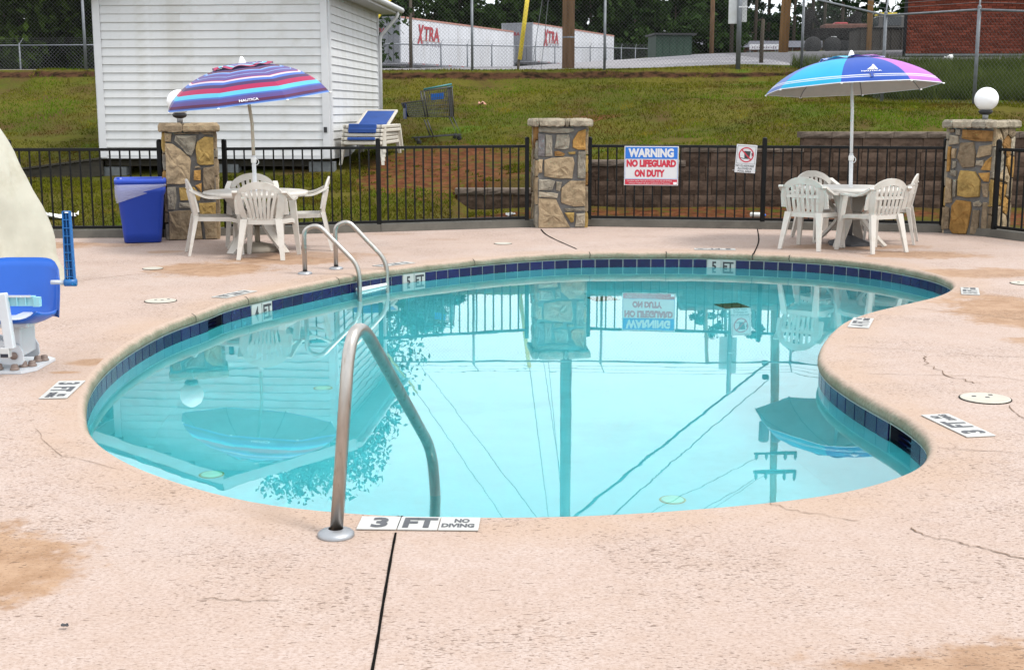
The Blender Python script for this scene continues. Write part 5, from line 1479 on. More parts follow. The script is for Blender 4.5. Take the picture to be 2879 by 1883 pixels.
# ------------------------------------------------------------------ deck depth markers: three glued tiles each
M_MTILE = mat("marker_tile", (0.44, 0.44, 0.42), rough=.35, var=.05, scale=8)
mt_me = B().bbox((0, 0, .0015), (.150, .150, .005), .001).mesh("tile"); mt_me.materials.append(M_MTILE)
M_PRINTG = mat("grey_black_print", (0.055, 0.058, 0.066), rough=.5, var=.2, scale=30)
def marker(label, num, x, y, rz, faded=False):
    t = thing("depth_marker", label, "depth marker", (x, y, 0.0035), rz, "depth markers on the deck")
    for k, (txt, w_, h_) in enumerate(((num, .062, .118), ("FT", .128, .118), ("NO", 0, 0))):
        o = put("tile", mt_me, None, t, ((k - 1) * .1535, 0, 0))
        if k < 2: text_part(txt, w_, h_, M_PRINTG, o, (.005, 0, .0052), bold=.045)
        else:
            text_part("NO", .058, .046, M_PRINTG, o, (.008, .029, .0052), bold=.05)
            text_part("DIVING", .124, .046, M_PRINTG, o, (-.004, -.027, .0052), bold=.05)
    return t
def face_pool(x, y):
    k = min(range(NR), key=lambda i: (RIM[i] - Vector((x, y, 0))).length)
    v = RIM_N[k]                                     # readable from the water: top of the letters away from it
    return math.atan2(v.y, v.x) - R(90)
def rim_tan(x, y):
    k = min(range(NR), key=lambda i: (RIM[i] - Vector((x, y, 0))).length)
    v = Vector((-RIM_N[k].y, RIM_N[k].x, 0)); return math.atan2(v.y, v.x)
marker("white 3 FT NO DIVING tiles on the near rim beside the grab rail's foot", "3", -0.352, 4.70, R(-2))
marker("white 3 FT NO DIVING tiles on the left rim near the lift base", "3", -2.52, 7.08, R(-84))
marker("white 4 FT tiles on the left rim between round lid and ladder", "4", -2.36, 10.88, face_pool(-2.3, 10.85) + R(180))
marker("white 5 FT tiles on the rim just behind the ladder", "5", -1.20, 13.03, face_pool(-1.1, 12.9) + R(180))
marker("white 5 FT tiles on the far rim in front of the right table", "5", 2.28, 14.46, R(175))
marker("white 5 FT NO DIVING tiles at the pool's far right tip", "5", 3.96, 11.06, R(72))
marker("white 4 FT NO DIVING tiles on the right rim's bulge", "4", 2.57, 9.38, R(70))
marker("white 3 FT NO DIVING tiles on the right rim above the skimmer", "3", 2.215, 6.25, R(100))

# ------------------------------------------------------------------ round white lids in the deck
M_LID = mat("lid_plastic", (0.42, 0.395, 0.33), rough=.5, var=.08, scale=6)
def lid(label, x, y, r, big=True):
    t = thing("deck_lid", label, "lid", (x, y, .003), 0, "round white lids in the deck")
    B().lathe([(r + .006, .0), (r + .006, .0015), (r, .0016)], 36).build("gap_ring", M_JOINT, t)
    B().lathe([(r, .0), (r, .004), (r * .93, .006), (r * .90, .0045), (.0001, .0055)], 36).build("cover", M_LID, t)
    if big:
        for a_, rr_ in ((2.6, .45), (.2, .1), (.9, .62)):
            B().bbox((0, 0, .006), (.022, .016, .003), .001).build("finger_hole", M_DARK, t, (rr_ * r * math.cos(a_), rr_ * r * math.sin(a_), 0))
lid("large white skimmer lid with dark finger holes by the right rim", 2.575, 6.86, .132)
lid("white skimmer lid with a dark rim on the left deck", -2.885, 10.49, .125)
lid("small plain white lid near the left stain", -3.55, 12.68, .095, False)
lid("small plain white lid on the far deck before the middle pillar", -0.105, 15.09, .10, False)
lid("white lid cut off by the right edge of view", 4.64, 11.58, .125)

# ------------------------------------------------------------------ resin furniture
M_RESIN = mat("white_resin", (0.545, 0.515, 0.47), rough=.38, rnd=.05, var=.06, scale=3, spec=.4, sss=.06, dirt=(.40, .345, .28), dirt_scale=4, dirt_lo=.54, dirt_hi=.80)
def make_chair(fan=True):
    t = thing("resin_chair", "chair", "chair", (0, 0, 0), 0, "white resin chairs at the two tables")
    # seat faces +y; height .78
    b = B(); nx, ny = 8, 8
    def sz(u, v): return .405 - .022 * math.sin(math.pi * u) * math.sin(math.pi * min(1, v * 1.1)) - .03 * max(0, v - .82) / .18 + .01 * (1 - v)
    for s_ in (0, 1):
        for j in range(ny + 1):
            for i in range(nx + 1):
                u, v = i / nx, j / ny; hw = .205 + .045 * v
                b.v.append(((u - .5) * 2 * hw, -.215 + .44 * v, sz(u, v) - (.012 if s_ else 0)))
    N = (nx + 1) * (ny + 1)
    for j in range(ny):
        for i in range(nx):
            a = j * (nx + 1) + i
            b.f.append((a, a + 1, a + nx + 2, a + nx + 1)); b.f.append((N + a + nx + 1, N + a + nx + 2, N + a + 1, N + a)); b.smooth += [True, True]
    # apron under the edge
    edge = [(j * (nx + 1)) for j in range(ny + 1)], [(j * (nx + 1) + nx) for j in range(ny + 1)], list(range(ny * (nx + 1), ny * (nx + 1) + nx + 1)), list(range(nx + 1))
    for e in edge:
        for a, c in zip(e, e[1:]):
            va, vc = b.v[a], b.v[c]; o = len(b.v)
            b.v += [va, vc, (vc[0], vc[1], vc[2] - .045), (va[0], va[1], va[2] - .045)]
            b.f.append((o, o + 1, o + 2, o + 3)); b.smooth.append(False)
    b.build("seat", M_RESIN, t)
    def yb(z): return -.225 - .20 * max(0, z - .40)
    # legs: tapered, splayed; L-section made of two leaves
    for sx in (-1, 1):
        for (x0, y0, x1, y1, zt, nm) in ((.225, .205, .275, .245, .60, 'f'), (.185, -.225, .235, -.315, .42, 'r')):
            lg = B(); wt, wb = .074, .042
            top, bot = Vector((sx * x0, y0, zt)), Vector((sx * x1, y1, 0.002))
            for k in range(4):
                p, q = (k / 4), ((k + 1) / 4)
            ring = []
            for k in range(5):
                c = top.lerp(bot, k / 4); w_ = wt + (wb - wt) * k / 4; dd = w_ * .62
                ring.append([(c.x - w_ / 2, c.y - dd / 2, c.z), (c.x + w_ / 2, c.y - dd / 2, c.z), (c.x + w_ / 2, c.y + dd / 2, c.z), (c.x - w_ / 2, c.y + dd / 2, c.z)])
            for r_ in ring: lg.v += r_
            for k in range(4):
                for q in range(4): lg.f.append((4 * k + q, 4 * k + (q + 1) % 4, 4 * k + 4 + (q + 1) % 4, 4 * k + 4 + q)); lg.smooth.append(False)
            lg.f += [(0, 1, 2, 3), (19, 18, 17, 16)]; lg.smooth += [False, False]
            lg.build("leg", M_RESIN, t, fix=True)
        # arm: from the front leg top back to the rim, sweeping up
        pts = catmull([(sx * .240, .235, .600), (sx * .262, .20, .625), (sx * .278, .05, .622), (sx * .285, -.10, .625), (sx * .280, -.20, .66), (sx * .262, yb(.73) - .0, .71)], 4)
        B().band(pts, [(1, 0, 0)] * len(pts), [.056] * len(pts), .024).build("arm", M_RESIN, t, fix=True)
    # arched back rim
    rim = []; nrm = []
    for k in range(25):
        a = math.pi * k / 24; x = .258 * math.cos(a); z = .56 + .215 * math.sin(a) ** .9
        if k in (0, 24): z = .47
        rim.append((x, yb(z) + .035 * abs(math.cos(a)) ** 2, z)); nrm.append((math.cos(a), -.05, math.sin(a) + .02))
    B().band(rim, nrm, [.050 + .026 * math.sin(math.pi * k / 24) for k in range(25)], .020).build("back_rim", M_RESIN, t, fix=True)
    n_s = 7
    for k in range(n_s):
        u = (k - (n_s - 1) / 2) / ((n_s - 1) / 2)
        xt = u * (.175 if fan else .185); xb = u * (.105 if fan else .165)
        zt = .56 + .205 * math.sqrt(max(0, 1 - (xt / .258) ** 2)) - .012
        pts = []
        for q in range(6):
            s_ = q / 5; z = .395 + (zt - .395) * s_; x = xb + (xt - xb) * s_ ** 1.4
            pts.append((x, yb(z) - .012 * math.cos(u * 1.3) * math.sin(math.pi * s_), z))
        B().band(pts, [(1, 0, 0)] * 6, [.026 + .010 * (q / 5) for q in range(6)] if fan else .034, .010).build("slat", M_RESIN, t, fix=True)
    if not fan:
        pts = [(.20 * math.sin(a), yb(.60) - .008 * math.cos(a), .60) for a in np.linspace(-1.45, 1.45, 9)]
        B().band(pts, [(0, 0, 1)] * 9, .035, .012).build("cross_band", M_RESIN, t, fix=True)
    # lower back panel and side shells joining seat and rim
    for sx in (-1, 1):
        s_ = B(); pr = []
        for z, x0, x1 in ((.395, .14 if fan else .18, .205), (.50, .165 if fan else .19, .235), (.60, .185 if fan else .2, .250), (.68, .20, .240)):
            pr.append((sx * x0, yb(z) - .004, z)); pr.append((sx * x1, yb(z) + .03, z))
        s_.v = pr + [(x, y - .01, z) for x, y, z in pr]
        for k in range(3): s_.f += [(2 * k, 2 * k + 1, 2 * k + 3, 2 * k + 2), (8 + 2 * k + 2, 8 + 2 * k + 3, 8 + 2 * k + 1, 8 + 2 * k)]
        for i_ in (0, 1):
            for k in range(3): s_.f.append((2 * k + i_, 2 * k + 2 + i_, 8 + 2 * k + 2 + i_, 8 + 2 * k + i_))
        s_.smooth = [False] * len(s_.f)
        s_.build("back_side", M_RESIN, t, fix=True)
    B().box((0, yb(.40), .392), (.40, .016, .055)).build("back_base", M_RESIN, t)
    return t
chairA = make_chair(True); chairB = make_chair(False)
used = set()
def place_chair(proto, x, y, face, label, sc_=1.0):
    """face: angle (degrees) that the chair's front points to, 0 = +Y away from the viewer, clockwise"""
    o = proto if proto.name not in used else copy_tree(proto)
    used.add(proto.name)
    o.location = (x, y, .001); o.rotation_euler = (0, 0, R(-face)); o.scale = (sc_,) * 3
    o['label'] = label
    return o
LT = (-2.83, 14.32); RTB = (3.93, 15.0)
# left table
place_chair(chairA, -2.60, 13.72, 4, "white resin chair at the left table with its slatted back to the viewer")
place_chair(chairA, -3.23, 14.10, 72, "white resin chair at the left table's left side, in profile facing right")
place_chair(chairA, -3.02, 15.02, 172, "white resin chair behind the left table, only its arched top showing")
place_chair(chairA, -2.35, 14.52, 262, "white resin chair at the left table's right side, in profile facing left")
# right table
place_chair(chairB, 3.40, 14.62, 38, "white resin chair nearest left at the right table, back to the viewer")
place_chair(chairB, 4.00, 14.36, -25, "white resin chair nearest right at the right table, back to the viewer")
place_chair(chairB, 3.78, 15.66, 160, "white resin chair behind the right table's left half, only its top showing")
place_chair(chairB, 4.46, 15.28, -68, "white resin chair at the right table's far right side, turned left")

def make_table(label, loc, hole=True):
    t = thing("resin_table", label, "table", loc + (0.001,), 0, "round white resin tables")
    Rr = .575; Ht = .665
    B().lathe([(.024, Ht), (.30, Ht + .002), (Rr - .03, Ht + .001), (Rr - .006, Ht - .004), (Rr, Ht - .016), (Rr - .004, Ht - .048), (Rr - .022, Ht - .052), (Rr - .03, Ht - .02), (.024, Ht - .018), (.024, Ht)], 48).build("table_top", M_RESIN, t)
    for k in range(4):
        an = R(45 + 90 * k + 12)
        M = Matrix.Rotation(an, 4, 'Z')
        pts = catmull([(.40, 0, Ht - .03), (.30, 0, .50), (.15, 0, .335), (.22, 0, .20), (.42, 0, .0)], 5)
        wd = [.20 - .08 * abs(i / (len(pts) - 1) - .0) for i in range(len(pts))]
        wd = [.19 + (.10 - .19) * (i / (len(pts) - 1)) for i in range(len(pts))]
        B().band(pts, [(0, 1, 0)] * len(pts), wd, .028, M=M).build("leg", M_RESIN, t, fix=True)
    B().lathe([(.06, .30), (.15, .30), (.16, .34), (.15, .38), (.06, .38), (.06, .30)], 20).build("leg_hub", M_RESIN, t)
    return t
make_table("round white resin table under the striped umbrella", LT)
make_table("round white resin table under the blue and pink umbrella", RTB)
M_BASEB = mat("beige_base", (0.36, 0.32, 0.26), rough=.7, var=.1)
M_BASED = mat("dark_base", (0.075, 0.078, 0.085), rough=.6, var=.1)
ub = thing("parasol_stand", "beige round weighted parasol stand under the left table", "stand", (LT[0], LT[1], .001))
B().lathe([(.0001, 0), (.26, .0), (.265, .03), (.24, .06), (.10, .085), (.045, .10), (.03, .10)], 32).build("weight", M_BASEB, ub); B().tube([(0, 0, .09), (0, 0, .30)], .03, 14).build("socket", M_BASEB, ub)
ub = thing("parasol_stand", "dark grey faceted parasol stand under the right table", "stand", (RTB[0], RTB[1], .001), R(20))
B().lathe([(.0001, 0), (.27, .0), (.27, .025), (.10, .085), (.045, .11), (.03, .11)], 6, smooth=False).build("weight", M_BASED, ub); B().tube([(0, 0, .09), (0, 0, .32)], .03, 14).build("socket", M_BASED, ub)

# ------------------------------------------------------------------ umbrellas
def stripe_mat(name, stops, rough=.75):
    m = bpy.data.materials.new(name); m.use_nodes = True
    n, l = m.node_tree.nodes, m.node_tree.links; b = n["Principled BSDF"]; b.inputs['Roughness'].default_value = rough; b.inputs['Specular IOR Level'].default_value = .25
    b.inputs['Sheen Weight'].default_value = .15
    uv = n.new("ShaderNodeUVMap"); uv.uv_map = "UVMap"; sp = n.new("ShaderNodeSeparateXYZ"); l.new(uv.outputs[0], sp.inputs[0])
    cr = n.new("ShaderNodeValToRGB"); cr.color_ramp.interpolation = 'CONSTANT'
    el = cr.color_ramp.elements
    el[0].position = 0; el[0].color = stops[0][1] + (1,)
    el[1].position = stops[1][0]; el[1].color = stops[1][1] + (1,)
    for p, c in stops[2:]:
        e = el.new(p); e.color = c + (1,)
    l.new(sp.outputs['Y'], cr.inputs['Fac'])
    no = n.new("ShaderNodeTexNoise"); no.inputs['Scale'].default_value = 3.0; co = n.new("ShaderNodeTexCoord"); l.new(co.outputs['Object'], no.inputs['Vector'])
    mx = n.new("ShaderNodeMix"); mx.data_type = 'RGBA'; mx.blend_type = 'MULTIPLY'; mx.inputs['Factor'].default_value = .35
    l.new(cr.outputs[0], mx.inputs[6]); l.new(no.outputs['Color'], mx.inputs[7])
    hs = n.new("ShaderNodeHueSaturation"); hs.inputs['Saturation'].default_value = 0; l.new(no.outputs['Color'], hs.inputs['Color']); l.new(hs.outputs[0], mx.inputs[7])
    tr = n.new("ShaderNodeBsdfTranslucent"); ms = n.new("ShaderNodeMixShader"); ms.inputs[0].default_value = .18
    l.new(mx.outputs[2], b.inputs['Base Color']); l.new(mx.outputs[2], tr.inputs['Color'])
    l.new(b.outputs[0], ms.inputs[1]); l.new(tr.outputs[0], ms.inputs[2]); l.new(ms.outputs[0], n["Material Output"].inputs['Surface'])
    return m
PUR, PURD, MAR, BLU, CYA, CRI, WHI, LBL, NAV = (.120, .078, .270), (.070, .034, .120), (.120, .026, .070), (.075, .165, .520), (.120, .520, .700), (.42, .020, .100), (.66, .58, .66), (.24, .40, .70), (.095, .090, .300)
M_STRIPE = stripe_mat("striped_fabric", [(0, PUR), (.30, MAR), (.345, LBL), (.37, BLU), (.39, PUR), (.455, LBL), (.465, PUR), (.535, CRI), (.545, WHI), (.575, BLU), (.625, PURD), (.68, CRI), (.765, CYA), (.83, BLU), (.855, NAV), (.88, PUR), (.925, MAR), (.95, PURD), (.97, BLU), (.99, LBL)])
M_STRIPEV = stripe_mat("striped_vent_fabric", [(0, PUR), (.35, PURD), (.42, LBL), (.46, PUR), (.62, WHI), (.66, CYA), (.78, CRI), (.95, MAR)])
def gore_mat(name, c):
    l2 = tuple(min(1, x * .25 + .62) for x in c)
    return stripe_mat(name, [(0, c), (.855, l2), (.872, c), (.888, l2), (.905, c), (.982, (.70, .72, .78))])
G_CY, G_RB, G_PK, G_BL = gore_mat("cyan_fabric", (.015, .42, .68)), gore_mat("royal_fabric", (.020, .085, .44)), gore_mat("orchid_fabric", (.50, .155, .58)), gore_mat("periwinkle_fabric", (.10, .20, .56))
M_SILVER = mat("silver_lining", (0.40, 0.375, 0.35), rough=.6, var=.08)
M_UPOLE = mat("umbrella_pole_white", (0.70, 0.71, 0.72), rough=.35, var=.05)
M_UPOLEB = mat("umbrella_pole_beige", (0.46, 0.41, 0.33), rough=.4, var=.06)
M_WHITEP = mat("white_plastic", (0.78, 0.78, 0.77), rough=.4, var=.03)
M_PRNTW = mat("white_print", (0.72, 0.70, 0.74), rough=.6, var=.03)
def umbrella(label, foot, top, tilt_axis, Rad, dome, tip0, mats, vent_mats, lining, pole_m, seed=0, drop=.0):
    """top: apex in metres; tilt_axis: unit vector of the canopy axis (pointing up)"""
    t = thing("umbrella", label, "umbrella", foot, 0, "sunshades over the two tables")
    ax = Vector(tilt_axis).normalized(); T = Vector(top) - Vector(foot)
    zx = ax; xx = Vector((1, 0, 0)); xx = (xx - zx * xx.dot(zx)).normalized(); yy = zx.cross(xx)
    CM = Matrix(((xx.x, yy.x, zx.x, T.x), (xx.y, yy.y, zx.y, T.y), (xx.z, yy.z, zx.z, T.z), (0, 0, 0, 1)))
    def prof(s):                                        # s in 0..1 from apex to rim along the rib
        return Rad * math.sin(s * 1.18) / math.sin(1.18), -dome * (1 - math.cos(s * 1.18)) / (1 - math.cos(1.18))
    tips = [R(tip0 + 45 * k) for k in range(8)]
    rr_ = random.Random(seed)
    def surf(k, u, s, off=0.0):
        r, z = prof(s); a0, a1 = tips[k], tips[(k + 1) % 8]
        p0 = Vector((r * math.cos(a0), r * math.sin(a0), z)); p1 = Vector((r * math.cos(a1), r * math.sin(a1), z))
        p = p0.lerp(p1, u)
        w = 4 * u * (1 - u)
        am = Vector((math.cos((a0 + a0 + R(45)) / 2), math.sin((a0 + a0 + R(45)) / 2), 0))
        p += am * (.020 * r * w) - Vector((0, 0, .0)) + Vector((0, 0, .012 * w * math.sin(s * 3.1)))
        if s > .9: p -= am * (.012 * w * (s - .9) / .1)
        return p + Vector((0, 0, off))
    def gore(k, s0, s1, ns, m, name, off=0.0, wav=0.0):
        me = bpy.data.meshes.new(name); nu = 8; vs, fs, uvs = [], [], []
        for j in range(ns + 1):
            s = s0 + (s1 - s0) * j / ns
            for i in range(nu + 1):
                u = i / nu; p = surf(k, u, s, off + (wav * math.sin(u * 6.283 + k) * (j / ns) ** 2)); vs.append(CM @ p); uvs.append((u, j / ns))
        for j in range(ns):
            for i in range(nu):
                a = j * (nu + 1) + i; fs.append((a, a + nu + 1, a + nu + 2, a + 1))
        me.from_pydata([tuple(v) for v in vs], [], fs); me.polygons.foreach_set("use_smooth", [True] * len(fs))
        uvl = me.uv_layers.new(name="UVMap")
        for lp in me.loops: uvl.data[lp.index].uv = uvs[lp.vertex_index]
        me.update(); return put(name, me, m, t)
    panels = []
    for k in range(8):
        panels.append(gore(k, .02, 1.0, 14, mats[k % len(mats)], "canopy_panel"))
        gore(k, .05, .985, 8, lining, "lining_panel", off=-.006)
        gore(k, .015, .30, 5, vent_mats[k % len(vent_mats)], "vent_flap", off=.022, wav=.012)
        pts = [CM @ (Vector((prof(s)[0] * math.cos(tips[k]), prof(s)[0] * math.sin(tips[k]), prof(s)[1] - .012))) for s in np.linspace(.05, 1, 9)]
        rb_ = B().tube(pts, .004, 5).build("rib", M_STEEL, t)
        r_, z_ = prof(1.0); a = tips[k]
        B().lathe([(.0001, -.006), (.009, 0), (.007, .02), (.0001, .022)], 8, CM @ Matrix.Translation((r_ * math.cos(a), r_ * math.sin(a), z_ - .004)) @ Matrix.Rotation(R(90), 4, 'Y')).build("rib_tip", M_WHITEP, rb_)
    B().lathe([(.045, -.01), (.036, .012), (.022, .05), (.012, .066), (.0001, .07)], 16, CM @ Matrix.Translation((0, 0, .024))).build("finial", M_WHITEP, t)
    joint = CM @ Vector((0, 0, -dome - .25))
    B().tube([Vector((0, 0, .10)), Vector((0, 0, .0)) + Vector((joint.x, joint.y, 0)) * (1.05 / max(.1, joint.z)) + Vector((0, 0, 1.05))], .0225, 14).build("lower_pole", M_UPOLE, t)
    low = Vector((joint.x, joint.y, 0)) * (1.0 / max(.1, joint.z)) + Vector((0, 0, 1.0))
    B().tube([low, joint, CM @ Vector((0, 0, -.02))], .0185, 14).build("upper_pole", pole_m, t)
    B().tube([low + Vector((.02 + .034 * math.sin(a), 0, -.02 + .034 * math.cos(a))) for a in np.linspace(0, 6.283, 17)], .004, 6).build("pin_ring", M_WHITEP, t)
    B().lathe([(.028, -.03), (.031, -.02), (.031, .02), (.028, .03)], 14, Matrix.Translation(low)).build("pole_collar", M_WHITEP, t)
    return t, surf, CM, panels
tL, sfL, CML, pL = umbrella("tilted umbrella with red, blue and purple stripes over the left table", (LT[0], LT[1], .001), (-2.925, 14.31, 2.025), (-.115, -.075, 1), .925, .385, -8.5, [M_STRIPE], [M_STRIPEV], M_SILVER, M_UPOLEB, 1)
tR, sfR, CMR, pR = umbrella("umbrella in blue, cyan and orchid panels over the right table", (RTB[0], RTB[1], .001), (3.86, 15.0, 2.12), (-.042, .075, 1), .985, .345, -21.4, [G_BL, G_CY, G_RB, G_PK, G_BL, G_CY, G_RB, G_PK], [G_BL, G_CY, G_RB, G_PK, G_BL, G_CY, G_RB, G_PK], M_SILVER, M_UPOLE, 2)
def on_gore(surf, CM, k, u, s, parent, txt, w, h, panel, m=M_PRNTW, poly=None):
    e = .01
    p = CM @ surf(k, u, s, .004); pu = (CM @ surf(k, u + e, s, .004)) - p; ps = (CM @ surf(k, u, s - e, .004)) - p
    X = pu.normalized()
    if X.x < 0: X = -X
    Yv = (ps - X * ps.dot(X)).normalized(); Z = X.cross(Yv); p = p + Z * .008
    M = Matrix(((X.x, Yv.x, Z.x, p.x), (X.y, Yv.y, Z.y, p.y), (X.z, Yv.z, Z.z, p.z), (0, 0, 0, 1)))
    if poly is None: me = text_mesh(txt, w, h, .02).copy()
    else: me = B().add([(x, y, 0) for x, y in poly[0]], poly[1]).mesh("emblem")
    me.transform(M)
    return put("lettering" if poly is None else "emblem", me, m, panel)
on_gore(sfL, CML, 6, .46, .945, tL, "NAUTICA", .20, .028, pL[6])
kR = 6                                               # the royal blue panel facing the viewer
on_gore(sfR, CMR, kR, .47, .815, tR, "NAUTICA", .22, .022, pR[kR])
on_gore(sfR, CMR, kR, .47, .755, tR, "", 0, 0, pR[kR], poly=([(.035, -.03), (.05, .085), (.02, .035), (-.045, -.03), (.042, -.03), (.075, -.03), (.062, .03), (.052, .085)], [(0, 1, 2, 3), (4, 5, 6, 7)]))
M_TIE = mat("blue_tie", (.012, .05, .28), rough=.7)
on_gore(sfR, CMR, kR, .46, .875, tR, "", 0, 0, pR[kR], m=M_TIE, poly=([(-.03, .03), (.035, .03), (.03, .005), (.008, .0), (.012, -.045), (-.018, -.045), (-.012, .0)], [(0, 6, 5, 4, 3, 2, 1)]))

# ------------------------------------------------------------------ blue bin with a liner
M_BIN = mat("bin_blue", (0.009, 0.045, 0.34), rough=.38, var=.08, scale=3, spec=.45)
M_BIN2 = mat("bin_blue_rim", (0.009, 0.052, 0.42), rough=.35, var=.06)
def liner_mat():
    m = bpy.data.materials.new("liner_film"); m.use_nodes = True
    n, l = m.node_tree.nodes, m.node_tree.links; b = n["Principled BSDF"]
    b.inputs['Base Color'].default_value = (.50, .52, .70, 1); b.inputs['Roughness'].default_value = .25; b.inputs['Alpha'].default_value = .48
    no = n.new("ShaderNodeTexNoise"); no.inputs['Scale'].default_value = 14; bp = n.new("ShaderNodeBump"); bp.inputs['Strength'].default_value = .8; bp.inputs['Distance'].default_value = .01
    l.new(no.outputs['Fac'], bp.inputs['Height']); l.new(bp.outputs[0], b.inputs['Normal'])
    return m
bin_ = thing("rubbish_bin", "blue plastic rubbish bin with a pale liner beside the left pillar", "bin", (-4.40, 15.36, .001), R(16))
def sq(hw, z, rad=.06, n=5):
    out = []
    for q, (cx_, cy_) in enumerate(((1, 1), (-1, 1), (-1, -1), (1, -1))):
        for k in range(n + 1):
            a = R(90 * q) + R(90) * k / n
            out.append((cx_ * (hw - rad) + rad * math.cos(a), cy_ * (hw - rad) + rad * math.sin(a), z))
    return out
def sqloft(name, rows, m, parent, closed=True, zf=None):
    b = B(); N = 24
    for hw, z, rad in rows: b.v += [(x, y, zz + (zf(x, y) if zf else 0)) for x, y, zz in sq(hw, z, rad)]
    for k in range(len(rows) - 1):
        for i in range(N): b.f.append((k * N + i, k * N + (i + 1) % N, (k + 1) * N + (i + 1) % N, (k + 1) * N + i)); b.smooth.append(True)
    if closed: b.f.append(list(range(N))[::-1]); b.smooth.append(False)
    return b.build(name, m, parent)
sqloft("body", [(.195, 0.004, .05), (.212, .012, .055), (.222, .12, .06), (.262, .56, .06), (.282, .60, .06), (.284, .655, .06), (.262, .675, .06), (.255, .60, .06)], M_BIN, bin_)
sqloft("rim", [(.275, .690, .06), (.292, .690, .06), (.294, .745, .06), (.284, .752, .06), (.265, .745, .06), (.265, .69, .06)], M_BIN2, bin_, False)
lin = B()
N = 24
rows_ = [(.288, .700), (.290, .66), (.288, .62), (.274, .57)]
for k, (hw, z) in enumerate(rows_):
    for i, (x, y, zz) in enumerate(sq(hw, z, .06)):
        dr = max(0, -.12 * (x / .28) * (k / 3)) - (.05 * (k / 3) if x > .1 else 0) * -1
        lin.v.append((x * 1.01, y * 1.01, min(.70, zz + (.085 * (x / .28) if x > 0 else .10 * (x / .28)) * (k / 3))))
for k in range(3):
    for i in range(N): lin.f.append((k * N + i, k * N + (i + 1) % N, (k + 1) * N + (i + 1) % N, (k + 1) * N + i)); lin.smooth.append(True)
lin.build("liner", liner_mat(), bin_)

# ------------------------------------------------------------------ signs on the fence
M_SGNW = mat("sign_white", (0.62, 0.62, 0.635), rough=.4, var=.03)
M_SGNB = mat("sign_blue", (0.010, 0.145, 0.55), rough=.4, var=.03)
M_SGNR = mat("sign_red", (0.50, 0.018, 0.045), rough=.4, var=.03)
sg = thing("warning_sign", "white sign with blue WARNING band and red NO LIFEGUARD ON DUTY", "sign", (1.845, 17.235, .815), R(-9.5))
FR = (R(90), 0, 0)
B().bbox((0, 0, 0), (.715, .006, .515), .002).build("board", M_SGNW, sg)
B().box((-.0, -.004, .170), (.690, .003, .152)).build("blue_band", M_SGNB, sg)
B().box((0, -.004, -.213), (.690, .003, .068)).build("red_band", M_SGNR, sg)
text_part("WARNING", .60, .118, M_SGNW, sg, (-.005, -.0068, .170), FR, bold=.055)
text_part("NO LIFEGUARD", .655, .098, M_SGNR, sg, (0, -.0050, .032), FR, bold=.07)
text_part("ON DUTY", .40, .098, M_SGNR, sg, (-.02, -.0050, -.098), FR, bold=.07)
text_part("CHILDREN UNDER THE AGE OF 14 SHALL NOT USE SPA OR POOL", .60, .017, M_SGNW, sg, (-.02, -.0068, -.198), FR)
text_part("WITHOUT A PARENT OR ADULT GUARDIAN IN ATTENDANCE", .55, .017, M_SGNW, sg, (-.02, -.0068, -.229), FR)
B().box((.318, -.0065, -.228), (.045, .002, .032)).build("corner_mark", M_GLOBE, sg)
for x0, x1, z0, z1 in ((-.348, .348, .0915, .0945), (-.348, .348, -.1735, -.1705), (-.348, -.345, -.1705, .0915), (.345, .348, -.1705, .0915)):
    B().box(((x0 + x1) / 2, -.0045, (z0 + z1) / 2), (x1 - x0, .002, z1 - z0)).build("border_line", M_SGNB, sg)
for x_ in (-.335, .335):
    for z_ in (-.245, .245): B().lathe([(.0001, .0), (.006, .0), (.004, .003), (.0001, .004)], 8, Matrix.Translation((x_, -.003, z_)) @ Matrix.Rotation(R(90), 4, 'X')).build("rivet", M_STEEL, sg)
s2 = thing("no_glass_sign", "small white no-glassware sign with a red prohibition ring", "sign", (3.06, 17.03, .915), 0, None, (0, R(3.5), R(-10)))
B().bbox((0, 0, 0), (.265, .005, .365), .002).build("board", M_SGNW, s2)
for x0, x1, z0, z1 in ((-.118, .118, .164, .167), (-.118, .118, -.065, -.062), (-.118, -.115, -.062, .164), (.115, .118, -.062, .164)):
    B().box(((x0 + x1) / 2, -.0035, (z0 + z1) / 2), (x1 - x0, .002, z1 - z0)).build("border_line", M_PRINT, s2)
gl_ = B(); gl_.add([(-.032, 0, -.055), (.030, 0, -.055), (.042, 0, .045), (-.042, 0, .045)], [(0, 1, 2, 3)], Matrix.Translation((.012, -.0042, .055)))
gl_.add([(.052, 0, .02), (.085, 0, .03), (.075, 0, -.01), (.060, 0, -.02)], [(0, 1, 2, 3)], Matrix.Translation((.012, -.0042, .055)))
gl_.add([(-.105, 0, -.045), (-.03, 0, -.060), (-.03, 0, -.050), (-.10, 0, -.038)], [(0, 1, 2, 3)], Matrix.Translation((.012, -.0042, .055)))
gl_.build("glass_pictogram", M_PRINT, s2)
rg = B(); n_ = 40
for k in range(n_):
    a = 2 * math.pi * k / n_
    rg.v += [(.098 * math.cos(a), 0, .098 * math.sin(a)), (.083 * math.cos(a), 0, .083 * math.sin(a))]
for k in range(n_): rg.f.append((2 * k, 2 * k + 1, (2 * k + 3) % (2 * n_), (2 * k + 2) % (2 * n_))); rg.smooth.append(False)
rg.add([(-.068, 0, .056), (-.056, 0, .068), (.068, 0, -.056), (.056, 0, -.068)], [(0, 1, 2, 3)])
rg.build("prohibition_ring", M_SGNR, s2, (0, -.0056, .052))
for k, (tx, w_) in enumerate((("NO GLASSWARE", .235), ("ALLOWED IN", .185), ("POOL AREA", .175))):
    text_part(tx, w_, .026, M_PRINT, s2, (-.005, -.0038, -.092 - .035 * k), FR, bold=.02)
B().tube([(-.128, .0, -.155), (-.16, .02, -.16)], .002, 4).build("cable_tie", M_WHITEP, s2)

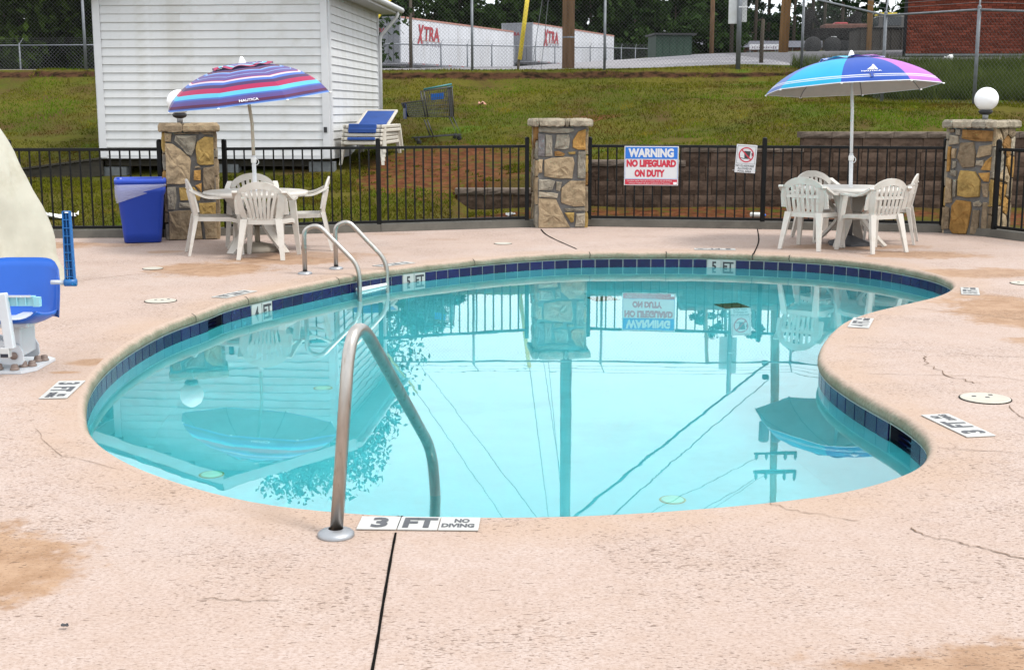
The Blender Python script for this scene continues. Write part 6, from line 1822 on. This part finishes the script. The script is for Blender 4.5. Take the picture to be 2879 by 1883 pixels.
# ------------------------------------------------------------------ pool lift at the left edge
M_LSEAT = mat("lift_seat_blue", (0.009, 0.090, 0.43), rough=.35, var=.06, scale=3, spec=.45)
M_LBLUE = mat("lift_arm_blue", (0.008, 0.115, 0.34), rough=.4, var=.1)
M_LWHITE = mat("lift_white_enamel", (0.50, 0.525, 0.555), rough=.32, var=.05, dirt=(.5, .48, .46), dirt_scale=5, dirt_lo=.62, dirt_hi=.8)
M_BOLT = mat("bolt_cap", (0.17, 0.125, 0.105), rough=.6, var=.2)
M_LTEAL = mat("lift_arm_pale", (0.25, 0.50, 0.58), rough=.45, var=.1)
pl = thing("pool_lift", "pool lift with blue bucket seat, white bracket and bolted base plate", "pool lift", (-3.03, 7.78, .002), R(0))
# bucket seat, open towards the viewer
b = B(); nu, nv = 16, 12
for s_ in (0, 1):
    for j in range(nv + 1):
        v = j / nv
        for i in range(nu + 1):
            u = (i / nu - .5) * 2
            # v 0..0.5 = pan (front to back), 0.5..1 = back
            if v < .5:
                q = v / .5; y = -.30 + .40 * q; z = .30 + .03 * (1 - q) ** 2 - .015 * math.sin(math.pi * q); hw = .250 - .015 * (1 - q)
            else:
                q = (v - .5) / .5; y = .10 + .10 * q; z = .31 + .335 * q; hw = .250 - .02 * q ** 3
            w_ = abs(u) ** 5
            z2 = z + (.055 * w_ if v < .5 else 0); y2 = y - (.07 * w_ if v >= .5 else 0)
            if v > .9: z2 -= .05 * abs(u) ** 6
            x = u * hw
            b.v.append((x, y2 + (.018 if s_ else 0), z2 - (.02 if s_ else 0)))
N = (nu + 1) * (nv + 1)
for j in range(nv):
    for i in range(nu):
        a = j * (nu + 1) + i
        b.f += [(a, a + 1, a + nu + 2, a + nu + 1), (N + a + nu + 1, N + a + nu + 2, N + a + 1, N + a)]; b.smooth += [True, True]
for e in (list(range(nu + 1)), list(range(nv * (nu + 1), N)), [j * (nu + 1) for j in range(nv + 1)], [j * (nu + 1) + nu for j in range(nv + 1)]):
    for a, c in zip(e, e[1:]): b.f.append((a, c, N + c, N + a)); b.smooth.append(True)
seat_ = b.build("seat", M_LSEAT, pl, fix=True)
B().bbox((0, -.04, .285), (.30, .34, .035), .01).build("seat_frame", M_LWHITE, pl)
def ladder_arm(parent, x, z0, z1, y, w0, w1, m, horiz=False):
    b = B(); n = 9
    if not horiz:
        for sx in (-1, 1):
            b.add([(x + sx * w0 / 2 - .004, y, z0), (x + sx * w0 / 2 + .004, y, z0), (x + sx * w1 / 2 + .004, y, z1), (x + sx * w1 / 2 - .004, y, z1), (x + sx * w0 / 2 - .004, y + .03, z0), (x + sx * w0 / 2 + .004, y + .03, z0), (x + sx * w1 / 2 + .004, y + .03, z1), (x + sx * w1 / 2 - .004, y + .03, z1)],
                  [(0, 1, 2, 3), (7, 6, 5, 4), (0, 4, 5, 1), (1, 5, 6, 2), (2, 6, 7, 3), (3, 7, 4, 0)])
        b.box((x, y + .026, (z0 + z1) / 2), (w1 * .9, .006, z1 - z0 - .02))
        b.box((x, y + .014, (z0 + z1) / 2), (.004, .022, z1 - z0 - .02))
        for k in range(n + 1): b.box((x, y + .015, z0 + (z1 - z0) * (k + .0) / n), (w0 + (w1 - w0) * k / n, .028, .005))
    return b.build("armrest", m, parent, fix=True)
ladder_arm(pl, .350, .50, .945, -.02, .054, .040, M_LBLUE)
B().tube([(.23, .0, .515), (.335, .0, .515)], .014, 10).build("armrest_pivot", M_LWHITE, pl)
B().lathe([(.0001, -.035), (.024, -.035), (.024, .035), (.0001, .035)], 14, Matrix.Translation((.350, -.005, .515)) @ Matrix.Rotation(R(90), 4, 'Y')).build("pivot_barrel", M_LBLUE, pl)
h_ = B()                                               # the other armrest lies level across the seat
h_.box((.05, -.33, .475), (.40, .03, .010)); h_.box((.07, -.335, .445), (.40, .006, .05)); h_.box((.26, -.33, .445), (.04, .035, .055))
for k in range(8): h_.box((-.10 + k * .05, -.345, .45), (.005, .016, .05))
h_.build("armrest", M_LTEAL, pl)
B().box((.05, -.345, .478), (.36, .012, .012)).build("armrest_edge", M_LWHITE, pl)
M_a = Matrix.Translation((.085, -.36, .335)) @ Matrix.Rotation(R(-5), 4, 'Y')
B().bbox((0, 0, 0), (.055, .045, .33), .006, M_a).build("footrest_bar", M_LWHITE, pl)
B().bbox((.07, -.36, .150), (.052, .05, .06), .004).build("bar_end", M_BOXW, pl)
B().box((.07, -.387, .135), (.045, .003, .02)).build("end_slot", M_DARK, pl)
# bracket cheeks, mast foot, base plate, bolts
ck = [(-.36, .02), (.085, .02), (.10, .04), (.095, .10), (.075, .135), (.04, .15), (.0, .15), (-.02, .165), (-.05, .17), (-.12, .15), (-.22, .19), (-.36, .20)]
for yy in (-.16, .10):
    B().prism(ck, 0, .018, Matrix.Translation((0, yy, .02)) @ Matrix.Rotation(R(90), 4, 'X')).build("bracket_cheek", M_LWHITE, pl, fix=True)
B().bbox((.045, -.03, .20), (.075, .24, .24), .01).build("mast_foot", M_LWHITE, pl)
bp_ = B(); bp_.prism([(-.5, -.26), (.11, -.26), (.17, -.16), (.17, .16), (.11, .22), (-.5, .22)], 0, .016); bp_.build("base_plate", M_LWHITE, pl)
for k, (x_, y_, z_) in enumerate(((.06, -.22, .018), (.075, -.12, .018), (.12, -.10, .018), (.10, .05, .018), (.13, .08, .018), (-.13, -.21, .02), (-.04, -.21, .02))):
    B().lathe([(.0001, .036), (.018, .032), (.022, .022), (.022, .012), (.028, .010), (.028, 0)], 12).build("bolt_cap", M_BOLT, pl, (x_, y_, z_))
B().lathe([(.0001, .012), (.022, .010), (.024, 0)], 14, Matrix.Translation((.045, -.182, .095)) @ Matrix.Rotation(R(90), 4, 'X')).build("pivot_bolt", M_BOLT, pl)
B().tube([(.03, -.2, .27), (.06, -.21, .25), (.05, -.2, .22)], .008, 6).build("latch", M_BOLT, pl)

# beige fabric cover behind the lift
M_TARP = mat("beige_tarp", (0.42, 0.405, 0.335), rough=.8, var=.12, scale=2.5, dirt=(.335, .31, .235), dirt_scale=2.6, dirt_lo=.5, dirt_hi=.72, bump=.9, bscale=4)
cv_ = B(); n_a, n_h = 56, 22; rc = random.Random(8)
ph = [rc.uniform(0, 6.28) for _ in range(6)]
for j in range(n_h + 1):
    v = j / n_h; z = 1.52 * (1 - v)
    for i in range(n_a):
        a = 2 * math.pi * i / n_a
        rad = .10 + .57 * (v ** .52)
        fold = .085 * v ** .8 * math.sin(5 * a + ph[0]) + .055 * v * abs(math.sin(3.5 * a + 1.1 + .8 * v)) ** 3 + .05 * v * math.sin(11 * a + ph[1] + 2 * v) + .05 * mnoise.noise((math.cos(a) * 2.5, math.sin(a) * 2.5, v * 4)) + .022 * mnoise.noise((math.cos(a) * 6, math.sin(a) * 6, v * 9))
        cv_.v.append(((rad + fold) * math.cos(a) * 1.0, (rad + fold) * math.sin(a) * .95, z + .03 * mnoise.noise((a, v * 3, 2)) * v * (1 if j < n_h else 0)))
for j in range(n_h):
    for i in range(n_a): cv_.f.append((j * n_a + i, (j + 1) * n_a + i, (j + 1) * n_a + (i + 1) % n_a, j * n_a + (i + 1) % n_a)); cv_.smooth.append(True)
cv_.f.append(list(range(n_a))); cv_.smooth.append(True)
cover = thing("cover", "beige tarpaulin draped over equipment at the left edge, behind the blue seat", "cover", (-4.83, 11.55, .002))
cv_.build("tarpaulin", M_TARP, cover, fix=True)
B().tube([(.69 * math.cos(a) * 1.0, .655 * math.sin(a), .012) for a in np.linspace(0, 6.283, 41)], .010, 6).build("hem", M_TARP, cover)

# ------------------------------------------------------------------ stacked loungers by the shed
M_LBLU = mat("lounger_blue_sling", (0.008, 0.055, 0.25), rough=.6, var=.15, scale=6, rnd=.15)
M_LWH = mat("lounger_resin", (0.52, 0.485, 0.42), rough=.45, var=.08, rnd=.08)
def lounger(label, x, y, z, rz, back, sling=True, blue=.0):
    t = thing("lounger", label, "lounger", (x, y, z), rz, "stacked loungers by the shed")
    W, L = .64, 1.62
    for sx in (-1, 1):
        B().bbox((sx * (W / 2 - .03), L / 2, .0), (.065, L, .055), .012).build("side_rail", M_LWH, t)
        for (yy, yo) in ((.12, -.10), (L - .15, .08)):
            lg = B(); lg.add([(sx * (W / 2 - .05), yy, 0), (sx * (W / 2 + .01), yy, 0), (sx * (W / 2 + .01), yy + .10, 0), (sx * (W / 2 - .05), yy + .10, 0),
                              (sx * (W / 2 + .00), yy + yo, -.34), (sx * (W / 2 + .04), yy + yo, -.34), (sx * (W / 2 + .04), yy + yo + .05, -.34), (sx * (W / 2 + .0), yy + yo + .05, -.34)],
                             [(0, 1, 2, 3), (7, 6, 5, 4), (0, 4, 5, 1), (1, 5, 6, 2), (2, 6, 7, 3), (3, 7, 4, 0)]); lg.build("leg", M_LWH, t, fix=True)
    B().bbox((0, .03, .0), (W - .02, .06, .055), .012).build("end_rail", M_LWH, t)
    B().bbox((0, L - .03, .0), (W - .02, .06, .055), .012).build("end_rail", M_LWH, t)
    B().bbox((0, .40, .005), (W - .13, .66, .014), .004).build("sling", M_LBLU if sling else M_LWH, t)
    if blue: B().bbox((0, .015, .004), (.44, .10, blue), .010).build("blue_end", M_LBLU, t)
    M = Matrix.Translation((0, .78, .02)) @ Matrix.Rotation(R(back), 4, 'X')
    bk = B(); bk.bbox((0, .42, 0), (W - .12, .84, .016), .004, M); bk.build("back_sling", M_LBLU, t)
    fr_ = B()
    for sx in (-1, 1): fr_.bbox((sx * (W / 2 - .065), .42, 0), (.05, .86, .04), .01, M)
    fr_.bbox((0, .85, 0), (W - .09, .05, .04), .01, M); fr_.build("back_frame", M_LWH, t)
    return t
zl = ground_z(-2.3, 20.9)
for k in range(5):
    lounger(["bottom lounger of the stack beside the shed", "second lounger from the bottom of the stack by the shed", "middle lounger of the stack by the shed", "fourth lounger of the stack by the shed", "top lounger of the stack, its blue back raised"][k],
            -2.37 + .008 * k, 20.45 + .01 * k, zl + .36 + .064 * k, R(-5) + .012 * (k % 3 - 1), (2 if k < 4 else 15), k % 2 == 0 or k > 2, (0, .045, 0, .075, .080)[k])

# ------------------------------------------------------------------ shopping trolley on the bank
M_CHROME = mat("trolley_grey", (0.060, 0.060, 0.064), rough=.5, var=.2, metal=.4)
M_TBLUE = mat("trolley_blue", (0.012, 0.16, 0.62), rough=.4, var=.08)
M_TDBLU = mat("trolley_dark_blue", (0.006, 0.022, 0.10), rough=.4, var=.08)
M_TTEAL = mat("trolley_handle_teal", (0.03, 0.16, 0.17), rough=.5, var=.1)
sc_ = thing("shopping_trolley", "abandoned wire shopping trolley with a blue child-seat flap on the bank", "trolley", (-1.38, 23.0, ground_z(-1.38, 23.0) - .04), 0, None, (0, R(-6), R(12)))
sc_.scale = (.94, .94, .94)
def cart_pt(u, v, w):          # u 0 front(left) .. 1 handle, v -1..1 across, w 0 floor .. 1 rim
    x0 = -.50 + .08 * (1 - w); x1 = .40 + .02 * w
    hw = (.17 + .09 * u) * (.82 + .18 * w)
    zf = .46 - .04 * (1 - u) ; zr = .78 + .20 * (1 if u > .42 else 0) * 1.0
    zt = .80 + .02 * u if u <= .42 else .98 + .04 * (u - .42)
    return Vector((x0 + (x1 - x0) * u, hw * v, zf + .12 * (1 - u) + (zt - zf - .12 * (1 - u)) * w))
bw = B()
for v in (-1, 1):
    for k in range(0, 27):
        u = k / 26; bw.tube([cart_pt(u, v, 0), cart_pt(u, v, 1)], .0042, 4, cap=False)
    for w in (.0, .14, .28, .42, .56, .7, .85):
        bw.tube([cart_pt(k / 12, v, w) for k in range(13)], .0042, 4, cap=False)
for k in range(11):
    v = -1 + 2 * k / 10
    bw.tube([cart_pt(0, v, 0), cart_pt(0, v, 1)], .0042, 4, cap=False); bw.tube([cart_pt(1, v, 0), cart_pt(1, v, 1)], .0042, 4, cap=False)
    bw.tube([cart_pt(0, v, 0), cart_pt(1, v, 0)], .0042, 4, cap=False)
for w in (0, .3, .6, 1):
    bw.tube([cart_pt(0, -1, w), cart_pt(0, 1, w)], .0035, 4, cap=False); bw.tube([cart_pt(1, -1, w), cart_pt(1, 1, w)], .0035, 4, cap=False)
bw.build("basket", M_CHROME, sc_)
for v in (-1, 1):
    B().tube([cart_pt(0, v, 1), cart_pt(.41, v, 1), cart_pt(.43, v, 1), cart_pt(1, v, 1)], .010, 8).build("rim_bar", M_CHROME, sc_)
    B().tube([cart_pt(.42, v, 0), cart_pt(.43, v, 1)], .013, 8).build("upright", M_CHROME, sc_)
    B().tube([cart_pt(1, v, 0), cart_pt(1, v, 1)], .010, 8).build("upright", M_CHROME, sc_)
    B().tube([(.38, v * .22, .46), (.50, v * .24, .12), (-.38, v * .17, .15)], .012, 8).build("lower_frame", M_CHROME, sc_)
    B().tube([(-.10, v * .20, .46), (-.02, v * .2, .14)], .012, 8).build("strut", M_CHROME, sc_)
    for x_ in (-.30, .46):
        w_ = B().lathe([(.0001, -.013), (.043, -.013), (.048, 0), (.043, .013), (.0001, .013)], 16, Matrix.Translation((x_, v * .20, .062)) @ Matrix.Rotation(R(90), 4, 'X')).build("wheel", M_TYRE, sc_)
        B().box((x_, v * .20, .115), (.03, .05, .05)).build("fork", M_CHROME, w_)
B().tube([cart_pt(.43, -1, 1) + Vector((0, 0, .03)), cart_pt(1, -1, 1) + Vector((0, 0, .05))], .018, 8).build("handle_sleeve", M_TTEAL, sc_)
B().tube([cart_pt(1, -1, 1), cart_pt(1, 1, 1)], .018, 8).build("handle", M_TTEAL, sc_)
B().bbox((0, 0, 0), (.24, .012, .12), .004, Matrix.Translation((.15, -.13, .86)) @ Matrix.Rotation(R(12), 4, 'X')).build("seat_flap", M_TBLUE, sc_)
B().bbox((0, 0, 0), (.018, .36, .30), .005, Matrix.Translation((-.47, 0, .66)) @ Matrix.Rotation(R(6), 4, 'Y')).build("front_bumper", M_TDBLU, sc_)

# ------------------------------------------------------------------ litter
def crumple(name, label, x, y, z, sx, sy, sz, m, seed, cat="litter"):
    r = random.Random(seed); b = B(); n = 5
    for j in range(n):
        for i in range(n):
            b.v.append(((i / (n - 1) - .5) * sx + r.uniform(-.1, .1) * sx, (j / (n - 1) - .5) * sy + r.uniform(-.1, .1) * sy, r.uniform(0, 1) * sz))
    for j in range(n - 1):
        for i in range(n - 1): b.f.append((j * n + i, j * n + i + 1, (j + 1) * n + i + 1, (j + 1) * n + i)); b.smooth.append(False)
    o = b.build(name, m, None, (x, y, z + .01)); tag(o, label, cat)
    md = o.modifiers.new("thickness", 'SOLIDIFY'); md.thickness = .003
    return o
crumple("paper_scrap", "crumpled white paper lying on the grass behind the far-left fence", -6.05, 17.4, ground_z(-6.05, 17.4), .42, .25, .09, M_PAPER, 1)
crumple("paper_scrap", "pale scrap on the asphalt before the brick building", 11.0, 33.2, ground_z(11.0, 33.2), .20, .1, .18, M_PAPER, 2)
crumple("paper_scrap", "small white scrap on the red mulch left of the middle pillar", -0.02, 18.0, ground_z(0, 18.0), .12, .08, .05, M_PAPER, 3)
M_PINKP = mat("litter_pink", (.55, .30, .22), rough=.8)
crumple("paper_scrap", "small orange-pink scrap high on the grass bank", -.6, 26.6, ground_z(-.6, 26.6) + .03, .16, .1, .10, M_PINKP, 4)
btl = thing("plastic_bottle", "white plastic bottle lying on the mulch behind the fence below the small sign", "bottle", (3.27, 17.75, ground_z(3.27, 17.75) + .04), 0, None, (R(90), 0, R(65)))
B().lathe([(.0001, 0), (.032, .004), (.035, .02), (.035, .15), (.014, .19), (.014, .20)], 14).build("body", M_PAPER, btl); B().lathe([(.016, .20), (.016, .218), (.0001, .219)], 12).build("cap", M_TBLUE, btl)
M_LEAFDRY = mat("dry_leaf", (.045, .045, .05), rough=.8)
crumple("fallen_leaf", "dark curled leaf on the near left deck", -1.355, 3.70, .002, .022, .014, .006, M_LEAFDRY, 6, "leaf")

# ------------------------------------------------------------------ grass blades on the bank
M_GRASS = leaf_mat("grass_blade", (0.026, 0.036, 0.0035), (0.148, 0.150, 0.013), .3, (((.090, .052, .014), .8, .54, .64), ((.085, .165, .008), .50, .52, .63), ((.23, .180, .022), 1.5, .58, .68)))
M_GRASST = leaf_mat("tall_grass_blade", (0.026, 0.042, 0.009), (0.095, 0.120, 0.034), .35)
def blades(name, label, regions, m, hmin, hmax, w, lean, cat="grass"):
    r = np.random.default_rng(12); V = []; T = []
    for (x0, x1, y0, y1, n, ok) in regions:
        x = r.uniform(x0, x1, n); y = y0 + (y1 - y0) * r.random(n) ** 1.25
        keep = np.array([ok(a, c) for a, c in zip(x, y)])
        x, y = x[keep], y[keep]; n = len(x)
        z = np.array([rough_z(a, c) for a, c in zip(x, y)]) - .008
        h = r.uniform(hmin, hmax, n); an = r.uniform(0, 6.283, n); la = r.normal(0, lean, (n, 2))
        cl = np.array([mnoise.noise((a * .9, c * .9, 3)) + .6 * mnoise.noise((a * 3, c * 3, 9)) for a, c in zip(x, y)])
        h = h * (1 + .5 * cl)
        dx, dy = np.cos(an) * w, np.sin(an) * w
        tri = np.stack([np.stack([x - dx, y - dy, z], 1), np.stack([x + dx, y + dy, z], 1), np.stack([x + la[:, 0] * h, y + la[:, 1] * h, z + h], 1)], 1)
        V.append(tri.reshape(-1, 3)); T.append(np.repeat(np.clip(.5 + cl * .55 + r.normal(0, .16, n), 0, 1.1), 3))
    V = np.concatenate(V); T = np.concatenate(T); nf = len(V) // 3
    me = bpy.data.meshes.new(name); me.vertices.add(len(V)); me.vertices.foreach_set("co", V.ravel().astype(np.float32))
    me.loops.add(nf * 3); me.loops.foreach_set("vertex_index", np.arange(nf * 3, dtype=np.int32))
    me.polygons.add(nf); me.polygons.foreach_set("loop_start", np.arange(0, nf * 3, 3, dtype=np.int32)); me.update(calc_edges=True)
    at = me.attributes.new("tint", 'FLOAT', 'POINT'); at.data.foreach_set("value", T.astype(np.float32))
    o = stuff(put(name, me, m)); o['label'] = label; o['category'] = cat
    return o
def red_area(x, y):
    n_ = mnoise.noise((x * 1.3, y * 1.3, 7)) * .45
    for cx_, cy_, rx, ry in ((-1.1, 20.7, 1.45, 2.3), (-1.6, 19.8, .9, 1.1), (-4.5, 21.9, 2.0, 1.0), (3.5, 18.2, 3.6, .85), (0.2, 17.9, .9, .7), (7.5, 17.5, 2.4, 1.1)):
        if math.hypot((x - cx_) / rx, (y - cy_) / ry) + n_ < .82: return True
    return False
def in_shed(x, y): return -6.6 < x < -2.6 and 20.2 < y < 24.9
def bank_ok(x, y):
    if inside((x, y), DECK_EDGE) or in_shed(x, y): return False
    if x > -.8 and 18.5 < y < 19.25: return False
    if red_area(x, y) and mnoise.noise((x * 5, y * 5, 1)) < .45: return False
    if 29.93 < y < 30.25 and mnoise.noise((x * 1.5, y * 1.5, 2)) < .25: return False
    return mnoise.noise((x * .55, y * 1.1, 4)) + .5 * mnoise.noise((x * 2.1, y * 2.1, 8)) > -.55
blades("grass", "short patchy grass covering the bank behind the fence", [(-9.5, -3, 16.2, 20.5, 26000, bank_ok), (-3.2, 1.2, 16.6, 21, 22000, bank_ok), (-11, 10, 19.2, 31.2, 120000, bank_ok)], M_GRASS, .025, .065, .010, .55)
blades("tall_grass", "tall unmown grass on the slope below the brick building", [(6.2, 14, 23.6, 31.9, 60000, lambda x, y: y > 25.6 - (x - 7.2) * 1.0 + .2 and x > 6.7 + (30.5 - min(y, 30.5)) * .05)], M_GRASST, .12, .34, .011, .30)
